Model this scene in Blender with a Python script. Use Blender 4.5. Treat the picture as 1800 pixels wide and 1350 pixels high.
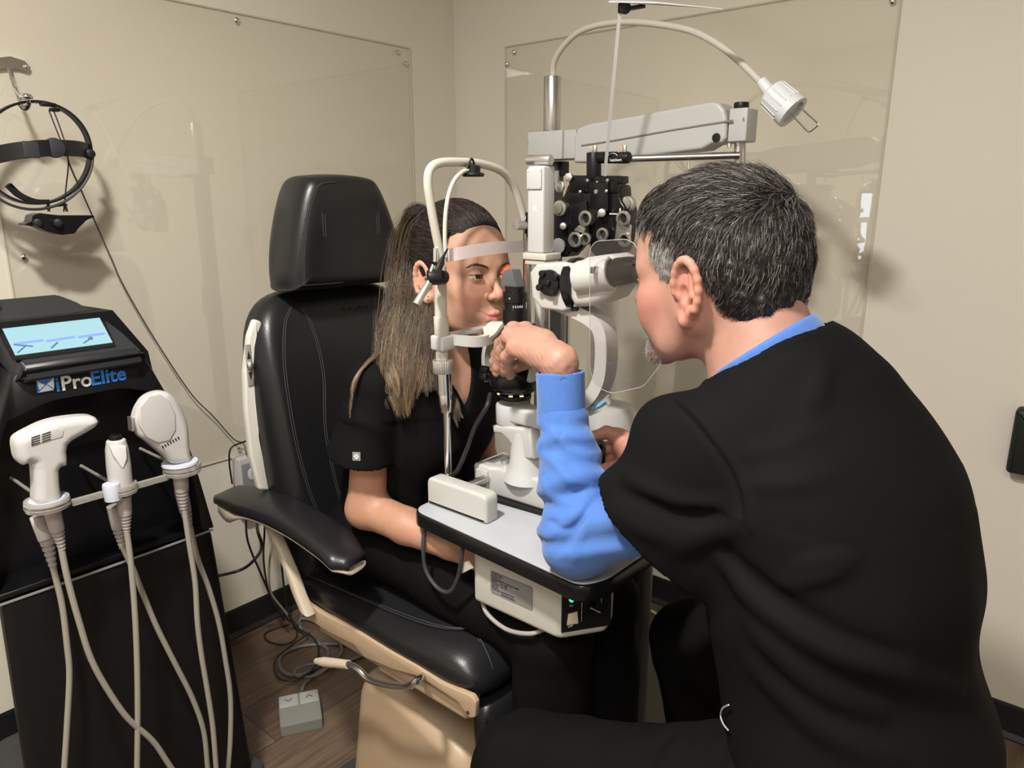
import bpy, bmesh, math, random, os
import numpy as np
from math import sin, cos, tan, pi, radians, sqrt, atan2, exp
from mathutils import Vector, Matrix, Euler, Quaternion

for _o in list(bpy.data.objects):
    bpy.data.objects.remove(_o)
SC = bpy.context.scene
COL = SC.collection
random.seed(4)
RNG = np.random.default_rng(7)

# ------------------------------------------------------------------ camera
# room axes: +X from the patient's chair towards the doctor, +Y away to the right-hand wall
F_PX, PITCH, CAM_H, YAW = 1290.0, radians(14.2), 1.40, radians(40)
cd = bpy.data.cameras.new('camera')
cam = bpy.data.objects.new('camera', cd)
COL.objects.link(cam)
cd.sensor_fit = 'HORIZONTAL'
cd.sensor_width = 36.0
cd.lens = 36.0 * F_PX / 1800.0
cd.clip_start = 0.02
cam.location = (0, 0, CAM_H)
cam.rotation_euler = (radians(90) - PITCH, 0, YAW)
SC.camera = cam

# ------------------------------------------------------------------ world, lights, exposure
SC.view_settings.view_transform = 'Standard'
SC.view_settings.look = 'None'
SC.view_settings.gamma = 1
SC.view_settings.use_curve_mapping = False
SC.view_settings.exposure = 0.14
wd = bpy.data.worlds.new('world')
SC.world = wd
wd.use_nodes = True
wd.node_tree.nodes['Background'].inputs[0].default_value = (0.9, 0.88, 0.84, 1)
wd.node_tree.nodes['Background'].inputs[1].default_value = 0.25


def area_light(name, loc, size, power, color, target=None, shape='DISK'):
    ld = bpy.data.lights.new(name, 'AREA')
    ld.shape = shape
    ld.size = size[0]
    if shape in ('RECTANGLE', 'ELLIPSE'):
        ld.size_y = size[1]
    ld.energy = power
    ld.color = color
    o = bpy.data.objects.new(name, ld)
    o.location = loc
    if target is not None:
        d = Vector(target) - Vector(loc)
        o.rotation_euler = d.to_track_quat('-Z', 'Y').to_euler()
    COL.objects.link(o)
    return o


area_light('ceiling_downlight', (-0.64, 0.02, 2.41), (0.15,), 50, (1.0, 0.965, 0.905))
area_light('added_fill_light', (0.25, -0.6, 2.41), (0.6, 0.6), 26, (1.0, 0.98, 0.95), shape='RECTANGLE')  # soft fill added behind the camera, no known fitting



# ------------------------------------------------------------------ pixel to point
_A = np.array([cos(YAW), -sin(YAW)])
_B = np.array([sin(YAW), cos(YAW)])


def W(u, v, X=None, Y=None, Z=None, D=None):
    cx = (u - 900) / F_PX
    cy = (675 - v) / F_PX
    h = np.array([cx, cos(PITCH) + cy * sin(PITCH)])
    r = (h @ _A, h @ _B, -sin(PITCH) + cy * cos(PITCH))
    t = D if D is not None else X / r[0] if X is not None else Y / r[1] if Y is not None else (Z - CAM_H) / r[2]
    return Vector((r[0] * t, r[1] * t, CAM_H + r[2] * t))


# ------------------------------------------------------------------ materials
MATS = {}


def mat(name, col, rough=0.5, metal=0.0, bump=0.0, bscale=200.0, var=0.0, vscale=8.0, coat=0.0, spec=0.5,
        sheen=0.0, emit=None, estr=0.0, trans=0.0, ior=1.45, sss=0.0, attr=None, bdist=0.002, stretch=None):
    if name in MATS:
        return MATS[name]
    m = bpy.data.materials.new(name)
    m.use_nodes = True
    nt = m.node_tree
    b = nt.nodes['Principled BSDF']
    if len(col) == 3:
        col = (*col, 1)
    b.inputs['Base Color'].default_value = col
    b.inputs['Roughness'].default_value = rough
    b.inputs['Metallic'].default_value = metal
    b.inputs['Specular IOR Level'].default_value = spec
    b.inputs['Coat Weight'].default_value = coat
    b.inputs['Sheen Weight'].default_value = sheen
    b.inputs['Transmission Weight'].default_value = trans
    b.inputs['IOR'].default_value = ior
    if sss:
        b.inputs['Subsurface Weight'].default_value = sss
        b.inputs['Subsurface Radius'].default_value = (0.010, 0.004, 0.002)
        b.inputs['Subsurface Scale'].default_value = 1.0
    if emit:
        b.inputs['Emission Color'].default_value = (*emit, 1)
        b.inputs['Emission Strength'].default_value = estr
    src = None
    tc = nt.nodes.new('ShaderNodeTexCoord')
    vec = tc.outputs['Object']
    if stretch:
        mp = nt.nodes.new('ShaderNodeMapping')
        mp.inputs['Scale'].default_value = stretch
        nt.links.new(vec, mp.inputs[0])
        vec = mp.outputs[0]
    if attr:
        a = nt.nodes.new('ShaderNodeAttribute')
        a.attribute_name = attr
        src = a.outputs['Color']
        nt.links.new(src, b.inputs['Base Color'])
    if var:
        n = nt.nodes.new('ShaderNodeTexNoise')
        n.inputs['Scale'].default_value = vscale
        n.inputs['Detail'].default_value = 4
        nt.links.new(vec, n.inputs['Vector'])
        mx = nt.nodes.new('ShaderNodeMix')
        mx.data_type = 'RGBA'
        mx.blend_type = 'MULTIPLY'
        mx.inputs[0].default_value = 1
        if src:
            nt.links.new(src, mx.inputs[6])
        else:
            mx.inputs[6].default_value = col
        rp = nt.nodes.new('ShaderNodeMapRange')
        rp.inputs['From Min'].default_value = 0.3
        rp.inputs['From Max'].default_value = 0.7
        rp.inputs['To Min'].default_value = 1 - var
        rp.inputs['To Max'].default_value = 1 + var
        nt.links.new(n.outputs['Fac'], rp.inputs['Value'])
        cb = nt.nodes.new('ShaderNodeCombineColor')
        for i in range(3):
            nt.links.new(rp.outputs[0], cb.inputs[i])
        nt.links.new(cb.outputs[0], mx.inputs[7])
        nt.links.new(mx.outputs[2], b.inputs['Base Color'])
    if bump:
        n = nt.nodes.new('ShaderNodeTexNoise')
        n.inputs['Scale'].default_value = bscale
        n.inputs['Detail'].default_value = 3
        nt.links.new(vec, n.inputs['Vector'])
        bp = nt.nodes.new('ShaderNodeBump')
        bp.inputs['Strength'].default_value = bump
        bp.inputs['Distance'].default_value = bdist
        nt.links.new(n.outputs['Fac'], bp.inputs['Height'])
        nt.links.new(bp.outputs[0], b.inputs['Normal'])
    MATS[name] = m
    return m


def glass_mat(name, tint=(1, 1, 1), fac=0.06, rough=0.02, alpha_mix=None):
    """thin clear plastic: transparent with a Fresnel reflection"""
    if name in MATS:
        return MATS[name]
    m = bpy.data.materials.new(name)
    m.use_nodes = True
    nt = m.node_tree
    nt.nodes.clear()
    out = nt.nodes.new('ShaderNodeOutputMaterial')
    tr = nt.nodes.new('ShaderNodeBsdfTransparent')
    tr.inputs[0].default_value = (*tint, 1)
    gl = nt.nodes.new('ShaderNodeBsdfGlossy')
    gl.inputs['Roughness'].default_value = rough
    gl.inputs['Color'].default_value = (1, 1, 1, 1)
    lw = nt.nodes.new('ShaderNodeLayerWeight')
    lw.inputs['Blend'].default_value = 0.5
    pw = nt.nodes.new('ShaderNodeMath')
    pw.operation = 'POWER'
    pw.inputs[1].default_value = 5.0
    nt.links.new(lw.outputs['Facing'], pw.inputs[0])
    mul = nt.nodes.new('ShaderNodeMath')
    mul.operation = 'MULTIPLY_ADD'
    mul.inputs[1].default_value = 0.9
    mul.inputs[2].default_value = 0.03 + fac
    nt.links.new(pw.outputs[0], mul.inputs[0])
    mx = nt.nodes.new('ShaderNodeMixShader')
    nt.links.new(mul.outputs[0], mx.inputs[0])
    nt.links.new(tr.outputs[0], mx.inputs[1])
    nt.links.new(gl.outputs[0], mx.inputs[2])
    nt.links.new(mx.outputs[0], out.inputs[0])
    MATS[name] = m
    return m


# ------------------------------------------------------------------ geometry: every builder returns (verts, faces)
def V(*a):
    return Vector(a)


def from_bm(bm):
    bm.verts.index_update()
    g = ([v.co.copy() for v in bm.verts], [[v.index for v in f.verts] for f in bm.faces])
    bm.free()
    return g


def xf(g, M):
    return ([M @ Vector(v) for v in g[0]], g[1])


def frame(o, x, y=None, z=None):
    """matrix with origin o and the given axes (z computed when missing)"""
    x = Vector(x).normalized()
    if y is not None:
        y = Vector(y)
        y = (y - x * y.dot(x)).normalized()
        z = x.cross(y)
    else:
        z = Vector(z)
        z = (z - x * z.dot(x)).normalized()
        y = z.cross(x)
    M = Matrix.Identity(4)
    for i, a in enumerate((x, y, z)):
        for j in range(3):
            M[j][i] = a[j]
    for j in range(3):
        M[j][3] = o[j]
    return M


def box(c, s, bev=0.0, seg=3, M=None):
    bm = bmesh.new()
    bmesh.ops.create_cube(bm, size=1)
    for v in bm.verts:
        v.co = Vector((v.co.x * s[0], v.co.y * s[1], v.co.z * s[2]))
    if bev > 0:
        bmesh.ops.bevel(bm, geom=bm.edges[:], offset=min(bev, min(s) * 0.49), segments=seg, profile=0.5, affect='EDGES')
    for v in bm.verts:
        v.co += Vector(c)
    g = from_bm(bm)
    return xf(g, M) if M else g


def prism(poly, t0, t1, M, bev=0.0, seg=3, bev_vert=0.0):
    """polygon in the local xy plane extruded from local z=t0 to t1"""
    bm = bmesh.new()
    a = [bm.verts.new((p[0], p[1], t0)) for p in poly]
    b = [bm.verts.new((p[0], p[1], t1)) for p in poly]
    n = len(poly)
    fa = bm.faces.new(a[::-1])
    fb = bm.faces.new(b)
    for i in range(n):
        bm.faces.new((a[i], a[(i + 1) % n], b[(i + 1) % n], b[i]))
    bmesh.ops.recalc_face_normals(bm, faces=bm.faces[:])
    if bev > 0:
        ed = list(fa.edges) + list(fb.edges)
        bmesh.ops.bevel(bm, geom=ed, offset=bev, segments=seg, profile=0.5, affect='EDGES')
    return xf(from_bm(bm), M)


def rpoly(pts, r, n=5):
    """round the corners of a polygon; r is one radius or a list"""
    out = []
    N = len(pts)
    P = [Vector((p[0], p[1])) for p in pts]
    for i in range(N):
        p, a, b = P[i], P[i - 1], P[(i + 1) % N]
        ri = r[i] if isinstance(r, (list, tuple)) else r
        da, db = (a - p), (b - p)
        ri = min(ri, da.length * 0.49, db.length * 0.49)
        if ri <= 1e-6:
            out.append((p.x, p.y))
            continue
        s, e = p + da.normalized() * ri, p + db.normalized() * ri
        for k in range(n + 1):
            t = k / n
            q = s * (1 - t) ** 2 + p * 2 * t * (1 - t) + e * t * t
            out.append((q.x, q.y))
    return out


def lathe(p0, axis, prof, n=32, cap=True):
    """prof = [(distance along axis, radius)...]"""
    ax = Vector(axis).normalized()
    t = Vector((0, 0, 1)) if abs(ax.z) < 0.9 else Vector((1, 0, 0))
    u = ax.cross(t).normalized()
    w = ax.cross(u)
    vs, fs = [], []
    for d, r in prof:
        for k in range(n):
            a = 2 * pi * k / n
            vs.append(Vector(p0) + ax * d + (u * cos(a) + w * sin(a)) * r)
    for i in range(len(prof) - 1):
        for k in range(n):
            k2 = (k + 1) % n
            fs.append([i * n + k, (i + 1) * n + k, (i + 1) * n + k2, i * n + k2])
    if cap:
        fs.append([k for k in range(n)])
        fs.append([(len(prof) - 1) * n + k for k in range(n)][::-1])
    return vs, fs


def cyl(p0, p1, r0, r1=None, n=32, bev=0.0):
    p0, p1 = Vector(p0), Vector(p1)
    L = (p1 - p0).length
    r1 = r0 if r1 is None else r1
    if bev > 0:
        b = bev
        prof = [(0, r0 - b), (b * 0.3, r0 - b * 0.3), (b, r0), (L - b, r1), (L - b * 0.3, r1 - b * 0.3), (L, r1 - b)]
    else:
        prof = [(0, r0), (L, r1)]
    return lathe(p0, p1 - p0, prof, n)


def knurl(p0, p1, r, n=48, d=0.0008):
    g = cyl(p0, p1, r, n=n, bev=r * 0.08)
    ax = (Vector(p1) - Vector(p0)).normalized()
    vs = []
    for i, v in enumerate(g[0]):
        k = i % n
        rel = v - Vector(p0)
        rad = rel - ax * rel.dot(ax)
        vs.append(v + (rad.normalized() * (-d if k % 2 else 0) if rad.length > 1e-6 else rad * 0))
    return vs, g[1]


def spline(pts, n=8, closed=False):
    P = [Vector(p) for p in pts]
    if len(P) < 3:
        return P
    out = []
    N = len(P)
    rng = range(N) if closed else range(N - 1)
    for i in rng:
        p1, p2 = P[i], P[(i + 1) % N]
        p0 = P[i - 1] if (closed or i > 0) else p1 * 2 - p2
        p3 = P[(i + 2) % N] if (closed or i + 2 < N) else p2 * 2 - p1
        for k in range(n):
            t = k / n
            out.append(0.5 * ((2 * p1) + (p2 - p0) * t + (2 * p0 - 5 * p1 + 4 * p2 - p3) * t * t + (3 * p1 - p0 - 3 * p2 + p3) * t ** 3))
    if not closed:
        out.append(P[-1])
    return out


def tube(pts, r, n=10, sm=8, closed=False, sx=1.0, up=None):
    """tube along a smoothed line; r number or list per control point; sx flattens"""
    P = spline(pts, sm, closed) if sm else [Vector(p) for p in pts]
    m = len(P)
    if isinstance(r, (list, tuple)):
        R = [float(np.interp(i / (m - 1) * (len(r) - 1), range(len(r)), r)) for i in range(m)]
    else:
        R = [r] * m
    vs, fs = [], []
    nrm = None
    for i in range(m):
        a = P[i - 1] if (i > 0 or closed) else P[i]
        b = P[(i + 1) % m] if (i < m - 1 or closed) else P[i]
        t = (b - a).normalized() if (b - a).length > 1e-9 else Vector((0, 0, 1))
        if nrm is None:
            q = Vector(up) if up is not None else (Vector((0, 0, 1)) if abs(t.z) < 0.9 else Vector((1, 0, 0)))
            nrm = (q - t * q.dot(t)).normalized()
        else:
            q = Vector(up) if up is not None else nrm
            nn = q - t * q.dot(t)
            nrm = nn.normalized() if nn.length > 1e-6 else nrm
        bi = t.cross(nrm)
        for k in range(n):
            an = 2 * pi * k / n
            vs.append(P[i] + nrm * (cos(an) * R[i] * sx) + bi * (sin(an) * R[i]))
    lim = m if closed else m - 1
    for i in range(lim):
        j = (i + 1) % m
        for k in range(n):
            k2 = (k + 1) % n
            fs.append([i * n + k, i * n + k2, j * n + k2, j * n + k])
    if not closed:
        fs.append([k for k in range(n)][::-1])
        fs.append([(m - 1) * n + k for k in range(n)])
    return vs, fs


def strip(pts, ups, w, t, sm=8, closed=False):
    """flat band: rectangle section, w across 'up', t thick"""
    P = spline(pts, sm, closed)
    m = len(P)
    vs, fs = [], []
    for i in range(m):
        a = P[i - 1] if (i > 0 or closed) else P[i]
        b = P[(i + 1) % m] if (i < m - 1 or closed) else P[i]
        tt = (b - a).normalized()
        u = Vector(ups) if not callable(ups) else ups(i / m, P[i])
        u = (u - tt * u.dot(tt)).normalized()
        s = tt.cross(u)
        for x, y in ((-1, -1), (-1, 1), (1, 1), (1, -1)):
            vs.append(P[i] + u * (x * w / 2) + s * (y * t / 2))
    lim = m if closed else m - 1
    for i in range(lim):
        j = (i + 1) % m
        for k in range(4):
            k2 = (k + 1) % 4
            fs.append([i * 4 + k, i * 4 + k2, j * 4 + k2, j * 4 + k])
    if not closed:
        fs.append([3, 2, 1, 0])
        fs.append([(m - 1) * 4 + k for k in range(4)])
    return vs, fs


def loft(rings, cap=True):
    n = len(rings[0])
    vs = [Vector(p) for r in rings for p in r]
    fs = []
    for i in range(len(rings) - 1):
        for k in range(n):
            k2 = (k + 1) % n
            fs.append([i * n + k, i * n + k2, (i + 1) * n + k2, (i + 1) * n + k])
    if cap:
        fs.append([k for k in range(n)][::-1])
        fs.append([(len(rings) - 1) * n + k for k in range(n)])
    return vs, fs


def sellipse(c, ax, ay, rx, ry, e=3.0, n=32):
    """superellipse ring"""
    out = []
    for k in range(n):
        a = 2 * pi * k / n
        ca, sa = cos(a), sin(a)
        x = math.copysign(abs(ca) ** (2 / e), ca) * rx
        y = math.copysign(abs(sa) ** (2 / e), sa) * ry
        out.append(Vector(c) + Vector(ax) * x + Vector(ay) * y)
    return out


def sphere(c, r, n=24, m=16, M=None):
    rr = (r, r, r) if not isinstance(r, (tuple, list)) else r
    vs, fs = [], []
    for i in range(m + 1):
        a = pi * i / m
        for k in range(n):
            b = 2 * pi * k / n
            vs.append(Vector((rr[0] * sin(a) * cos(b), rr[1] * sin(a) * sin(b), rr[2] * cos(a))))
    for i in range(m):
        for k in range(n):
            k2 = (k + 1) % n
            fs.append([i * n + k, (i + 1) * n + k, (i + 1) * n + k2, i * n + k2])
    if M is not None:
        vs = [M @ v for v in vs]
    vs = [v + Vector(c) for v in vs]
    return vs, fs


def text(body, h, M, depth=0.0006, bold=0.0, align='LEFT', sx=1.0):
    cu = bpy.data.curves.new('t', 'FONT')
    cu.body = body
    cu.size = h
    cu.extrude = depth
    cu.offset = bold
    cu.align_x = align
    cu.resolution_u = 3
    o = bpy.data.objects.new('t', cu)
    COL.objects.link(o)
    dg = bpy.context.evaluated_depsgraph_get()
    me = bpy.data.meshes.new_from_object(o.evaluated_get(dg))
    g = ([M @ Vector((v.co.x * sx, v.co.y, v.co.z)) for v in me.vertices], [list(p.vertices) for p in me.polygons])
    bpy.data.objects.remove(o)
    bpy.data.meshes.remove(me)
    bpy.data.curves.remove(cu)
    return g


def merge(gs):
    vs, fs = [], []
    for g in gs:
        o = len(vs)
        vs.extend(g[0])
        fs.extend([[i + o for i in f] for f in g[1]])
    return vs, fs


ORG = {}


def tag(o, label=None, cat=None, group=None, kind=None):
    if label:
        o['label'] = label
    if cat:
        o['category'] = cat
    if group:
        o['group'] = group
    if kind:
        o['kind'] = kind
    return o


def obj(name, geo, m, parent=None, smooth=35, fix=True, label=None, colors=None, subd=0, origin=None, clean=False):
    """link a mesh; geo = one (verts, faces) or a list of them; m = material or list of (material per geo)"""
    geos = geo if isinstance(geo, list) else [geo]
    ms = m if isinstance(m, list) else [m] * len(geos)
    mats = []
    for x in ms:
        if x not in mats:
            mats.append(x)
    vs, fs = merge(geos)
    if parent is not None:
        org = ORG[parent.name]
    elif origin is not None:
        org = Vector(origin)
    else:
        a = np.array([tuple(v) for v in vs])
        org = Vector(((a[:, 0].min() + a[:, 0].max()) / 2, (a[:, 1].min() + a[:, 1].max()) / 2, a[:, 2].min()))
    me = bpy.data.meshes.new(name)
    me.from_pydata([tuple(Vector(v) - org) for v in vs], [], fs)
    for x in mats:
        me.materials.append(x)
    if len(mats) > 1:
        idx = []
        for g, x in zip(geos, ms):
            idx += [mats.index(x)] * len(g[1])
        me.polygons.foreach_set('material_index', idx)
    if fix:
        bm = bmesh.new()
        bm.from_mesh(me)
        bmesh.ops.remove_doubles(bm, verts=bm.verts[:], dist=1e-6)
        bmesh.ops.recalc_face_normals(bm, faces=bm.faces[:])
        bm.to_mesh(me)
        bm.free()
    if smooth:
        me.polygons.foreach_set('use_smooth', [True] * len(me.polygons))
        me.set_sharp_from_angle(angle=radians(smooth))
    if colors is not None:
        ca = me.color_attributes.new('Col', 'FLOAT_COLOR', 'POINT')
        c4 = np.ones((len(me.vertices), 4), dtype=np.float32)
        c4[:, :3] = colors
        ca.data.foreach_set('color', c4.ravel())
    me.update()
    o = bpy.data.objects.new(name, me)
    COL.objects.link(o)
    ORG[o.name] = org.copy()
    if parent is None:
        o.location = org
    else:
        o.parent = parent
    if subd:
        md = o.modifiers.new('subdivision', 'SUBSURF')
        md.levels = md.render_levels = subd
    if label:
        o['label'] = label
    return o


def thing(name, loc, label, cat, group=None, kind=None):
    o = bpy.data.objects.new(name, None)
    o.empty_display_size = 0.05
    o.location = loc
    COL.objects.link(o)
    ORG[o.name] = Vector(loc)
    return tag(o, label, cat, group, kind)


def dup(root, delta, label=None, group=None, rot=None):
    def cp(o, par):
        c = o.copy()
        COL.objects.link(c)
        c.parent = par
        ORG[c.name] = ORG[o.name] + Vector(delta)
        for ch in o.children:
            cp(ch, c)
        return c
    r = cp(root, None)
    r.location = root.location + Vector(delta)
    if rot is not None:
        r.rotation_euler = rot
    if label:
        r['label'] = label
    if group:
        r['group'] = group
    return r


def struct(name, geo, m, **k):
    o = obj(name, geo, m, **k)
    o['kind'] = 'structure'
    return o


# ------------------------------------------------------------------ signed distance sculpting
class SDF:
    """smooth-blended primitives, meshed with sparse surface nets"""

    def __init__(self):
        self.ops = []

    def add(self, fn, k=0.0, mode='u'):
        self.ops.append((fn, k, mode))
        return self

    def ball(self, c, r, k=0.01, mode='u'):
        c = np.array(c, float)
        return self.add(lambda p: np.sqrt(((p - c) ** 2).sum(1)) - r, k, mode)

    def ell(self, c, r, k=0.01, R=None, mode='u'):
        c = np.array(c, float)
        r = np.array(r, float)
        Rm = np.array(R, float) if R is not None else None

        def f(p):
            q = p - c
            if Rm is not None:
                q = q @ Rm
            k0 = np.sqrt(((q / r) ** 2).sum(1))
            k1 = np.sqrt(((q / (r * r)) ** 2).sum(1)) + 1e-9
            return k0 * (k0 - 1) / k1
        return self.add(f, k, mode)

    def cap(self, a, b, ra, rb=None, k=0.01, mode='u', flat=None):
        a = np.array(a, float)
        b = np.array(b, float)
        rb = ra if rb is None else rb
        d = b - a
        L = d @ d

        def f(p):
            q = p - a
            t = np.clip((q @ d) / L, 0, 1)
            w = q - t[:, None] * d
            if flat is not None:
                ax, s = flat
                ax = np.array(ax, float)
                ax = ax / np.linalg.norm(ax)
                comp = w @ ax
                w = w + (comp * (1 / s - 1))[:, None] * ax
            return (np.sqrt((w ** 2).sum(1)) - (ra + (rb - ra) * t))
        return self.add(f, k, mode)

    def chain(self, pts, rs, k=0.01, mode='u'):
        for i in range(len(pts) - 1):
            self.cap(pts[i], pts[i + 1], rs[i], rs[i + 1], k if i else k, mode)
        return self

    def rbox(self, c, half, r, k=0.01, R=None, mode='u'):
        c = np.array(c, float)
        h = np.array(half, float) - r
        Rm = np.array(R, float) if R is not None else None

        def f(p):
            q = p - c
            if Rm is not None:
                q = q @ Rm
            q = np.abs(q) - h
            return np.sqrt((np.maximum(q, 0) ** 2).sum(1)) + np.minimum(q.max(1), 0) - r
        return self.add(f, k, mode)

    def __call__(self, p):
        d = np.full(len(p), 1e3)
        for fn, k, mode in self.ops:
            if mode == 'w':          # displacement: fn(p, d) -> new d
                d = fn(p, d)
                continue
            e = fn(p)
            if mode == 'u':
                if k > 0:
                    h = np.maximum(k - np.abs(d - e), 0) / k
                    d = np.minimum(d, e) - h * h * k * 0.25
                else:
                    d = np.minimum(d, e)
            elif mode == 's':
                e = -e
                if k > 0:
                    h = np.maximum(k - np.abs(d - e), 0) / k
                    d = np.maximum(d, e) + h * h * k * 0.25
                else:
                    d = np.maximum(d, e)
            elif mode == 'i':
                if k > 0:
                    h = np.maximum(k - np.abs(d - e), 0) / k
                    d = np.maximum(d, e) + h * h * k * 0.25
                else:
                    d = np.maximum(d, e)
        return d

    def mesh(self, lo, hi, h, smooth=1):
        lo = np.array(lo, float)
        hi = np.array(hi, float)
        B = 8
        nb = np.ceil((hi - lo) / (h * B)).astype(int)
        n = nb * B + 1
        bc = np.stack(np.meshgrid(*[np.arange(k) for k in nb], indexing='ij'), -1).reshape(-1, 3)
        cen = lo + (bc * B + B / 2) * h
        db = self(cen)
        Fd = np.ones(tuple(n), np.float32)
        act = np.abs(db) < h * B * 0.87 * 1.6 + 0.006
        ins = np.where((db < 0) & ~act)[0]
        for i in ins:
            x, y, z = bc[i] * B
            Fd[x:x + B + 1, y:y + B + 1, z:z + B + 1] = -1
        ia = np.where(act)[0]
        off = np.stack(np.meshgrid(*[np.arange(B + 1)] * 3, indexing='ij'), -1).reshape(-1, 3)
        for s in range(0, len(ia), 400):
            idx = ia[s:s + 400]
            g = (bc[idx] * B)[:, None, :] + off[None]
            gi = g.reshape(-1, 3)
            val = self(lo + gi * h)
            Fd[gi[:, 0], gi[:, 1], gi[:, 2]] = val
        S = Fd < 0
        c = S[:-1, :-1, :-1].astype(np.int8)
        tot = np.zeros_like(c)
        for dx in (0, 1):
            for dy in (0, 1):
                for dz in (0, 1):
                    tot += S[dx:n[0] - 1 + dx, dy:n[1] - 1 + dy, dz:n[2] - 1 + dz]
        cell = np.argwhere((tot > 0) & (tot < 8))
        vid = -np.ones(tuple(n - 1), np.int64)
        vid[cell[:, 0], cell[:, 1], cell[:, 2]] = np.arange(len(cell))
        acc = np.zeros((len(cell), 3))
        cnt = np.zeros(len(cell))
        corners = [(a, b, d) for a in (0, 1) for b in (0, 1) for d in (0, 1)]
        for a in corners:
            for ax in range(3):
                if a[ax] == 1:
                    continue
                b = list(a)
                b[ax] = 1
                va = Fd[cell[:, 0] + a[0], cell[:, 1] + a[1], cell[:, 2] + a[2]]
                vb = Fd[cell[:, 0] + b[0], cell[:, 1] + b[1], cell[:, 2] + b[2]]
                m = (va < 0) != (vb < 0)
                t = np.where(m, va / np.where(m, va - vb, 1), 0)
                p = np.repeat(np.array(a, float)[None], len(cell), 0)
                p[:, ax] += t
                acc += p * m[:, None]
                cnt += m
        verts = lo + (cell + acc / cnt[:, None]) * h
        faces = []
        for ax in range(3):
            b, d = [(1, 2), (2, 0), (0, 1)][ax]
            sl0 = [slice(None)] * 3
            sl1 = [slice(None)] * 3
            sl0[ax] = slice(0, n[ax] - 1)
            sl1[ax] = slice(1, n[ax])
            s0, s1 = S[tuple(sl0)], S[tuple(sl1)]
            e = np.argwhere(s0 != s1)
            ok = (e[:, b] > 0) & (e[:, d] > 0) & (e[:, b] < n[b] - 1) & (e[:, d] < n[d] - 1)
            e = e[ok]
            fl = s0[e[:, 0], e[:, 1], e[:, 2]]
            q = []
            for ob, od in ((-1, -1), (0, -1), (0, 0), (-1, 0)):
                r = e.copy()
                r[:, b] += ob
                r[:, d] += od
                q.append(vid[r[:, 0], r[:, 1], r[:, 2]])
            q = np.stack(q, 1)
            q[~fl] = q[~fl][:, ::-1]
            faces.append(q)
        faces = np.concatenate(faces)
        # light smoothing along edges, then a Newton step back onto the surface
        for _ in range(smooth):
            s = np.zeros_like(verts)
            w = np.zeros(len(verts))
            for i in range(4):
                a, b2 = faces[:, i], faces[:, (i + 1) % 4]
                np.add.at(s, a, verts[b2])
                np.add.at(w, a, 1)
                np.add.at(s, b2, verts[a])
                np.add.at(w, b2, 1)
            verts = verts * 0.4 + 0.6 * s / np.maximum(w, 1)[:, None]
        if smooth:
            eps = h * 0.5
            d0 = self(verts)
            g = np.stack([self(verts + np.eye(3)[i] * eps) - self(verts - np.eye(3)[i] * eps) for i in range(3)], 1) / (2 * eps)
            gn = (g ** 2).sum(1) + 1e-6
            st = np.clip(d0 / gn, -h, h)
            verts = verts - g * st[:, None]
        return verts, faces


def nobj(name, vf, m, parent=None, colors=None, smooth=True, origin=None, label=None):
    """fast link of numpy verts and quads; vf may be a list to be joined in one mesh"""
    if isinstance(vf, list):
        vs, fs, o = [], [], 0
        for v, f in vf:
            vs.append(v)
            fs.append(np.asarray(f) + o)
            o += len(v)
        v, f = np.concatenate(vs), np.concatenate(fs)
    else:
        v, f = vf
    if parent is not None:
        org = ORG[parent.name]
    elif origin is not None:
        org = Vector(origin)
    else:
        org = Vector((*(v[:, :2].min(0) + v[:, :2].max(0)) / 2, v[:, 2].min()))
    vv = (v - np.array(org)).astype(np.float32)
    me = bpy.data.meshes.new(name)
    k = f.shape[1]
    me.vertices.add(len(vv))
    me.vertices.foreach_set('co', vv.ravel())
    me.loops.add(f.size)
    me.loops.foreach_set('vertex_index', f.ravel().astype(np.int32))
    me.polygons.add(len(f))
    me.polygons.foreach_set('loop_start', (np.arange(len(f)) * k).astype(np.int32))
    me.update(calc_edges=True)
    me.validate()
    if smooth:
        me.polygons.foreach_set('use_smooth', [True] * len(me.polygons))
    me.materials.append(m)
    if colors is not None:
        ca = me.color_attributes.new('Col', 'FLOAT_COLOR', 'POINT')
        c4 = np.ones((len(me.vertices), 4), dtype=np.float32)
        c4[:, :3] = colors
        ca.data.foreach_set('color', c4.ravel())
    o = bpy.data.objects.new(name, me)
    COL.objects.link(o)
    ORG[o.name] = org.copy()
    if parent is None:
        o.location = org
    else:
        o.parent = parent
    if label:
        o['label'] = label
    return o


def noise3(p, s, seed=0):
    """cheap smooth pseudo-noise for numpy points"""
    r = np.random.default_rng(seed)
    out = np.zeros(len(p))
    for i in range(6):
        k = r.normal(size=3) * s
        out += np.sin(p @ k + r.uniform(0, 6.28))
    return out / 3.0


def poly_sdf(P, t, r, M):
    """rounded slab: polygon P in local xy, half thickness t, edge radius r; returns a function of world points"""
    P = np.array(P, float)
    Mi = np.linalg.inv(np.array(M, float))

    def f(p):
        q = p @ Mi[:3, :3].T + Mi[:3, 3]
        x = q[:, :2]
        d = np.full(len(p), 1e9)
        s = np.ones(len(p))
        n = len(P)
        for i in range(n):
            a, b = P[i], P[i - 1]
            e = b - a
            w = x - a
            tt = np.clip((w @ e) / (e @ e), 0, 1)
            bb = w - tt[:, None] * e
            d = np.minimum(d, (bb ** 2).sum(1))
            c1, c2, c3 = x[:, 1] >= a[1], x[:, 1] < b[1], e[0] * w[:, 1] > e[1] * w[:, 0]
            s = np.where((c1 & c2 & c3) | (~c1 & ~c2 & ~c3), -s, s)
        d = s * np.sqrt(d)
        w0, w1 = d + r, np.abs(q[:, 2]) - t + r
        return np.minimum(np.maximum(w0, w1), 0) + np.sqrt(np.maximum(w0, 0) ** 2 + np.maximum(w1, 0) ** 2) - r
    return f


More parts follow.
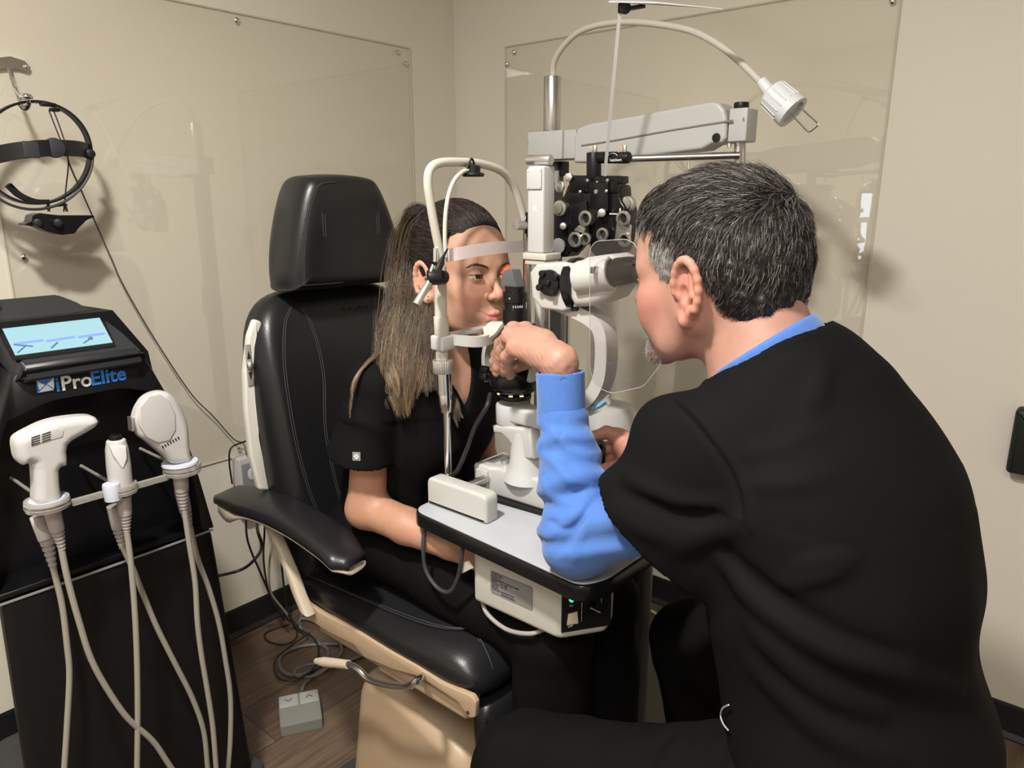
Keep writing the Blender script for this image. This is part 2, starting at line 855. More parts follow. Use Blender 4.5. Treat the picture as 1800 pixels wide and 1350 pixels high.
# ------------------------------------------------------------------ palette
WALL = mat('wall_paint', (0.73, 0.682, 0.585), 0.55, bump=0.02, bscale=70, var=0.02, vscale=1.2)
CEIL = mat('ceiling_paint', (0.75, 0.73, 0.68), 0.9)
BASEB = mat('black_baseboard', (0.012, 0.012, 0.014), 0.4)
WHITE = mat('instrument_white', (0.45, 0.447, 0.42), 0.32, coat=0.15)
CREAM = mat('instrument_cream', (0.49, 0.47, 0.40), 0.35, coat=0.1)
LGREY = mat('instrument_light_grey', (0.46, 0.46, 0.45), 0.35)
BLACKP = mat('black_plastic', (0.009, 0.009, 0.010), 0.4, spec=0.35)
BLACKM = mat('black_metal', (0.007, 0.007, 0.008), 0.25, spec=0.4)
CHROME = mat('chrome', (0.75, 0.75, 0.76), 0.12, 1.0)
STEEL = mat('brushed_steel', (0.55, 0.54, 0.53), 0.28, 1.0, stretch=(40, 40, 1), bump=0.05, bscale=8)
SILVER = mat('satin_silver', (0.62, 0.61, 0.58), 0.35, 0.9)
DGREY = mat('dark_grey_plastic', (0.035, 0.036, 0.04), 0.4)
LEATHER = mat('black_leather', (0.011, 0.011, 0.012), 0.33, bump=0.25, bscale=420, bdist=0.001, spec=0.45)
THREAD = mat('seam_thread', (0.05, 0.05, 0.052), 0.6)
BEIGE = mat('beige_enamel', (0.43, 0.31, 0.205), 0.42)
BEIGE2 = mat('pale_beige_plastic', (0.52, 0.44, 0.34), 0.42)
CABLE_G = mat('grey_cable', (0.30, 0.28, 0.235), 0.5)
CABLE_B = mat('black_cable', (0.015, 0.015, 0.015), 0.45)
CABLE_M = mat('mid_grey_cable', (0.16, 0.165, 0.17), 0.45)
ACRYL = glass_mat('clear_acrylic', (0.985, 0.985, 0.975), 0.03, 0.0)
CLEAR = glass_mat('clear_plastic', (0.9, 0.9, 0.88), 0.07, 0.06)
PRINT_W = mat('white_print', (0.75, 0.75, 0.75), 0.5)
PRINT_G = mat('grey_print', (0.25, 0.25, 0.25), 0.5)
PRINT_K = mat('black_print', (0.02, 0.02, 0.02), 0.5)
# ================================================================== ROOM
XL, YR = -2.074, 2.137
XB, YF, ZC = 1.5, -1.6, 2.44
struct('wall_left', box((XL - 0.05, (YF + YR) / 2, ZC / 2), (0.1, YR - YF + 0.2, ZC)), WALL, smooth=0)
struct('wall_right', box(((XL + XB) / 2, YR + 0.05, ZC / 2), (XB - XL, 0.1, ZC)), WALL, smooth=0)
struct('wall_back', box((XB + 0.05, (YF + YR) / 2, ZC / 2), (0.1, YR - YF + 0.2, ZC)), WALL, smooth=0)
struct('wall_front', box(((XL + XB) / 2, YF - 0.05, ZC / 2), (XB - XL, 0.1, ZC)), WALL, smooth=0)
struct('ceiling', box(((XL + XB) / 2, (YF + YR) / 2, ZC + 0.05), (XB - XL + 0.2, YR - YF + 0.2, 0.1)), CEIL, smooth=0)


def floor_material():
    m = bpy.data.materials.new('wood_plank_floor')
    m.use_nodes = True
    nt = m.node_tree
    b = nt.nodes['Principled BSDF']
    tc = nt.nodes.new('ShaderNodeTexCoord')
    mp = nt.nodes.new('ShaderNodeMapping')
    mp.inputs['Rotation'].default_value = (0, 0, radians(90))
    nt.links.new(tc.outputs['Object'], mp.inputs[0])
    br = nt.nodes.new('ShaderNodeTexBrick')
    br.inputs['Scale'].default_value = 1
    br.inputs['Brick Width'].default_value = 1.2
    br.inputs['Row Height'].default_value = 0.18
    br.inputs['Mortar Size'].default_value = 0.0015
    br.inputs['Color1'].default_value = (0.115, 0.076, 0.052, 1)
    br.inputs['Color2'].default_value = (0.175, 0.122, 0.085, 1)
    br.inputs['Mortar'].default_value = (0.05, 0.035, 0.025, 1)
    nt.links.new(mp.outputs[0], br.inputs['Vector'])
    mp2 = nt.nodes.new('ShaderNodeMapping')
    mp2.inputs['Scale'].default_value = (2, 45, 1)
    nt.links.new(mp.outputs[0], mp2.inputs[0])
    n = nt.nodes.new('ShaderNodeTexNoise')
    n.inputs['Scale'].default_value = 2.2
    n.inputs['Detail'].default_value = 8
    n.inputs['Distortion'].default_value = 0.8
    nt.links.new(mp2.outputs[0], n.inputs['Vector'])
    rp = nt.nodes.new('ShaderNodeValToRGB')
    rp.color_ramp.elements[0].position = 0.3
    rp.color_ramp.elements[0].color = (0.6, 0.57, 0.54, 1)
    rp.color_ramp.elements[1].position = 0.72
    rp.color_ramp.elements[1].color = (1.25, 1.22, 1.18, 1)
    nt.links.new(n.outputs['Fac'], rp.inputs[0])
    mx = nt.nodes.new('ShaderNodeMix')
    mx.data_type = 'RGBA'
    mx.blend_type = 'MULTIPLY'
    mx.inputs[0].default_value = 1
    nt.links.new(br.outputs['Color'], mx.inputs[6])
    nt.links.new(rp.outputs[0], mx.inputs[7])
    nt.links.new(mx.outputs[2], b.inputs['Base Color'])
    b.inputs['Roughness'].default_value = 0.42
    return m


struct('floor', box(((XL + XB) / 2, (YF + YR) / 2, -0.05), (XB - XL + 0.2, YR - YF + 0.2, 0.1)), floor_material(), smooth=0)


def baseboard(name, a, b, n):
    """a, b on the floor along the wall, n into the room"""
    prof = [(0, 0), (0.012, 0.0), (0.012, 0.004), (0.004, 0.018), (0.004, 0.092), (0.002, 0.1), (0, 0.1)]
    ax = (Vector(b) - Vector(a))
    M = frame(a, n, z=ax)      # x = into the room, z = along
    # local x -> n, local y -> up
    y = Vector((0, 0, 1))
    M = Matrix.Identity(4)
    for j in range(3):
        M[j][0], M[j][1], M[j][2], M[j][3] = n[j], y[j], ax.normalized()[j], a[j]
    struct(name, prism(prof, 0, ax.length, M), BASEB, smooth=0)


baseboard('baseboard_left', (XL, YF, 0), (XL, YR - 0.013, 0), (1, 0, 0))
baseboard('baseboard_right', (XL, YR, 0), (XB, YR, 0), (0, -1, 0))


def panel_with_screws(name, corners, n, screws, label, slabels):
    c = [Vector(p) for p in corners]
    n = Vector(n)
    t = 0.005
    vs = [p + n * 0.002 for p in c] + [p + n * (0.002 + t) for p in c]
    fs = [[0, 1, 2, 3], [7, 6, 5, 4], [0, 4, 5, 1], [1, 5, 6, 2], [2, 6, 7, 3], [3, 7, 4, 0]]
    th = obj(name, (vs, fs), ACRYL, smooth=0)
    tag(th, label, 'wall panel')
    # polished edge strip of the sheet
    ed = []
    for i in range(4):
        a, b = c[i], c[(i + 1) % 4]
        ed.append(cyl(a + n * 0.0035, b + n * 0.0035, 0.0028, n=6))
    obj('panel_edge', ed, mat('acrylic_edge', (0.60, 0.56, 0.44), 0.35), parent=th, label='polished edge of the clear sheet')
    for p in screws:
        s = [lathe(p + n * 0.007, n, [(0, 0.0075), (0.002, 0.0072), (0.0045, 0.004), (0.0055, 0.001)], n=16)]
        obj('screw', s, CHROME, parent=th)
    return th


x = XL
wl = lambda u, v: W(u, v, X=XL + 0.004)
wr = lambda u, v: W(u, v, Y=YR - 0.004)
panel_with_screws('acrylic_wall_panel', [(x, 0.585, 0.612), (x, 1.908, 0.612), (x, 1.908, 1.912), (x, 0.585, 1.912)], (1, 0, 0),
                  [wl(414, 36), wl(697, 92), wl(711, 112), wl(40, 451), wl(418, 788)],
                  'large clear acrylic sheet screwed to the beige wall behind the exam chair', None)
y = YR
panel_with_screws('acrylic_wall_panel', [(-1.822, y, 0.622), (-0.541, y, 0.622), (-0.541, y, 1.918), (-1.822, y, 1.918)], (0, -1, 0),
                  [wr(905, 92), wr(892, 113), wr(1570, 3), wr(1127, 746)],
                  'clear acrylic sheet on the right wall behind the phoropter and slit lamp', None)

# black dispenser at the right edge of the picture
bx = -0.163
g = prism(rpoly([(0, 0), (0.12, 0), (0.12, 0.165), (0, 0.165)], 0.012), 0, 0.05,
          Matrix(((1, 0, 0, bx), (0, 0, -1, YR), (0, 1, 0, 0.742), (0, 0, 0, 1))), bev=0.012)
t = obj('wall_box', g, mat('black_rubber', (0.012, 0.014, 0.013), 0.55))
tag(t, 'black box mounted on the right wall at the edge of view', 'wall box')

# mains outlet on the left wall
og = thing('wall_outlet', W(426, 850, X=XL), 'grey surface outlet box with a black plug, low on the left wall behind the chair', 'outlet')
oc = ORG[og.name]
obj('outlet_box', box(oc + V(0.024, 0.012, 0), (0.046, 0.085, 0.20), 0.006), mat('outlet_frame', (0.50, 0.49, 0.45), 0.4), parent=og)
obj('faceplate', box(oc + V(0.05, 0.012, 0), (0.006, 0.072, 0.165), 0.003), mat('outlet_grey', (0.22, 0.22, 0.225), 0.4), parent=og)
for dz in (0.045, -0.03):
    rc = oc + V(0.0545, 0.012, dz)
    r = obj('receptacle', loft([sellipse(rc + V(dx, 0, 0), (0, 1, 0), (0, 0, 1), r, r, 2.6) for dx, r in ((-0.004, 0.020), (0.001, 0.020), (0.002, 0.018))]),
            mat('receptacle_white', (0.62, 0.60, 0.58), 0.35), parent=og)
    obj('slot', [box(rc + V(0.0022, -0.007, 0.004), (0.001, 0.0025, 0.009)), box(rc + V(0.0022, 0.007, 0.004), (0.001, 0.0025, 0.008)),
                 cyl(rc + V(0.0015, 0, -0.009), rc + V(0.0027, 0, -0.009), 0.003, n=12)], PRINT_K, parent=r)
pl = thing('power_plug', oc + V(0.058, 0.012, -0.03), 'black power plug in the lower socket of the wall outlet', 'plug')
pc = ORG[pl.name]
obj('plug_body', [box(pc + V(0.016, 0, 0), (0.03, 0.028, 0.026), 0.005), box(pc + V(0.035, 0.008, -0.003), (0.02, 0.02, 0.016), 0.005)], BLACKP, parent=pl)
obj('power_cord', tube([pc + V(0.04, 0.012, -0.004), pc + V(0.055, 0.03, -0.03), pc + V(0.04, 0.045, -0.12), pc + V(0.03, 0.05, -0.3), pc + V(0.035, 0.06, -0.44), pc + V(0.09, 0.09, -0.495), pc + V(0.2, 0.14, -0.497)], 0.0035), CABLE_B, parent=pl)
pl2 = thing('headset_charger', oc + V(0.058, 0.012, 0.10), 'black charger lead looped over the top of the wall outlet', 'cable')
pc = ORG[pl2.name]
obj('lead', tube([W(452, 770, X=XL + 0.05), W(425, 778, X=XL + 0.06), W(406, 788, X=XL + 0.06), W(403, 812, X=XL + 0.055), W(408, 850, X=XL + 0.03)], 0.0028), CABLE_B, parent=pl2)
# ================================================================== HEADSET ON ITS WALL HOOK
def build_headset():
    HX = -1.915
    w = lambda u, v, X=HX: W(u, v, X=X)
    hk = thing('wall_hook', W(20, 150, X=XL), 'chrome wall hook at the left edge holding the black headset', 'hook')
    a, b = W(-30, 118, X=XL + 0.004), W(50, 122, X=XL + 0.004)
    poly = [(-45, 122), (-20, 104), (15, 100), (40, 108), (51, 120), (47, 127), (30, 122), (12, 121), (-15, 124)]
    P = [W(u, v, X=XL + 0.002) for u, v in poly]
    vs = P + [p + V(0.012, 0, 0) for p in P]
    n = len(P)
    fs = [list(range(n))[::-1], list(range(n, 2 * n))] + [[i, (i + 1) % n, n + (i + 1) % n, n + i] for i in range(n)]
    obj('back_plate', (vs, fs), CHROME, parent=hk)
    obj('bolt', sphere(W(46, 117, X=XL + 0.016), 0.005), CHROME, parent=hk)
    obj('arm', tube([W(16, 120, X=XL + 0.01), W(22, 140, X=XL + 0.03), W(30, 160, X=XL + 0.07), W(36, 168, X=HX + 0.01)], [0.005, 0.0045, 0.004, 0.004]), CHROME, parent=hk)
    obj('knob', [sphere(W(46, 170, X=HX + 0.02), (0.013, 0.013, 0.008)), tube([W(48, 172, X=HX + 0.02), W(50, 185, X=HX + 0.01), W(42, 192, X=HX), W(34, 184, X=HX)], 0.005)], CHROME, parent=hk)

    hs = thing('examination_headset', w(60, 390), 'black head-mounted examination headset hanging from the chrome wall hook', 'headset')
    cx, cy = 60, 268
    ring = []
    for k in range(16):
        a = 2 * pi * k / 16
        ring.append(w(cx + 98 * cos(a), cy + 90 * sin(a)) + V(0.03 * sin(a * 1.0) * 0.3, 0, 0))
    obj('crown_band', strip(ring, (1, 0, 0), 0.024, 0.005, sm=5, closed=True), BLACKP, parent=hs)
    # second hoop seen just behind
    ring2 = []
    for k in range(3, 15):
        a = -pi * 0.30 + 1.35 * pi * k / 14
        ring2.append(w(cx + 104 * cos(a), cy + 4 + 96 * sin(a), HX + 0.02))
    obj('outer_strap', tube(ring2, 0.003, n=8), DGREY, parent=hs)
    band = [w(-48, 285), w(-20, 276, HX + 0.05), w(20, 267, HX + 0.085), w(60, 262, HX + 0.10), w(100, 260, HX + 0.095), w(140, 262, HX + 0.05), w(160, 268)]
    obj('head_band', strip(band, (0, 0, 1), 0.034, 0.004, sm=6), BLACKP, parent=hs)
    obj('buckle', box(w(55, 263, HX + 0.101), (0.004, 0.03, 0.034), 0.0015), DGREY, parent=hs)
    obj('pad', lathe(w(95, 260, HX + 0.096), (1, 0, 0), [(0, 0.021), (0.004, 0.021), (0.006, 0.018)], 28), DGREY, parent=hs)
    obj('pad', strip([w(14, 325, HX), w(34, 343, HX), w(60, 354, HX), w(85, 355, HX)], (1, 0, 0), 0.02, 0.011, sm=4), mat('foam_black', (0.006, 0.006, 0.006), 0.9), parent=hs)
    obj('size_knob', [cyl(w(154, 272, HX - 0.01), w(160, 270, HX + 0.03), 0.010, bev=0.002)], BLACKP, parent=hs)
    obj('size_knob', [box(w(84, 184, HX + 0.004), (0.02, 0.03, 0.008), 0.003), box(w(96, 193, HX + 0.004), (0.016, 0.02, 0.008), 0.003)], BLACKP, parent=hs)
    obj('hinge_bracket', [tube([w(84, 356), w(86, 372)], 0.003, sm=0), tube([w(112, 354), w(118, 372)], 0.003, sm=0), tube([w(80, 364), w(118, 360)], 0.0022, sm=0)], DGREY, parent=hs)
    vp = [(44, 378), (56, 374), (90, 378), (130, 378), (150, 378), (152, 381), (138, 386), (122, 402), (118, 409), (95, 412), (70, 406), (48, 396), (32, 396), (30, 393), (42, 389)]
    Q = [w(u, v, HX - 0.025) for u, v in vp]
    n = len(Q)
    vs = Q + [p + V(0.05, 0, 0) for p in Q]
    fs = [list(range(n))[::-1], list(range(n, 2 * n))] + [[i, (i + 1) % n, n + (i + 1) % n, n + i] for i in range(n)]
    bm = bmesh.new()
    bv = [bm.verts.new(v) for v in vs]
    for f in fs:
        bm.faces.new([bv[i] for i in f])
    bmesh.ops.recalc_face_normals(bm, faces=bm.faces[:])
    bmesh.ops.bevel(bm, geom=bm.edges[:], offset=0.0015, segments=2, affect='EDGES')
    eye = obj('viewer_housing', from_bm(bm), BLACKM, parent=hs)
    obj('lens_tube', [cyl(w(66, 392, HX + 0.02), w(66, 392, HX + 0.04), 0.009, bev=0.001), cyl(w(102, 392, HX + 0.02), w(102, 392, HX + 0.04), 0.009, bev=0.001)], BLACKP, parent=eye)
    for d in (0, 8):
        obj('lamp_lead', tube([w(86 + d, 194), w(96 + d, 220, HX + 0.03), w(106 + d * .8, 245, HX + 0.06)], 0.0016, n=8), DGREY, parent=hs)
    obj('lamp_lead', tube([w(113, 245, HX + 0.10), w(120, 285, HX + 0.07), w(116, 330, HX + 0.03), w(112, 372)], 0.0015, n=8), DGREY, parent=hs)
    q = lambda u, v: W(u, v, X=XL + 0.03)
    obj('power_lead', tube([w(113, 245, HX + 0.10), w(122, 288, HX + 0.06), w(145, 340, HX), q(168, 392), q(196, 455), q(212, 492), q(250, 560), q(300, 640), q(340, 697), q(375, 732), q(410, 771), q(428, 780), W(433, 800, X=XL + 0.055)], 0.0019, n=8), mat('dull_grey_cable', (0.07, 0.065, 0.06), 0.5), parent=hs)


build_headset()


# ================================================================== LASER CART
def build_machine():
    CB = mat('cart_black', (0.006, 0.006, 0.007), 0.42, spec=0.35, bump=0.05, bscale=500)
    CG = mat('cart_dark_grey', (0.022, 0.023, 0.026), 0.4, spec=0.4)
    CK = mat('cart_gloss_black', (0.004, 0.004, 0.005), 0.28, spec=0.35)
    XF = -1.42
    CY = 0.490
    yr = lambda u, v, X: W(u, v, X=X).y
    mc = thing('laser_treatment_cart', (-1.62, 0.50, 0.0), 'tall black laser treatment cart with a lit touch screen and blue and white lettering', 'treatment machine')

    def section(z, xf, yl, yr_, xb, ybl, ybr, r=0.02):
        pts = rpoly([(xf, yl), (xf, yr_), (xb, ybr), (xb, ybl)], r, 4)
        return [Vector((p[0], p[1], z)) for p in pts]
    # lower cabinet
    zs = W(370, 929, X=XF).z
    rings = []
    for z, yl, y2 in ((0.07, 0.285, 0.735), (0.10, 0.285, 0.735), (zs - 0.02, 0.300, 0.700), (zs - 0.006, 0.302, 0.697)):
        rings.append(section(z, XF, yl, y2, XF - 0.44, yl + 0.12, y2 - 0.06))
    obj('lower_cabinet', loft(rings), CB, parent=mc)
    # upper body behind the dock
    rings = []
    prof = [(zs, 0.0, (380, 935)), (0.82, -0.002, (362, 880)), (0.90, -0.004, (345, 815)), (0.98, -0.006, (322, 760)), (1.04, -0.004, (298, 700)), (1.09, 0.0, (268, 645)), (1.125, -0.005, (246, 616))]
    for z, dx, px in prof:
        X = XF + dx
        y2 = yr(px[0], px[1], X)
        yl = 2 * CY - y2
        rings.append(section(z, X - 0.075, yl + 0.004, y2 - 0.004, XF - 0.42, yl + 0.10, y2 - 0.06, 0.02))
    obj('upper_body', loft(rings), CK, parent=mc)
    # fascia frame with an arched opening
    outR = [(yr(u, v, XF), W(u, v, X=XF).z) for u, v in ((378, 928), (371, 905), (355, 850), (338, 795), (318, 740), (296, 695), (270, 650), (250, 619))]
    outL = [(2 * CY - a, b) for a, b in outR][::-1]
    outer = outR + outL
    zt = outR[-1][1]
    w0 = outR[0][0] - CY
    inner = []
    k0 = 12
    hw, zb, za = 0.176, zs + 0.004, 1.042
    inr = [(CY + 0.182, zs + 0.005), (CY + 0.180, zs + 0.06), (CY + 0.168, 0.90), (CY + 0.150, 0.97), (CY + 0.125, 1.03), (CY + 0.06, 1.052)]
    inl = [(2 * CY - a, b) for a, b in inr][::-1]
    # build as ring of quads between outer and inner (same count), three x layers
    def resamp(pts, n):
        P = [Vector((a, b, 0)) for a, b in pts]
        L = [0]
        for i in range(1, len(P)):
            L.append(L[-1] + (P[i] - P[i - 1]).length)
        out = []
        for k in range(n):
            t = L[-1] * k / (n - 1)
            for i in range(1, len(P)):
                if t <= L[i] + 1e-9:
                    q = (t - L[i - 1]) / max(L[i] - L[i - 1], 1e-9)
                    out.append(P[i - 1].lerp(P[i], q))
                    break
        return out
    N = 60
    O = resamp(outer, N)
    I = resamp(inr + inl, N)
    layers = []
    for (P, x, s) in ((O, XF - 0.075, 1.0), (O, XF - 0.01, 1.0), (O, XF - 0.003, 0.994), (O, XF, 0.985), (I, XF, 1.03), (I, XF - 0.004, 1.01), (I, XF - 0.015, 1.0), (I, XF - 0.074, 0.97)):
        c = Vector((CY, 0.9, 0))
        layers.append([Vector((x, c.x + (p.x - c.x) * s, c.y + (p.y - c.y) * (s if s != 1.03 else 1.02))) for p in P])
    vs = [p for l in layers for p in l]
    fs = []
    for i in range(len(layers) - 1):
        for k in range(N - 1):
            fs.append([i * N + k, i * N + k + 1, (i + 1) * N + k + 1, (i + 1) * N + k])
    obj('fascia_frame', (vs, fs), CB, parent=mc, smooth=60)
    # bottom sill of the opening, dark seam with a grey lip below
    obj('sill', [box((XF - 0.04, CY, zs + 0.006), (0.075, 0.385, 0.012), 0.003)], CK, parent=mc)
    obj('seam_strip', strip([(XF + 0.001, 0.303, zs - 0.004), (XF + 0.003, CY, zs - 0.004), (XF + 0.001, 0.696, zs - 0.004)], (0, 0, 1), 0.004, 0.002), mat('seam_grey', (0.25, 0.25, 0.25), 0.3), parent=mc)
    # tilted console
    f0 = [W(u, v, X=XF + 0.02) for u, v in ((248, 613),)][0]
    zc0 = f0.z
    hwf = f0.y - CY
    bk = W(150, 512, X=XF - 0.17)
    zb_ = bk.z
    hwb = 0.088
    U = Vector((-0.19, 0, zb_ - zc0)).normalized()      # up the console
    prof = [  # (x, z, halfwidth)
        (XF + 0.004, zc0 - 0.035, hwf + 0.004), (XF + 0.022, zc0 - 0.010, hwf + 0.002), (XF + 0.02, zc0, hwf)]
    rows = []
    for (x_, z_, h_) in prof:
        rows.append([V(x_, CY - h_, z_), V(x_, CY + h_, z_)])
    top = [(0.0, 1.0), (0.33, 0.93), (0.62, 0.79), (0.85, 0.60), (0.95, 0.45), (1.0, 0.36)]
    obj_pts = []
    Lc = sqrt(0.19 ** 2 + (zb_ - zc0) ** 2)
    base = V(XF + 0.02, CY, zc0)
    rings = []
    for t, s in top:
        c = base + U * (Lc * t)
        h_ = hwf * s
        dz = 0.05 if t > 0 else 0.03
        hl_ = hwf * (1.0 + 0.12 * t)
        rings.append([c + V(0, -hl_, 0), c + V(0, h_, 0), c + V(-0.0, h_ + 0.006, -dz), c + V(0.0, -hl_ - 0.006, -dz)])
    c = base + U * Lc
    rings.append([c + V(-0.03, -0.09, -0.012), c + V(-0.03, 0.05, -0.012), c + V(-0.02, 0.055, -0.10), c + V(-0.02, -0.095, -0.10)])
    bm = bmesh.new()
    g = loft(rings)
    bv = [bm.verts.new(v) for v in g[0]]
    for f in g[1]:
        bm.faces.new([bv[i] for i in f])
    bmesh.ops.recalc_face_normals(bm, faces=bm.faces[:])
    eds = [e for e in bm.edges if e.calc_face_angle(0) > 0.5]
    bmesh.ops.bevel(bm, geom=eds, offset=0.006, segments=3, affect='EDGES')
    obj('console', from_bm(bm), CG, parent=mc)
    # brow between the console and the fascia
    rings = []
    for x_, z_, h_ in ((XF + 0.024, zc0 - 0.008, hwf + 0.003), (XF + 0.018, zc0 - 0.018, hwf + 0.006), (XF + 0.001, zc0 - 0.028, hwf + 0.010)):
        rings.append([V(x_, CY + h_ * s, z_ + 0.012 * (1 - abs(s)) * 0) for s in np.linspace(-1, 1, 15)] + [V(XF - 0.10, CY + h_ * s, z_ - 0.002) for s in np.linspace(1, -1, 15)])
    obj('brow', loft(rings), CB, parent=mc)
    rear = []
    for z, s in ((0.74, 1), (1.10, 0.80), (1.19, 0.50)):
        rear.append([V(-1.50, CY - 0.19 * s, z), V(-1.50, CY + 0.19 * s, z), V(-1.82, CY + 0.12 * s, z), V(-1.82, CY - 0.08 * s, z)])
    obj('rear_cover', loft(rear), CB, parent=mc)
    # screen lying on the console
    nrm = Vector((U.z, 0, -U.x)).normalized()
    if nrm.z < 0:
        nrm = -nrm
    def onc(u, v, lift=0.001):
        # ray hits the console plane
        o = Vector((0, 0, CAM_H))
        d = (W(u, v, D=1) - o)
        t = (base + nrm * lift - o).dot(nrm) / d.dot(nrm)
        return o + d * t
    obj('bezel', ([onc(u, v, l) for l in (-0.002, 0.0012) for u, v in ((-12, 566), (176, 543), (204, 609), (22, 634))],
                  [[0, 1, 2, 3], [4, 5, 6, 7], [0, 1, 5, 4], [1, 2, 6, 5], [2, 3, 7, 6], [3, 0, 4, 7]]), mat('bezel_black', (0.004, 0.004, 0.005), 0.3), parent=mc, smooth=0)
    SCR = mat('screen_glow', (0.02, 0.02, 0.02), 0.2, emit=(0.46, 0.80, 0.88), estr=0.85)
    s = obj('touch_screen', ([onc(u, v, 0.0022) for u, v in ((1, 572), (170, 549), (198, 602), (27, 625))], [[0, 1, 2, 3]]), SCR, parent=mc, smooth=0, fix=False)
    SB = mat('screen_blue', (0.1, 0.15, 0.3), 0.3, emit=(0.12, 0.24, 0.50), estr=0.8)
    SD = mat('screen_dark', (0.05, 0.08, 0.15), 0.3, emit=(0.05, 0.12, 0.25), estr=0.8)
    for (a, b) in (((23, 603), (75, 596)), ((80, 598), (131, 590)), ((136, 591), (183, 584))):
        obj('menu_bar', ([onc(a[0], a[1], 0.0026), onc(b[0], b[1], 0.0026), onc(b[0] + 2, b[1] + 4, 0.0026), onc(a[0] + 2, a[1] + 4, 0.0026)], [[0, 1, 2, 3]]), SB, parent=s, smooth=0, fix=False)
    L = lambda pts, r: tube([onc(u, v, 0.0026) for u, v in pts], r, n=6, sm=0)
    obj('icon', [L([(31, 620), (46, 607)], 0.0014), L([(24, 606), (58, 609)], 0.0016)], SD, parent=s)
    obj('icon', [L([(90, 612), (101, 602)], 0.0016)], SD, parent=s)
    obj('icon', [L([(147, 603), (158, 596)], 0.0014), sphere(onc(159, 595, 0.0026), 0.004, 12, 8)], SD, parent=s)
    obj('icon', [L([(118, 561), (155, 557)], 0.0009)], SB, parent=s)
    # emergency button at the left corner
    eb = base + U * (Lc * 0.86) + V(0, -0.092, -0.004)
    obj('emergency_button', lathe(eb, nrm, [(0, 0.012), (0.012, 0.012), (0.014, 0.018), (0.022, 0.018), (0.028, 0.012)], 24), mat('red_button', (0.45, 0.02, 0.02), 0.35), parent=mc)
    # lettering on the fascia
    nX = XF + 0.0015
    p0, p1 = W(66, 694, X=nX), W(236, 668, X=nX)
    wd_ = (p1 - p0)
    xa = wd_.normalized()
    M = Matrix.Identity(4)
    xa = Vector((0, 1, 0))
    o = V(nX, W(66, 694, X=nX).y, W(66, 694, X=nX).z)
    za = o.z
    def TM(yoff, z=None):
        return Matrix(((0, 0, 1, nX), (1, 0, 0, o.y + yoff), (0, 1, 0, z if z is not None else za), (0, 0, 0, 1)))
    BLUE = mat('logo_blue', (0.03, 0.19, 0.62), 0.4)
    total = W(236, 668, X=nX).y - o.y
    hbox = 0.027
    sq = [(0, 0.003), (0.026, 0.003), (0.030, 0.027), (0.001, 0.027)]
    obj('logo_mark', [prism(sq, 0, 0.0006, TM(0))], BLUE, parent=mc, smooth=0)
    obj('logo_mark', [prism([(0.002, 0.004), (0.0255, 0.004), (0.016, 0.015)], 0.0006, 0.0009, TM(0)), prism([(0.0285, 0.026), (0.0265, 0.006), (0.017, 0.016)], 0.0006, 0.0009, TM(0)),
                      prism([(0.004, 0.008), (0.013, 0.015), (0.003, 0.024), (0.003, 0.016)], 0.0006, 0.0009, TM(0))], PRINT_W, parent=mc, smooth=0)
    gi = text('i', 0.036, TM(0.029), 0.0004, 0.0006)
    gp = text('Pro', 0.036, TM(0.0375), 0.0004, 0.0006)
    ge = text('Elite', 0.036, TM(0.0865), 0.0004, 0.0009)
    obj('lettering', gi, BLUE, parent=mc, smooth=0, label='blue letter i')
    obj('lettering', gp, PRINT_W, parent=mc, smooth=0, label='white letters Pro')
    obj('lettering', ge, BLUE, parent=mc, smooth=0, label='blue letters Elite')
    # wheel skirt and castors
    obj('skirt', [prism(rpoly([(-1.99, 0.36), (-1.40, 0.26), (-1.40, 0.76), (-1.99, 0.72)], 0.03), 0.055, 0.085, Matrix.Identity(4), bev=0.008)], DGREY, parent=mc)
    for px_, py_ in ((-1.46, 0.31), (-1.46, 0.70), (-1.93, 0.41), (-1.93, 0.68)):
        obj('castor', [cyl((px_ - 0.0, py_ - 0.012, 0.026), (px_, py_ + 0.012, 0.026), 0.026, bev=0.004), box((px_, py_, 0.048), (0.03, 0.034, 0.016), 0.003)], BLACKP, parent=mc)
    # clear dock
    DX = XF + 0.105
    w = lambda u, v, X=DX: W(u, v, X=X)
    def ringg(u, v, r, h):
        c = w(u, v)
        return lathe(c - V(0, 0, h / 2), (0, 0, 1), [(0, r - 0.007), (0, r), (h * 0.35, r + 0.001), (h * .4, r - 0.002), (h * 0.6, r - 0.002), (h * 0.65, r + 0.001), (h, r), (h, r - 0.007), (0, r - 0.007)], 32, cap=False)
    dk = [ringg(83, 884, 0.033, 0.016), ringg(212, 858, 0.027, 0.016), ringg(320, 823, 0.033, 0.016)]
    dk += [box((w(150, 878) + w(180, 868)) / 2, (0.008, (w(190, 866) - w(112, 880)).length, 0.012), 0.002),
           box((w(270, 845) + w(262, 848)) / 2, (0.008, (w(295, 838) - w(235, 852)).length, 0.012), 0.002)]
    obj('handpiece_dock', dk, mat('dock_plastic', (0.75, 0.72, 0.66), 0.08, trans=0.75, ior=1.4), parent=mc)
    obj('dock_post', [cyl(w(83, 884) + V(-0.034, 0, 0), V(XF - 0.07, w(83, 884).y, w(83, 884).z), 0.003)], mat('dock_plastic', (0.8, 0.78, 0.74), 0.05), parent=mc)
    obj('dock_post', [cyl(w(320, 823) + V(-0.034, 0, 0), V(XF - 0.07, w(320, 823).y, w(320, 823).z), 0.003)], mat('dock_plastic', (0.8, 0.78, 0.74), 0.05), parent=mc)
    obj('dock_post', [
                      cyl(w(212, 858) + V(-0.028, 0, 0), V(XF - 0.07, w(212, 858).y, w(212, 858).z), 0.003)], mat('dock_plastic', (0.8, 0.78, 0.74), 0.05), parent=mc)

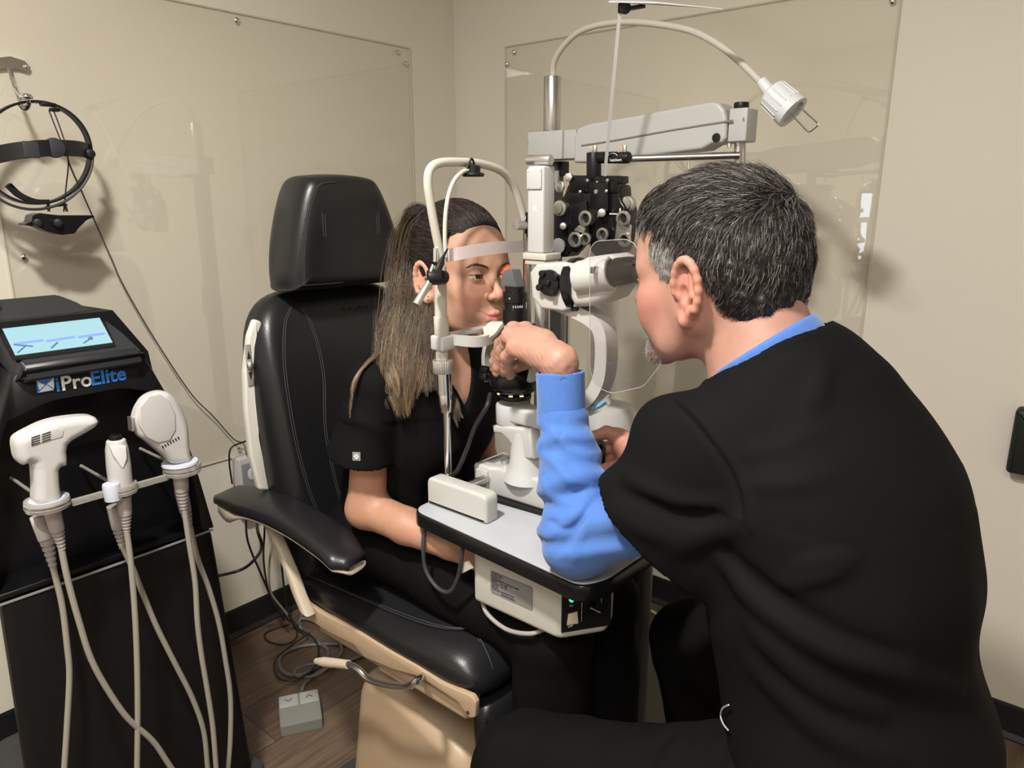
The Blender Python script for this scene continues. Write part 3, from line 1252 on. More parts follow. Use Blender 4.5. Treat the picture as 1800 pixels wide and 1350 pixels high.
    # ---------------- handpieces
    HW = mat('handpiece_white', (0.48, 0.465, 0.45), 0.3, coat=0.2)
    HG = mat('handpiece_grey', (0.36, 0.34, 0.33), 0.4)
    HV = mat('handpiece_blue_grey', (0.50, 0.53, 0.60), 0.4)

    def flat(pts, X, t, bev, **k):
        P = [(W(u, v, X=X).y, W(u, v, X=X).z) for u, v in pts]
        if sum(P[i - 1][0] * P[i][1] - P[i][0] * P[i - 1][1] for i in range(len(P))) < 0:
            P = P[::-1]
        return prism(P, -t / 2, t / 2, Matrix(((0, 0, 1, X), (1, 0, 0, 0), (0, 1, 0, 0), (0, 0, 0, 1))), bev=bev, seg=4)

    def shell(pts, X, t, r, parent, extra=None):
        P = [(W(u, v, X=X).y, W(u, v, X=X).z) for u, v in pts]
        P = [tuple(q)[:2] for q in spline([Vector((a, b, 0)) for a, b in P], 3, True)]
        M = np.array(((0, 0, 1, X), (1, 0, 0, 0), (0, 1, 0, 0), (0, 0, 0, 1)), float)
        Q = SDF()
        Q.add(poly_sdf(P, t / 2, r, M))
        A_ = np.array([(X, a, b) for a, b in P])
        return nobj('shell', Q.mesh(A_.min(0) - 0.03, A_.max(0) + 0.03, 0.0015, smooth=1), HW, parent=parent)

    def relief(u0, v0, u1, v1, X, r=0.0125):
        a, b = W(u0, v0, X=X), W(u1, v1, X=X)
        L = (b - a).length
        pr = [(0, r), (L * 0.45, r * 0.92)]
        for i in range(5):
            t = 0.5 + 0.1 * i
            pr += [(L * t, r * (0.9 - 0.35 * (i / 4))), (L * (t + 0.04), r * (0.86 - 0.35 * (i / 4))), (L * (t + 0.045), r * (0.62 - 0.22 * (i / 4))), (L * (t + 0.085), r * (0.60 - 0.22 * (i / 4)))]
        pr += [(L, r * 0.48)]
        return lathe(a, b - a, pr, 20)

    def cable(p1, p2, X1, X2):
        A = [W(u, v, X=X1) for u, v in p1]
        Bq = [W(u, v, X=X2) for u, v in p2]
        la, lb = A[-1].copy(), Bq[-1].copy()
        # let the lead carry on to the floor, loop and come back up
        da = (A[-1] - A[-2]).normalized()
        db = (Bq[-1] - Bq[-2]).normalized()
        a2 = la + da * max(0.02, (la.z - 0.05) * 0.5)
        b2 = lb + db * max(0.02, (lb.z - 0.05) * 0.5)
        a2.z, b2.z = max(a2.z, 0.08), max(b2.z, 0.08)
        mid = [(a2 * 2 + b2) / 3, (a2 + b2 * 2) / 3]
        for m_ in mid:
            m_.z = 0.012
            m_.x += 0.05
        return tube(A + [a2] + mid + [b2] + Bq[::-1], 0.0052, n=10, sm=6)

    RG = mat('relief_grey', (0.33, 0.30, 0.285), 0.5)
    # A : T shaped
    ha = thing('laser_handpiece', W(83, 880, X=DX), 'white T-shaped laser handpiece in the left ring of the cart dock', 'handpiece')
    outl = [(21, 776), (27, 765), (50, 752), (74, 741), (100, 734), (130, 730), (150, 729), (162, 731), (168, 739), (161, 749), (142, 761), (114, 780), (113, 814), (99, 824), (100, 884), (60, 884), (57, 850), (53, 812), (36, 815), (26, 806), (22, 790)]
    shell(outl, DX, 0.046, 0.015, ha)
    v_ = [(56, 768), (100, 752), (112, 756), (110, 768), (60, 782)]
    vt = obj('vent_panel', flat(v_, DX + 0.0225, 0.003, 0.001), HW, parent=ha)
    obj('vent_slot', [flat([(a, b), (a + 15, b - 5), (a + 15, b - 3.5), (a, b + 1.5)], DX + 0.0243, 0.001, 0) for a in (55, 74) for b in (769 - (a == 74) * 6 + k * 4.2 for k in range(4))], PRINT_K, parent=vt, smooth=0)
    obj('tip', flat([(158, 733), (167, 733), (170, 741), (163, 747)], DX, 0.03, 0.002), BLACKM, parent=ha)
    obj('collar', lathe(W(83, 876, X=DX), (0, 0, -1), [(0, 0.0315), (0.004, 0.0325), (0.008, 0.0255)], 28), HV, parent=ha)
    obj('strain_relief', relief(91, 896, 109, 964, DX), RG, parent=ha)
    obj('strain_relief', relief(72, 905, 94, 1000, DX - 0.05), RG, parent=ha)
    obj('socket_elbow', [cyl(W(66, 905, X=DX - 0.06), W(80, 950, X=DX - 0.045), 0.013, 0.011, bev=0.003)], HW, parent=ha)
    obj('cable', cable([(107, 960), (120, 1023), (140, 1096), (160, 1158), (189, 1212), (225, 1263), (269, 1303), (301, 1350)],
                       [(93, 996), (109, 1063), (118, 1136), (122, 1187), (118, 1270), (113, 1350)], DX, DX - 0.045), CABLE_G, parent=ha)
    # B : slim
    hb = thing('laser_handpiece', W(212, 858, X=DX), 'slim white pen-like handpiece with a black button top in the middle ring', 'handpiece')
    P0, P1 = W(203, 768, X=DX), W(214, 868, X=DX)
    ax = (P1 - P0)
    L = ax.length
    obj('shell', lathe(P0, ax, [(0.004, 0.012), (L * 0.06, 0.0155), (L * 0.2, 0.0185), (L * 0.5, 0.020), (L * 0.8, 0.0195), (L, 0.0185)], 32), HW, parent=hb)
    obj('button', lathe(P0 - ax.normalized() * 0.004, ax, [(0, 0.008), (0.002, 0.0105), (0.008, 0.011), (0.010, 0.010)], 28), BLACKM, parent=hb)
    obj('thumb_plate', flat([(191, 783), (221, 783), (223, 805), (217, 823), (212, 822), (198, 800)], DX + 0.0185, 0.006, 0.0025), mat('pearl_white', (0.72, 0.72, 0.72), 0.2), parent=hb)
    obj('collar', [lathe(W(195, 850, X=DX + 0.01), (0, 0, -1), [(0, 0.0135), (0.003, 0.0145), (0.03, 0.0135)], 24)], HV, parent=hb)
    obj('strain_relief', relief(217, 872, 223, 933, DX), RG, parent=hb)
    obj('strain_relief', relief(200, 889, 215, 962, DX - 0.05), RG, parent=hb)
    obj('cable', cable([(222, 928), (229, 980), (234, 1034), (238, 1092), (241, 1169), (242, 1259), (241, 1350)],
                       [(214, 958), (236, 1005), (252, 1046), (276, 1103), (309, 1169), (338, 1227), (358, 1285), (365, 1350)], DX, DX - 0.045), CABLE_G, parent=hb)
    # C : paddle
    hc = thing('laser_handpiece', W(320, 823, X=DX), 'white paddle-shaped handpiece with a round head in the right ring', 'handpiece')
    outl = [(276, 687), (286, 687), (294, 690), (305, 700), (315, 716), (323, 735), (327, 752), (329, 780), (331, 808), (322, 813), (298, 813), (284, 800), (268, 787), (255, 776), (242, 766), (237, 755), (233, 738), (236, 722), (243, 708), (252, 697), (264, 690)]
    shell(outl, DX, 0.040, 0.015, hc)
    obj('head_disc', flat([(262, 694), (282, 692), (298, 706), (308, 728), (309, 755), (298, 775), (276, 779), (256, 768), (243, 745), (243, 716)], DX + 0.019, 0.006, 0.003), HW, parent=hc, smooth=60)
    obj('vent_slot', [flat([(284 + i * 4.6, 784 - i * 2.6), (286 + i * 4.6, 783 - i * 2.6), (288 + i * 4.6, 787 - i * 2.6), (286 + i * 4.6, 788 - i * 2.6)], DX + 0.0205, 0.001, 0) for i in range(7)], PRINT_K, parent=hc, smooth=0)
    obj('sensor', [flat([(227, 733), (233, 733), (235, 756), (229, 757)], DX, 0.02, 0.002)], SILVER, parent=hc)
    obj('collar', lathe(W(316, 811, X=DX), (0.0, 0, -1), [(0, 0.0315), (0.004, 0.0325), (0.008, 0.0255)], 28), HV, parent=hc)
    obj('strain_relief', relief(316, 828, 323, 893, DX, 0.014), RG, parent=hc)
    obj('strain_relief', relief(318, 862, 334, 932, DX - 0.05), RG, parent=hc)
    obj('cable', cable([(323, 889), (332, 951), (343, 1023), (347, 1092), (354, 1150), (365, 1216), (374, 1277), (380, 1350)],
                       [(334, 925), (348, 983), (367, 1034), (385, 1096), (396, 1158), (405, 1223), (405, 1296), (401, 1350)], DX, DX - 0.045), CABLE_G, parent=hc)


build_machine()
# ================================================================== EXAM CHAIR
def build_chair():
    ch = thing('exam_chair', (-1.0, 1.0, 0.0), 'black leather reclining exam chair with beige frame, headrest and padded armrests', 'chair')
    CY = 0.99
    # ---- headrest : rings in the YZ plane
    def hr_ring(x, s, dz=0.0):
        base = [(-0.128, 0.0), (-0.120, 0.085), (-0.088, 0.178), (-0.05, 0.196), (0.05, 0.196), (0.088, 0.176), (0.132, 0.075), (0.145, 0.0), (0.125, -0.012), (-0.10, -0.012)]
        P = spline([(a, b, 0) for a, b in base], 6, True)
        c = Vector((0.004, 0.09, 0))
        out = []
        for p in P:
            q = c + (p - c) * s * 1.11
            out.append(V(x, CY + q.x, 1.238 + q.y + dz))
        return out
    xs = [(-1.398, 0.60), (-1.395, 0.80), (-1.385, 0.93), (-1.365, 1.0), (-1.335, 1.015), (-1.305, 1.0), (-1.288, 0.97), (-1.276, 0.90), (-1.270, 0.78), (-1.268, 0.55), (-1.270, 0.25)]
    h = obj('headrest', loft([hr_ring(x, s) for x, s in xs]), LEATHER, parent=ch, smooth=80, subd=1)
    for s_ in ((-1.2745, 0.875),):
        R = hr_ring(s_[0], s_[1])
        n = len(R)
        a0 = [R[k] for k in range(0, n // 2 + 12)]
        for off in (0, 0.004):
            pts = [p + V(0.0008, off if p.y < CY else -off, 0) for p in (R[(k) % n] for k in range(n - 8, n + 20))]
            obj('seam', tube(pts, 0.0006, n=5, sm=0), THREAD, parent=h)
    for dy in (-0.07, 0.07):
        obj('seam', [tube([V(-1.2685 - 0.012 * (k / 5) ** 3, CY + dy + 0.006 * s * 0.5, 1.325 + 0.021 * k) for k in range(6)], 0.0006, n=5) for s in (-1, 1)], THREAD, parent=h)
    obj('headrest_post', [box((-1.375, CY, 1.19), (0.012, 0.06, 0.14), 0.004)], STEEL, parent=ch)
    # ---- backrest: horizontal rings stacked in z
    pts_l = [(515, 513), (475, 533), (458, 555), (454, 591), (451, 680), (455, 769), (467, 849)]
    def back_ring(z, hw, x0, th, conc, n=48):
        out = []
        for k in range(n):
            a = 2 * pi * k / n
            ca, sa = cos(a), sin(a)
            x = math.copysign(abs(ca) ** (2 / 2.8), ca) * th / 2
            y = math.copysign(abs(sa) ** (2 / 3.2), sa) * hw
            if x > 0:
                t = y / hw
                x += conc * (abs(t) ** 2.2) - conc * 0.35 * (abs(t) > 0.86) * ((abs(t) - 0.86) / 0.14) ** 2 * 2
            out.append(V(x0 + x, CY + y, z))
        return out
    prof = [(0.56, 0.150, -1.30, 0.06, 0.0), (0.58, 0.175, -1.30, 0.10, 0.02), (0.66, 0.190, -1.31, 0.115, 0.04), (0.78, 0.205, -1.325, 0.115, 0.05), (0.90, 0.216, -1.34, 0.115, 0.055),
            (1.00, 0.219, -1.35, 0.11, 0.05), (1.08, 0.217, -1.36, 0.105, 0.04), (1.135, 0.208, -1.367, 0.10, 0.028), (1.174, 0.188, -1.372, 0.09, 0.015), (1.198, 0.160, -1.376, 0.07, 0.005), (1.210, 0.12, -1.378, 0.045, 0.0), (1.213, 0.07, -1.379, 0.02, 0.0)]
    br = obj('backrest', loft([back_ring(*p) for p in prof]), LEATHER, parent=ch, smooth=80, subd=1)
    def onback(z, t, lift=0.001):
        # point on the front surface at height z and lateral fraction t
        zz = [p[0] for p in prof]
        g = lambda i: float(np.interp(z, zz, [p[i] for p in prof]))
        hw, x0, th, conc = g(1), g(2), g(3), g(4)
        sa = abs(t)
        s_ = sa ** 1.6
        ca = sqrt(max(0, 1 - s_ * s_))
        x = ca ** (2 / 2.8) * th / 2 + conc * sa ** 2.2
        return V(x0 + x + lift, CY + t * hw, z)
    for sg in (-1, 1):
        for d in (0, 0.025):
            obj('seam', tube([onback(z, sg * (t + d)) for z, t in ((1.18, 0.66), (1.15, 0.72), (1.08, 0.77), (1.0, 0.80), (0.9, 0.80), (0.8, 0.76), (0.7, 0.66), (0.62, 0.55))], 0.0007, n=5), THREAD, parent=br)
            obj('seam', tube([onback(z, sg * (t + d)) for z, t in ((1.175, 0.50), (1.14, 0.40), (1.08, 0.34), (1.02, 0.34), (0.96, 0.39), (0.9, 0.42), (0.8, 0.40), (0.7, 0.34))], 0.0007, n=5), THREAD, parent=br)
    # embossed maker's mark on the leather
    p = W(608, 549, X=-1.315)
    a = onback(1.168, -0.02, 0.0)
    zz = p.z
    obj('embossed_mark', text('TOPCON', 0.017, Matrix(((0, 0, 1, onback(zz, 0.25, 0.0008).x), (1, 0, 0, p.y), (0, 1, 0.2, zz), (0, 0, 0, 1))), 0.0008), mat('embossed', (0.03, 0.03, 0.031), 0.5), parent=br, smooth=0)
    # ---- shell bracket beside the back
    BR = mat('chair_bracket_white', (0.58, 0.56, 0.50), 0.4)
    o_ = [(449, 561), (438, 591), (431, 658), (433, 724), (442, 804), (456, 862)]
    i_ = [(459, 566), (457, 600), (452, 690), (456, 770), (474, 862)]
    Xb = -1.335
    P = [W(u, v, X=Xb) for u, v in o_] + [W(u + 3, v, X=Xb) for u, v in i_[::-1]]
    P2 = rpoly([(q.y, q.z) for q in P], 0.006, 3)
    bk = obj('side_bracket', prism(P2, -0.018, 0.0, Matrix(((0, 0, 1, Xb), (1, 0, 0, 0), (0, 1, 0, 0), (0, 0, 0, 1))), bev=0.005), BR, parent=ch)
    c = W(438, 642, X=Xb + 0.001)
    obj('switch_plate', [box(c, (0.003, 0.012, 0.085), 0.001)], mat('switch_grey', (0.30, 0.29, 0.26), 0.4), parent=bk)
    obj('switch_knob', sphere(c + V(0.004, 0, 0), (0.006, 0.007, 0.009)), SILVER, parent=bk)
    for s_ in (1, -1):
        obj('arrow_mark', prism([(-0.004, 0.014 * s_), (0.004, 0.014 * s_), (0, 0.030 * s_)], 0, 0.001, Matrix(((0, 0, 1, c.x + 0.0015), (1, 0, 0, c.y), (0, 1, 0, c.z), (0, 0, 0, 1)))), PRINT_K, parent=bk, smooth=0)
    P3 = [V(Xb, 2 * CY - q.y, q.z) for q in P]
    obj('side_bracket', prism([(a[0] * -1 + 2 * CY, a[1]) for a in P2][::-1], -0.018, 0.0, Matrix(((0, 0, 1, Xb), (1, 0, 0, 0), (0, 1, 0, 0), (0, 0, 0, 1))), bev=0.005), BR, parent=ch)

    # ---- armrests
    near = [(370, 884), (400, 893), (438, 903), (472, 917), (505, 935), (535, 955), (560, 974), (580, 993), (594, 1005)]
    far = [(384, 866), (408, 858), (440, 856), (478, 861), (509, 872), (545, 890), (580, 910), (620, 936), (658, 966)]
    N_ = spline([W(u, v, Y=0.715) for u, v in near], 4)
    F_ = spline([W(u, v, Y=0.805) for u, v in far], 4)
    for side in (0, 1):
        rings, low = [], []
        n = len(N_)
        for k in range(n):
            a, b = N_[k], F_[k]
            t = k / (n - 1)
            w = min(1.0, 0.35 + 4 * t, 0.55 + 3.5 * (1 - t))
            m = (a + b) / 2
            ax = (b - a) / 2
            up = V(0, 0, 0.5 * 0.030 * w + 0.004)
            up = up - ax * 0.0
            r = sellipse(m + V(0, 0, -0.004), ax * w, up, 1.0, 1.0, 2.6, 20)
            a2 = N_[max(k - 1, 0)]
            rings.append(r)
            # beige under-shell
            dip = 0.030 * math.exp(-((t - 0.10) / 0.07) ** 2) + 0.006
            lowc = m + V(0, 0, -0.012 - dip * 0.5)
            low.append(sellipse(lowc, ax * (w * 0.93), V(0, 0, dip * 0.5 + 0.006), 1, 1, 2.4, 16))
        if side:
            rings = [[V(q.x, 2 * CY - q.y, q.z) for q in r] for r in rings]
            low = [[V(q.x, 2 * CY - q.y, q.z) for q in r] for r in low]
        ap = obj('armrest_pad', loft(rings), LEATHER, parent=ch, smooth=80)
        obj('armrest_shell', loft(low[1:]), BEIGE2, parent=ch, smooth=70)
        st = []
        yy = 0.775 if not side else 2 * CY - 0.775
        for (u, v, wd) in ((478, 925, 0.034), (500, 975, 0.030), (515, 1010, 0.028), (526, 1042, 0.030), (540, 1075, 0.03)):
            p = W(u, v, Y=0.775)
            st.append(sellipse(V(p.x, yy, p.z), (1, 0, -0.2), (0, 1, 0), wd / 2, 0.012, 4, 16))
        obj('armrest_post', loft(st), BEIGE2, parent=ch, smooth=50)
    # ---- seat rail and pan
    for side in (0, 1):
        up_ = [(522, 1038), (540, 1062), (570, 1081), (615, 1103), (686, 1146), (733, 1172), (772, 1199), (800, 1212), (829, 1224), (836, 1236), (835, 1262)]
        lo_ = [(824, 1263), (805, 1235), (776, 1216), (737, 1190), (690, 1177), (640, 1156), (622, 1134), (583, 1115), (546, 1092), (526, 1062)]
        P = [W(u, v, Y=0.79) for u, v in up_ + lo_]
        poly = rpoly([(q.x, q.z) for q in P], 0.004, 2)
        y0 = 0.79 if not side else 2 * CY - 0.79 - 0.012
        rl = obj('seat_rail', prism(poly, 0, 0.012, Matrix(((1, 0, 0, 0), (0, 0, 1, y0), (0, 1, 0, 0), (0, 0, 0, 1))), bev=0.003), BEIGE, parent=ch, smooth=22)
        q = W(823, 1252, Y=0.79)
        if not side:
            obj('pivot_hole', cyl(V(q.x, 0.7893, q.z), V(q.x, 0.788, q.z), 0.003, n=12), PRINT_K, parent=rl)
    obj('seat_pan', [box((-1.0, CY, 0.51), (0.44, 0.37, 0.03), 0.01)], BEIGE, parent=ch)
    # ---- seat cushion: sections along X
    rings = []
    secs = [(-1.330, 0.10, 0.560, 0.03), (-1.325, 0.17, 0.565, 0.06), (-1.30, 0.185, 0.572, 0.08), (-1.20, 0.192, 0.580, 0.09), (-1.05, 0.196, 0.578, 0.095), (-0.92, 0.198, 0.580, 0.10), (-0.84, 0.198, 0.585, 0.11), (-0.79, 0.195, 0.580, 0.10), (-0.765, 0.185, 0.572, 0.075), (-0.752, 0.165, 0.566, 0.04), (-0.748, 0.12, 0.564, 0.015)]
    for x, hw, zc, th in secs:
        rings.append(sellipse(V(x, CY, zc), (0, 1, 0), (0, 0, 1), hw, th / 2, 3.0, 40))
    sc = obj('seat_cushion', loft(rings), LEATHER, parent=ch, smooth=80, subd=1)
    for d in (0, 0.006):
        obj('seam', tube([V(-1.28 + d, CY - 0.17, 0.606), V(-1.0, CY - 0.165 + d, 0.622), V(-0.88, CY - 0.155 + d, 0.632), V(-0.82 - d, CY - 0.12, 0.638), V(-0.80 - d, CY - 0.04, 0.634), V(-0.80 - d, CY + 0.06, 0.634)], 0.0007, n=5), THREAD, parent=sc)
        obj('seam', tube([V(-0.82 - d, CY - 0.12, 0.638), V(-0.775 - d, CY - 0.135, 0.612), V(-0.757 - d, CY - 0.14, 0.585), V(-0.76 - d, CY - 0.14, 0.55)], 0.0007, n=5), THREAD, parent=sc)
    # ---- leg rest hanging from the seat front
    rings = []
    for z, x, s_ in ((0.53, -0.775, 0.5), (0.52, -0.772, 0.9), (0.48, -0.765, 1.0), (0.40, -0.752, 1.0), (0.30, -0.735, 1.0), (0.235, -0.725, 0.95), (0.22, -0.722, 0.6)):
        rings.append(sellipse(V(x, CY, z), (0, 1, 0), (1, 0, 0), 0.175 * (0.6 + 0.4 * s_), 0.035 * s_, 3.4, 32))
    lr = obj('leg_rest', loft(rings), LEATHER, parent=ch, smooth=80, subd=1)
    # ---- pedestal cover
    poly = rpoly([(-1.215, 0.0), (-1.150, 0.37), (-1.125, 0.415), (-1.06, 0.430), (-0.83, 0.36), (-0.80, 0.30), (-0.80, 0.0)], 0.03, 5)
    Q = SDF()
    Q.add(poly_sdf(poly, 0.15, 0.035, np.array(((1, 0, 0, 0), (0, 0, 1, 0.99), (0, 1, 0, 0), (0, 0, 0, 1)), float)))
    Q.add(lambda p: 0.017 - p[:, 2], 0.0, 'i')
    nobj('pedestal_cover', Q.mesh((-1.26, 0.80, -0.01), (-0.76, 1.18, 0.47), 0.006, smooth=1), BEIGE, parent=ch)
    obj('lift_column', [box((-1.0, CY, 0.45), (0.16, 0.16, 0.12), 0.01)], mat('lift_column_grey', (0.1, 0.09, 0.08), 0.5), parent=ch)  # column in one even dark grey
    obj('base_plate', [box((-1.02, CY, 0.008), (0.62, 0.42, 0.016), 0.006)], DGREY, parent=ch)
    # ---- recline lever
    L = lambda pts, Y=0.75: [W(u, v, Y=Y) for u, v in pts]
    lp = L([(556, 1162), (612, 1168)])
    lv = obj('recline_lever', tube(L([(600, 1166), (613, 1168), (630, 1177), (647, 1193), (678, 1203), (714, 1206), (733, 1196)]) + [W(744, 1186, Y=0.80)], 0.0065, n=14), STEEL, parent=ch)
    obj('grip', tube([lp[0], (lp[0] * 3 + lp[1]) / 4, (lp[0] + lp[1]) / 2, lp[1]], [0.006, 0.0095, 0.0095, 0.0085], n=16), BEIGE2, parent=lv)
    obj('lever_bracket', [box(W(700, 1178, Y=0.83), (0.10, 0.02, 0.035), 0.004)], BEIGE2, parent=ch)


build_chair()

# ------------------------------------------------------------------ floor things
fp = thing('foot_pedal', W(525, 1262, Z=0), 'square grey foot pedal with two arrow keys on the wood floor', 'foot pedal')
fc = ORG[fp.name]
PG = mat('pedal_grey', (0.22, 0.215, 0.195), 0.45)
xa = (W(560, 1217, Z=0.03) - W(489, 1232, Z=0.03))
wd_ = xa.length
xa.normalize()
ya = V(-xa.y, xa.x, 0)
o = (W(560, 1217, Z=0.03) + W(489, 1232, Z=0.03)) / 2 - ya * 0.0
dp = 0.115
Mx = Matrix(((xa.x, ya.x, 0, o.x - ya.x * dp / 2), (xa.y, ya.y, 0, o.y - ya.y * dp / 2), (0, 0, 1, 0), (0, 0, 0, 1)))
side = [(-dp / 2, 0.001), (dp / 2, 0.001), (dp / 2, 0.040), (0.008, 0.044), (-dp / 2, 0.030)]
MS = Mx @ Matrix(((0, 0, 1, 0), (1, 0, 0, 0), (0, 1, 0, 0), (0, 0, 0, 1)))
obj('pedal_body', prism(side, -wd_ / 2, wd_ / 2, MS, bev=0.004), PG, parent=fp)
for s in (-1, 1):
    k = obj('pedal_key', xf(box((s * wd_ / 4, dp * 0.25, 0.0425), (wd_ / 2 - 0.004, dp / 2 - 0.008, 0.006), 0.002), Mx), mat('key_grey', (0.36, 0.36, 0.345), 0.4), parent=fp)
    a = 0.009
    zz = 0.0462
    pts = [(-a, -s * a * .6), (0, s * a * .6), (a, -s * a * .6)]
    obj('arrow_mark', xf(tube([(s * wd_ / 4 + p[0], dp * 0.25 + p[1], zz) for p in pts], 0.0012, n=5, sm=0), Mx), PRINT_K, parent=k)
q = lambda pts, z=0.006: [W(u, v, Z=z) for u, v in pts]
zo = lambda L: [(340 + a / 2.546, 820 + b / 2.546) for a, b in L]
obj('pedal_cable', tube(q(zo([(485, 1005), (500, 970), (560, 920), (640, 890), (720, 860), (760, 840), (770, 800)])), 0.005), CABLE_M, parent=fp)
t = obj('coiled_cable', tube(q(zo([(510, 575), (480, 690), (490, 740), (560, 790), (600, 820), (590, 870), (500, 925), (420, 930), (385, 890), (400, 840), (480, 805), (600, 795), (700, 800), (760, 830)]), 0.006), 0.005), CABLE_M)
tag(t, 'thick grey cable coiled on the floor behind the exam chair', 'cable')
t = obj('coiled_cable', tube(q(zo([(470, 700), (490, 680), (560, 700), (620, 740)]) + zo([(660, 800), (650, 850), (560, 930), (470, 940), (455, 915), (500, 890), (570, 880)]), 0.017), 0.004), CABLE_M)
tag(t, 'loop of mid grey cable lying over the thicker coil on the floor', 'cable')
t = obj('thin_cable', tube(q(zo([(430, 705), (330, 740), (325, 775), (380, 795), (440, 785), (465, 745), (440, 700), (420, 680), (380, 640)]), 0.004), 0.003), CABLE_B)
tag(t, 'thin black cable looped on the floor near the baseboard', 'cable')
t = obj('thin_cable', tube(q(zo([(520, 745), (440, 800), (370, 860), (365, 920), (400, 955), (470, 950), (540, 900), (560, 830), (540, 770), (470, 725), (440, 700)]), 0.026), 0.003), CABLE_B)
tag(t, 'black cable making the widest loop over the grey coil', 'cable')
# leads dropping behind the chair
for i, (pts, r, m, lab) in enumerate((
        ([(452, 925), (460, 960), (446, 985), (420, 1003), (366, 1016)], 0.0045, CABLE_B, 'thick black lead curving from behind the armrest to the laser cart'),
        ([(433, 934), (440, 965), (455, 1000), (470, 1035), (480, 1058), (498, 1085)], 0.0035, CABLE_B, 'black lead dropping from behind the armrest to the floor, the left one'),
        ([(465, 935), (463, 975), (467, 1015), (476, 1050), (500, 1090)], 0.0032, CABLE_B, 'black lead dropping straight from behind the armrest to the floor'),
        ([(482, 938), (474, 985), (473, 1020), (478, 1045), (505, 1080)], 0.0035, mat('taupe_cable', (0.25, 0.22, 0.17), 0.5), 'taupe lead hanging against the wall behind the armrest'))):
    P = [W(u, v, X=-1.93 + 0.008 * i + (0.0 if k else 0.0)) for k, (u, v) in enumerate(pts)]
    if i == 0:
        P = [W(u, v, X=-1.80 if k < 3 else -1.86) for k, (u, v) in enumerate(pts)]
    top = W(pts[0][0], pts[0][1] - 60, X=P[0].x)
    if i == 0:
        top = W(pts[0][0] + 6, pts[0][1] - 50, X=XL + 0.004)
    t = obj('hanging_lead', tube([top] + P, r, n=8), m)
    tag(t, lab, 'cable')
# ================================================================== SLIT LAMP TABLE
ID4 = Matrix.Identity(4)
SY = 0.98


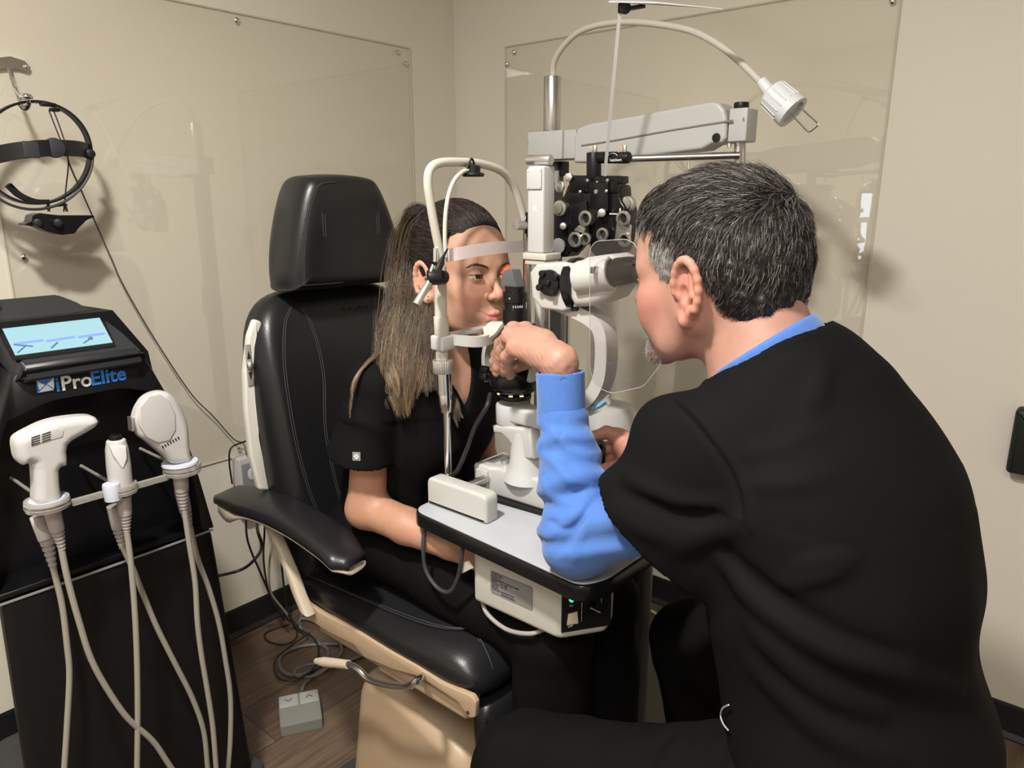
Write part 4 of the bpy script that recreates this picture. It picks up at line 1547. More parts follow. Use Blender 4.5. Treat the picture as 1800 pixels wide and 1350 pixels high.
def build_table():
    tb = thing('instrument_table', (-0.72, 0.99, 0.70), 'white instrument table top with a thick black edge and control box beneath', 'table')
    out = rpoly([(-0.925, 0.818), (-0.535, 0.790), (-0.515, 0.83), (-0.510, 1.17), (-0.925, 1.17)], [0.03, 0.02, 0.03, 0.03, 0.03], 6)
    inn = []
    c = Vector((-0.72, 0.985))
    obj('table_edge', prism(out, 0.829, 0.8585, ID4, bev=0.006), mat('table_black_edge', (0.006, 0.006, 0.007), 0.25, spec=0.4), parent=tb)
    inn = [((p[0] - c.x) * 0.985 + c.x, (p[1] - c.y) * 0.982 + c.y) for p in out]
    obj('table_top', prism(inn, 0.855, 0.860, ID4, bev=0.001), mat('table_white', (0.37, 0.38, 0.405), 0.35, var=0.03, vscale=30), parent=tb)
    # control box
    bx = rpoly([(-0.79, 0.838), (-0.606, 0.838), (-0.560, 0.905), (-0.575, 0.95), (-0.79, 0.95)], [0.006, 0.012, 0.01, 0.01, 0.01], 4)
    cb = obj('control_box', prism(bx, 0.717, 0.831, ID4, bev=0.010, seg=4), mat('box_white', (0.47, 0.455, 0.41), 0.38), parent=tb, smooth=50)
    # front panel on the slanted corner face
    a, b = V(-0.606, 0.838, 0), V(-0.560, 0.905, 0)
    ax = (b - a).normalized()
    nn = V(ax.y, -ax.x, 0)
    M = Matrix(((ax.x, 0, nn.x, a.x), (ax.y, 0, nn.y, a.y), (0, 1, 0, 0), (0, 0, 0, 1)))
    L = (b - a).length
    fp_ = obj('control_panel', prism([(0.004, 0.732), (L + 0.006, 0.732), (L + 0.006, 0.829), (0.004, 0.829)], -0.002, 0.0015, M), BLACKP, parent=cb, smooth=0)
    P = lambda u, v, t=0.0016: M @ Vector((u, v, t))
    obj('power_lamp', lathe(P(0.019, 0.789), nn, [(0, 0.004), (0.003, 0.0038), (0.005, 0.002)], 16), mat('green_lamp', (0.05, 0.5, 0.3), 0.3, emit=(0.05, 0.75, 0.38), estr=1.1), parent=fp_)
    obj('power_switch', prism([(0.012, 0.746), (0.031, 0.746), (0.029, 0.767), (0.014, 0.765)], 0.0015, 0.005, M, bev=0.001), mat('switch_ivory', (0.68, 0.58, 0.44), 0.4), parent=fp_)
    obj('panel_marks', [text('ON', 0.004, M @ Matrix.Translation((0.016, 0.7765, 0.0017)), 0.0002), text('OFF', 0.005, M @ Matrix.Translation((0.014, 0.740, 0.0017)), 0.0002),
                        tube([P(0.056 + 0.013 * cos(t), 0.786 + 0.013 * sin(t)) for t in np.linspace(0.8, 2.9, 8)], 0.0005, n=5, sm=0),
                        box((0.037, 0.782, 0.0017), (0.0006, 0.07, 0.0003), M=M),
                        box((0.070, 0.793, 0.0017), (0.0006, 0.035, 0.0003), M=M)], PRINT_W, parent=fp_, smooth=0)
    dk = obj('dimmer_knob', lathe(P(0.054, 0.772), nn, [(0, 0.0075), (0.010, 0.007), (0.011, 0.006)], 20), BLACKM, parent=fp_)
    obj('pointer', tube([P(0.047, 0.776, 0.0128), P(0.064, 0.765, 0.0128)], 0.0007, n=5, sm=0), PRINT_W, parent=dk)
    # rating plate
    p = W(865, 1010, Y=0.8375)
    pl = [W(u, v, Y=0.8372) for u, v in ((863, 1007), (936, 1048), (935, 1082), (863, 1040))]
    x0, x1 = min(q.x for q in pl), max(q.x for q in pl)
    z0, z1 = min(q.z for q in pl), max(q.z for q in pl)
    MP = Matrix(((1, 0, 0, 0), (0, 0, -1, 0.8368), (0, 1, 0, 0), (0, 0, 0, 1)))
    rp = obj('rating_plate', prism(rpoly([(x0, 0.752), (x1, 0.752), (x1, 0.792), (x0, 0.792)], 0.003), -0.001, 0.0006, MP), mat('plate_grey', (0.20, 0.195, 0.19), 0.5, 0.0), parent=cb, smooth=0)
    rows = ['TOPCON', 'MODEL  SL', 'POWER SUPPLY FOR SLIT LAMP', 'INPUT      AC 120V', 'OUTPUT    6V  3A', 'SER.NO.', 'TOPCON CORPORATION', '                  MADE IN JAPAN']
    g = []
    for i, r in enumerate(rows):
        h = 0.0058 if i == 0 else 0.0042
        g.append(text(r, h, MP @ Matrix.Translation((x0 + 0.003, 0.7865 - 0.0046 * i, 0.0008)), 0.0001, 0.00012))
    obj('plate_text', g, PRINT_K, parent=rp, smooth=0)
    # arm beneath
    obj('support_arm', [box((-0.70, 1.13, 0.78), (0.06, 0.25, 0.05), 0.01), cyl((-0.70, 1.25, 0.02), (-0.70, 1.25, 0.80), 0.03), box((-0.70, 1.25, 0.01), (0.3, 0.25, 0.02), 0.005)], DGREY, parent=tb)
    # leads below the table
    pw = lambda u, v, Y: W(u, v, Y=Y)
    t = obj('power_cable', tube([pw(748, 920, 0.84), pw(744, 955, 0.826), pw(748, 1000, 0.824), pw(768, 1032, 0.824), pw(790, 1040, 0.824), pw(805, 1015, 0.824), pw(812, 975, 0.824), pw(814, 955, 0.835)], 0.0038), mat('lead_charcoal', (0.035, 0.036, 0.04), 0.45), parent=tb)
    obj('power_cable', tube([pw(846, 1048, 0.862), pw(856, 1078, 0.846), pw(890, 1106, 0.842), pw(930, 1114, 0.842), pw(958, 1106, 0.862)], 0.0038), mat('lead_taupe', (0.30, 0.275, 0.25), 0.45), parent=tb)
    obj('hang_tag', [([pw(812, 1008, 0.828), pw(813, 990, 0.828), pw(824, 985, 0.828), pw(832, 998, 0.828)] + [p + V(0, 0.0008, 0) for p in [pw(812, 1008, 0.828), pw(813, 990, 0.828), pw(824, 985, 0.828), pw(832, 998, 0.828)]],
                      [[0, 1, 2, 3], [7, 6, 5, 4], [0, 4, 5, 1], [1, 5, 6, 2], [2, 6, 7, 3], [3, 7, 4, 0]])], mat('tag_paper', (0.45, 0.43, 0.36), 0.6), parent=tb, smooth=0)


build_table()


def build_slit_lamp():
    sl = thing('slit_lamp', (-0.80, 0.98, 0.861), 'white slit lamp microscope with chin rest and black eyepieces on the white table', 'slit lamp')
    # rail covers and axle
    for y0, y1 in ((0.855, 0.888), (1.092, 1.127)):
        rc = obj('rail_cover', prism(rpoly([(-0.920, 0.8605), (-0.775, 0.8605), (-0.775, 0.912), (-0.920, 0.912)], [0.003, 0.003, 0.014, 0.014], 5), y0, y1,
                                     Matrix(((1, 0, 0, 0), (0, 0, 1, 0), (0, 1, 0, 0), (0, 0, 0, 1))), bev=0.006, seg=4), WHITE, parent=sl, smooth=50)
    obj('axle', cyl((-0.852, 0.88, 0.899), (-0.852, 1.10, 0.899), 0.0085, n=24), STEEL, parent=sl)
    # sliding base
    pl = rpoly([(-0.885, 0.942), (-0.845, 0.942), (-0.835, 0.950), (-0.66, 0.955), (-0.62, 0.970), (-0.62, 1.03), (-0.885, 1.03)], 0.006, 3)
    bs = obj('base', [prism(pl, 0.866, 0.922, ID4, bev=0.006, seg=3)], WHITE, parent=sl, smooth=50)
    obj('base_gap', prism([(-0.88, 0.933), (-0.66, 0.95), (-0.63, 0.97), (-0.63, 1.02), (-0.88, 1.02)], 0.8605, 0.867, ID4), BLACKP, parent=sl)
    obj('base_plate', [box((-0.862, 0.9405, 0.895), (0.030, 0.004, 0.040), 0.0015), lathe(V(-0.874, 0.9385, 0.910), (0, -1, 0), [(0, 0.0018), (0.001, 0.001)], 10), lathe(V(-0.850, 0.9385, 0.880), (0, -1, 0), [(0, 0.0018), (0.001, 0.001)], 10)], WHITE, parent=sl)
    obj('base_insert', [box((-0.862, 0.985, 0.923), (0.02, 0.05, 0.003), 0.001), cyl((-0.835, 0.975, 0.921), (-0.835, 0.975, 0.930), 0.008, bev=0.001)], SILVER, parent=sl)
    # joystick
    js = W(1045, 815, Y=0.985)
    obj('joystick', lathe(V(js.x, 0.985, 0.912), (0, 0, 1), [(0, 0.018), (0.012, 0.015), (0.016, 0.008), (0.03, 0.008), (0.034, 0.016), (0.045, 0.0185), (0.085, 0.0185), (0.092, 0.016), (0.094, 0.008)], 32), BLACKM, parent=sl)
    # column and pivot
    P = lambda u, v, Y=SY: W(u, v, Y=Y)
    cx = P(922, 760).x
    obj('column', [lathe(V(-0.785, SY, 0.905), (0, 0, 1), [(0, 0.045), (0.015, 0.040), (0.03, 0.033), (0.08, 0.030), (0.095, 0.028)], 40)], LGREY, parent=sl)
    # swept foot bracket
    w = lambda u, v: (P(u, v).x, P(u, v).z)
    foot = [w(882, 742), w(950, 748), w(955, 800), w(935, 800), w(921, 786), w(910, 768), w(898, 757), w(884, 755)]
    foot = [(a, b) for a, b in foot]
    obj('swing_arm', prism(foot, SY - 0.028, SY + 0.028, Matrix(((1, 0, 0, 0), (0, 0, 1, 0), (0, 1, 0, 0), (0, 0, 0, 1))), bev=0.005), WHITE, parent=sl, smooth=50)
    c0 = P(898, 722)
    obj('pivot_block', [lathe(V(c0.x, SY, P(898, 743).z), (0, 0, 1), [(0, 0.026), (0.003, 0.0275), (0.034, 0.0275), (0.037, 0.026)], 36),
                        box((c0.x + 0.05, SY, P(898, 722).z), (0.09, 0.045, 0.030), 0.006)], LGREY, parent=sl, smooth=50)
    # illumination drum: black, lying on its side, knurled knobs
    dc = P(905, 662)
    dr = obj('lamp_drum', [lathe(V(dc.x, SY, dc.z - 0.032), (0, 0, 1), [(0, 0.022), (0.006, 0.034), (0.014, 0.043), (0.024, 0.046), (0.040, 0.045), (0.052, 0.036), (0.058, 0.025)], 40)], BLACKM, parent=sl)
    obj('lamp_drum_ring', [knurl(V(dc.x, SY, dc.z - 0.040), V(dc.x, SY, dc.z - 0.031), 0.030, 60, 0.001)], BLACKP, parent=sl)
    GL = mat('lamp_leak', (0.5, 0.3, 0.1), 0.3, emit=(1.0, 0.62, 0.32), estr=1.6)
    for a in (-1.1, -0.5, -2.0):
        d = V(cos(a), sin(a), 0)
        obj('vent_glow', box(V(0, 0, 0), (0.002, 0.007, 0.0016), 0, M=frame(V(dc.x, SY, dc.z - 0.0285) + d * 0.0325, d, y=V(-d.y, d.x, 0))), GL, parent=dr, smooth=0)
    k0, k1 = W(845, 655, Y=0.95), W(878, 660, Y=0.965)
    ax = (k1 - k0).normalized()
    obj('knurled_knob', [knurl(k0, k0 + ax * 0.014, 0.0135, 40, 0.0012)], BLACKP, parent=sl)
    obj('knob_shaft', [cyl(k0 + ax * 0.014, k0 + ax * 0.045, 0.0075), cyl(k0 + ax * 0.024, k0 + ax * 0.028, 0.010)], BLACKM, parent=sl)
    # white yoke around the drum
    arc = [P(866, 668), P(861, 640), P(862, 612), P(872, 590), P(888, 577), P(905, 572)]
    obj('lamp_yoke', strip([q + V(0, 0.0, 0) for q in arc], (0, 1, 0), 0.036, 0.008, sm=5), WHITE, parent=sl, smooth=60)
    arc2 = [P(940, 668), P(945, 640), P(944, 612), P(935, 590), P(920, 577), P(905, 572)]
    obj('lamp_yoke', strip(arc2, (0, 1, 0), 0.036, 0.008, sm=5), WHITE, parent=sl, smooth=60)
    # illumination tube
    t0, t1 = P(905, 584), P(903, 502)
    H = t1.z - t0.z
    X0, Z0 = t0.x, t0.z
    tb = obj('illumination_tube', lathe(V(X0, SY, Z0), (0, 0, 1), [(0, 0.019), (0.016, 0.019), (0.017, 0.0225), (0.042, 0.0225), (0.043, 0.0195), (0.053, 0.0195), (0.054, 0.0215), (0.071, 0.0215), (0.072, 0.018), (H - 0.001, 0.018), (H, 0.016)], 44), BLACKM, parent=sl)
    for a, z in ((-1.2, 0.008), (-0.3, 0.008), (-1.3, 0.062)):
        d = V(cos(a), sin(a), 0)
        obj('set_screw', lathe(V(X0, SY, Z0 + z) + d * (0.019 if z < 0.02 else 0.0215), d, [(0, 0.002), (0.0012, 0.0016)], 10), CHROME, parent=tb)
    obj('scale_marks', [box(V(X0, SY, Z0 + 0.0475) + V(cos(a), sin(a), 0) * 0.0197, (0.0008, 0.0016, 0.004), 0) for a in (-1.0, -0.8, -0.6, -0.4, -0.2)], PRINT_W, parent=tb, smooth=0)
    # mirror blade on top
    mb = [w(887, 505), w(890, 480), w(896, 473), w(907, 474), w(915, 505)]
    obj('mirror_holder', prism(mb, SY - 0.012, SY + 0.012, Matrix(((1, 0, 0, 0), (0, 0, 1, 0), (0, 1, 0, 0), (0, 0, 0, 1))), bev=0.001), mat('mirror_grey', (0.10, 0.10, 0.105), 0.35), parent=tb)
    # tonometer tower
    TX, TY = -0.815, 1.05
    tc = W(951, 365, Y=TY)
    z0, z1 = W(951, 444, Y=TY).z, W(951, 292, Y=TY).z
    tw = obj('tower', [box((tc.x, TY, (z0 + z1) / 2), (0.036, 0.034, z1 - z0), 0.004)], LGREY, parent=sl)
    obj('tower_plate', [box((tc.x - 0.001, TY - 0.0185, z1 - 0.022), (0.032, 0.003, 0.034), 0.001)] +
        [lathe(V(tc.x + dx, TY - 0.020, z1 - 0.022 + dz), (0, -1, 0), [(0, 0.0018), (0.001, 0.001)], 10) for dx in (-0.013, 0.013) for dz in (-0.013, 0.013)], LGREY, parent=tw)
    obj('tower_cap', [cyl(W(928, 281, Y=TY) + V(0, 0, 0), W(969, 281, Y=TY), 0.0085, bev=0.001)], SILVER, parent=tw)
    obj('tower_flange', [box((tc.x + 0.003, TY, z0 - 0.006), (0.052, 0.046, 0.012), 0.002), box((tc.x + 0.003, TY, z0 - 0.016), (0.046, 0.04, 0.010), 0.002)], CREAM, parent=tw)
    obj('embossed_letter', [text('R', 0.014, Matrix(((1, 0, 0, tc.x - 0.004), (0, 0, -1, TY - 0.0172), (0, 1, 0, tc.z - 0.006), (0, 0, 0, 1))), 0.0003),
                            text('KERATO SCOPE', 0.0035, Matrix(((1, 0, 0, tc.x - 0.013), (0, 0, -1, TY - 0.0172), (0, 1, 0, z0 + 0.034), (0, 0, 0, 1))), 0.0002) if False else text('- - - -', 0.004, Matrix(((1, 0, 0, tc.x - 0.008), (0, 0, -1, TY - 0.0172), (0, 1, 0, z0 + 0.034), (0, 0, 0, 1))), 0.0002)], PRINT_W, parent=tw, smooth=0)
    zr = 1.00
    obj('guide_rod', cyl(V(tc.x - 0.018, TY - 0.012, zr), V(tc.x - 0.018, TY - 0.012, z0 - 0.02), 0.0055), STEEL, parent=sl)
    obj('guide_rod', cyl(V(tc.x + 0.016, TY, zr), V(tc.x + 0.016, TY, z0 - 0.02), 0.0055), CHROME, parent=sl)
    obj('mast', [box(V(tc.x - 0.001, TY, (zr + z0) / 2 - 0.01), (0.014, 0.014, z0 - zr), 0.002)], CREAM, parent=sl)
    obj('guide_rod', cyl(V(tc.x + 0.036, TY + 0.03, zr), V(tc.x + 0.036, TY + 0.03, z0 - 0.05), 0.0085), STEEL, parent=sl)
    obj('stop_screw', [cyl(V(P(930, 576).x, SY + 0.01, P(930, 580).z), V(P(930, 570).x, SY + 0.01, P(930, 574).z + 0.004), 0.005)], BLACKP, parent=sl)
    # microscope arm
    aw = [P(985, 532), P(1018, 545), P(1048, 562), P(1063, 583), P(1066, 625), P(1060, 668), P(1040, 700), P(1000, 722), P(940, 735)]
    obj('microscope_arm', strip(aw, (0, 1, 0), 0.034, 0.022, sm=6), WHITE, parent=sl, smooth=60)
    # microscope body
    mbp = [w(950, 476), w(962, 461), w(1010, 459), w(1030, 462), w(1030, 536), w(1008, 545), w(970, 540), w(953, 520)]
    MB_ = obj('microscope_body', prism(mbp, SY - 0.030, SY + 0.034, Matrix(((1, 0, 0, 0), (0, 0, 1, 0), (0, 1, 0, 0), (0, 0, 0, 1))), bev=0.006, seg=4), WHITE, parent=sl, smooth=50)
    kc = W(968, 497, Y=SY - 0.031)
    kb = obj('magnification_knob', [lathe(kc, (0, -1, 0), [(0, 0.021), (0.003, 0.0215), (0.007, 0.020), (0.008, 0.017)], 40), lathe(kc + V(0, -0.008, 0), (0, -1, 0), [(0, 0.006), (0.004, 0.0055), (0.005, 0.004)], 20)], BLACKM, parent=MB_)
    for a in (2.2, 3.6, 0.6, 5.3):
        d = V(cos(a), 0, sin(a))
        obj('grip_lug', [cyl(kc + d * 0.018 + V(0, -0.012, 0), kc + d * 0.018, 0.0055, bev=0.0008)], BLACKP, parent=kb)
    hx = P(1016, 500)
    a0, a1 = V(-0.690, SY, 1.263), V(-0.660, SY, 1.267)
    dd = (a1 - a0).normalized()
    obj('focus_ring', [lathe(a0, dd, [(0, 0.040), (0.003, 0.044), (0.014, 0.044), (0.017, 0.041)], 48)], BLACKM, parent=sl)
    # binocular head: white housings, one tube for each eye
    head = [w(1022, 463), w(1050, 450), w(1088, 445), w(1103, 452), w(1106, 500), w(1090, 523), w(1060, 535), w(1030, 537), w(1020, 520)]
    hd = obj('binocular_head', prism(head, SY - 0.036, SY + 0.036, Matrix(((1, 0, 0, 0), (0, 0, 1, 0), (0, 1, 0, 0), (0, 0, 0, 1))), bev=0.014, seg=5), WHITE, parent=sl, smooth=60)
    for s in (-1, 1):
        yy = SY + 0.026 * s
        e0, e1 = V(-0.600, yy, 1.291), V(-0.560, yy, 1.299)
        d = (e1 - e0).normalized()
        ep = obj('eyepiece', lathe(e0 - d * 0.006, d, [(0, 0.0225), (0.009, 0.0225), (0.010, 0.0205), (0.012, 0.0205), (0.013, 0.0215), (0.034, 0.0205), (0.048, 0.018), (0.048, 0.013), (0.044, 0.012)], 40), BLACKM, parent=hd)
        obj('eyepiece_ring', lathe(e0 - d * 0.008, d, [(0, 0.0245), (0.008, 0.0245), (0.009, 0.0225)], 40), SILVER, parent=hd)
        obj('eyepiece_mount', cyl(V(-0.662, yy, 1.278), V(-0.600, yy, 1.291), 0.0275, 0.027, bev=0.003), WHITE, parent=hd)
    obj('collar_screw', [lathe(P(1079, 462, SY - 0.0365), (0, -1, 0), [(0, 0.0015), (0.001, 0.001)], 8)], BLACKP, parent=hd)
    obj('head_marks', [text('60', 0.006, Matrix(((1, 0, 0, P(1056, 487).x), (0, 0, -1, SY - 0.0364), (0, 1, 0, P(1056, 487).z), (0, 0, 0, 1))), 0.0002)], PRINT_K, parent=hd, smooth=0)
    # breath shield: large clear sheet hung in front of the head
    shp = [(1036, 438), (1046, 424), (1100, 420), (1118, 430), (1124, 470), (1160, 560), (1162, 640), (1130, 680), (1075, 692), (1046, 680), (1036, 650)]
    YS = SY - 0.065
    pp = [W(u, v, Y=YS) for u, v in shp]
    poly = [(q.x, q.z) for q in pp]
    bsr = obj('breath_shield', prism(rpoly(poly, 0.008, 4), 0, 0.002, Matrix(((1, 0, 0, 0), (0, 0, 1, YS), (0, 1, 0, 0), (0, 0, 0, 1)))), glass_mat('shield_plastic', (0.95, 0.94, 0.94), 0.01, 0.0), parent=sl, smooth=0)
    obj('shield_rim', tube([V(a, YS + 0.001, b) for a, b in rpoly(poly, 0.008, 4)], 0.0005, n=5, sm=0, closed=True), mat('shield_edge', (0.42, 0.40, 0.38), 0.3), parent=bsr)
    obj('shield_clip', [box(V(W(1040, 475, Y=YS).x, SY - 0.05, W(1040, 475, Y=YS).z), (0.006, 0.03, 0.010), 0.001)], STEEL, parent=bsr)
    # scale arm below, with blue reticle strip
    obj('angle_scale', [strip([W(1035, 724, Y=0.985), W(1050, 717, Y=0.975), W(1068, 703, Y=0.98), W(1072, 696, Y=0.99)], (0, 0, 1), 0.014, 0.004, sm=4)], WHITE, parent=sl)
    obj('scale_print', [strip([W(1040, 718, Y=0.972), W(1052, 712, Y=0.970), W(1064, 703, Y=0.973)], (0, 0, 1), 0.005, 0.0005, sm=4)], mat('scale_blue', (0.15, 0.4, 0.65), 0.4), parent=sl)
    obj('rear_housing', [lathe(V(-0.70, 1.115, 0.915), (0, 0, 1), [(0, 0.05), (0.04, 0.048), (0.10, 0.045), (0.115, 0.040)], 36)], WHITE, parent=sl)

    # ---------------- chin rest frame
    CX, NY, FY = -0.880, 0.868, 1.092
    ww = lambda u, v, X=CX: W(u, v, X=X)
    hoop_n = [(776, 455), (768, 420), (757, 360), (752, 320), (757, 296), (775, 286), (810, 285), (845, 288), (880, 300), (900, 322), (913, 355), (924, 400), (927, 450)]
    fr = obj('head_frame', tube([ww(u, v) for u, v in hoop_n], 0.0072, n=16, sm=6), CREAM, parent=sl)
    n0 = ww(775, 470)
    zt = ww(775, 465).z
    Yn = n0.y
    zz = lambda v, u=777: ww(u, v).z
    yy_ = lambda v, u: ww(u, v).y
    obj('near_upright', [cyl(ww(775, 440), ww(775, 470), 0.0062), cyl(ww(774, 468), ww(775, 560), 0.0105), cyl(ww(775, 556), ww(777, 597), 0.0125, bev=0.001), cyl(ww(776, 600), ww(777, 632), 0.0105)], CREAM, parent=sl)
    obj('upright_sleeve', [cyl(ww(766, 436), ww(766, 460), 0.0045), cyl(ww(775, 462), ww(775, 471), 0.0066)], CHROME, parent=sl)
    obj('height_collar', knurl(ww(779, 655), ww(778, 632), 0.0175, 56, 0.0008), SILVER, parent=sl)
    obj('near_post', [cyl(ww(782, 692), ww(780, 655), 0.0130), cyl(ww(784, 723), ww(782, 690), 0.0115, bev=0.001), cyl(W(788, 832, Y=0.904), ww(784, 722), 0.0072), cyl(V(W(788, 832, Y=0.904).x, 0.904, 0.861), W(788, 832, Y=0.904), 0.009)], CHROME, parent=sl)
    obj('far_upright', [cyl(ww(925, 450), ww(925, 640), 0.0062), cyl(V(CX, ww(925, 450).y, 0.862), ww(925, 640), 0.0085)], STEEL, parent=sl)
    fc = ww(925, 440)
    # fixation scale on the far upright
    sc_ = obj('eye_level_scale', [box(W(928, 395, X=CX + 0.012), (0.004, 0.013, 0.045), 0.001)], BLACKP, parent=sl)
    MSc = lambda y, z: Matrix(((0, 0, 1, CX + 0.0145), (1, 0, 0, y), (0, 1, 0, z), (0, 0, 0, 1)))
    q = W(924, 400, X=CX + 0.0145)
    for i, (ch_, dz) in enumerate((('1', 0.014), ('2', -0.002), ('3', -0.018))):
        obj('scale_number', [text(ch_, 0.010, MSc(q.y - 0.003, q.z + dz), 0.0002)], PRINT_W, parent=sc_, smooth=0)
    obj('scale_ticks', [box(V(CX + 0.0146, q.y + 0.008, q.z + 0.020 - 0.004 * k), (0.0003, 0.003, 0.0008)) for k in range(10)], PRINT_W, parent=sc_, smooth=0)
    obj('scale_pointer', [cyl(W(906, 396, X=CX + 0.01), W(921, 396, X=CX + 0.01), 0.0085, n=24), cyl(W(933, 396, X=CX + 0.018), W(941, 396, X=CX + 0.018), 0.002)], SILVER, parent=sl)
    # forehead band
    bp = [W(783, 449, X=CX - 0.004), W(800, 447, X=CX + 0.010), W(840, 440, X=CX + 0.016), W(880, 435, X=CX + 0.014), W(920, 433, X=CX + 0.002)]
    obj('forehead_band', strip(bp, (0, 0, 1), 0.021, 0.0015, sm=6), mat('band_rubber', (0.78, 0.68, 0.68), 0.4, trans=0.15), parent=sl)
    # chin rest arms
    y0 = ww(765, 600).y
    za_ = ww(775, 598).z
    obj('chin_rest_bracket', [box((CX, (Yn + 0.0) + 0.001, ww(777, 602).z), (0.030, 0.034, 0.026), 0.004)], WHITE, parent=sl)
    arm_pts = [V(CX + 0.006, Yn + 0.01, za_ + 0.001), V(CX + 0.035, Yn + 0.05, za_ - 0.006), V(CX + 0.03, Yn + 0.10, za_ - 0.004)]
    obj('chin_rest_arm', strip(arm_pts, (0, 0, 1), 0.018, 0.012, sm=5), WHITE, parent=sl)
    obj('chin_rest_arm', strip([V(CX + 0.0, Yn + 0.014, za_ + 0.006), V(CX + 0.0, Yn + 0.11, za_ + 0.006)], (0, 0, 1), 0.006, 0.02, sm=1), WHITE, parent=sl)
    cup = [W(852, 588, Y=SY - 0.035), W(862, 582, Y=SY - 0.03), W(873, 570, Y=SY - 0.02), W(880, 568, Y=SY), W(884, 575, Y=SY + 0.02)]
    obj('chin_cup', strip(cup, (1, 0, 0.1), 0.032, 0.006, sm=5), CREAM, parent=sl, smooth=60)
    # fixation lamp: thin goose neck and black clamp
    gn = [ww(784, 452, CX + 0.012), ww(782, 420, CX + 0.012), ww(783, 380, CX + 0.012), ww(788, 345, CX + 0.012), ww(798, 318, CX + 0.012), ww(812, 303, CX + 0.012), ww(822, 299, CX + 0.012)]
    fx = obj('fixation_lamp_arm', tube(gn, 0.0036, n=12), CREAM, parent=sl)
    hc_ = ww(832, 304, CX + 0.012)
    obj('fixation_lamp_head', [lathe(hc_ + V(0, 0, -0.006), (0, 0, 1), [(0, 0.017), (0.003, 0.019), (0.006, 0.017), (0.007, 0.012), (0.016, 0.012), (0.018, 0.010)], 28)], BLACKP, parent=fx)
    obj('fixation_clip', tube([ww(820, 298, CX + 0.013), ww(825, 286, CX + 0.013), ww(829, 279, CX + 0.013), ww(833, 286, CX + 0.013), ww(833, 296, CX + 0.013)], 0.0018, n=8), BLACKP, parent=fx)
    kk = ww(762, 490, CX + 0.02)
    clamp = obj('pivot_clamp', [cyl(ww(752, 488, CX + 0.02), ww(766, 486, CX + 0.02) + V(0.012, 0, 0), 0.0125, bev=0.001), cyl(ww(770, 486, CX + 0.016), ww(782, 488, CX + 0.016), 0.0115, bev=0.002)], BLACKP, parent=sl)
    obj('pivot_arm', tube([ww(764, 486, CX + 0.024), ww(774, 465, CX + 0.024), ww(780, 450, CX + 0.024), ww(787, 437, CX + 0.024)], [0.0055, 0.0058, 0.0025, 0.0014], n=10), BLACKP, parent=sl)
    obj('pivot_handle', cyl(ww(755, 496, CX + 0.024), ww(731, 536, CX + 0.024), 0.0062, bev=0.001), SILVER, parent=sl)
    obj('pivot_screw', cyl(ww(757, 478, CX + 0.026), ww(761, 466, CX + 0.026), 0.003), CHROME, parent=sl)
    # lamp lead
    obj('lamp_lead', tube([W(862, 692, Y=SY - 0.03), W(855, 715, Y=0.93), W(835, 750, Y=0.92), W(820, 790, Y=0.91), W(805, 825, Y=0.90), W(792, 842, Y=0.90), V(-0.90, 0.905, 0.866)], 0.0042), CABLE_B, parent=sl)


build_slit_lamp()

# the slit of light leaving the mirror and falling on the patient's far eye
ld = bpy.data.lights.new('slit_beam', 'SPOT')
ld.energy = 1.0
ld.color = (1.0, 0.16, 0.06)
ld.spot_size = radians(38)
ld.spot_blend = 0.6
ld.shadow_soft_size = 0.004
lo_ = bpy.data.objects.new('slit_beam', ld)
lo_.location = (-0.838, 1.004, 1.262)
lo_.rotation_euler = (Vector((-0.888, 1.048, 1.263)) - Vector(lo_.location)).to_track_quat('-Z', 'Y').to_euler()
COL.objects.link(lo_)
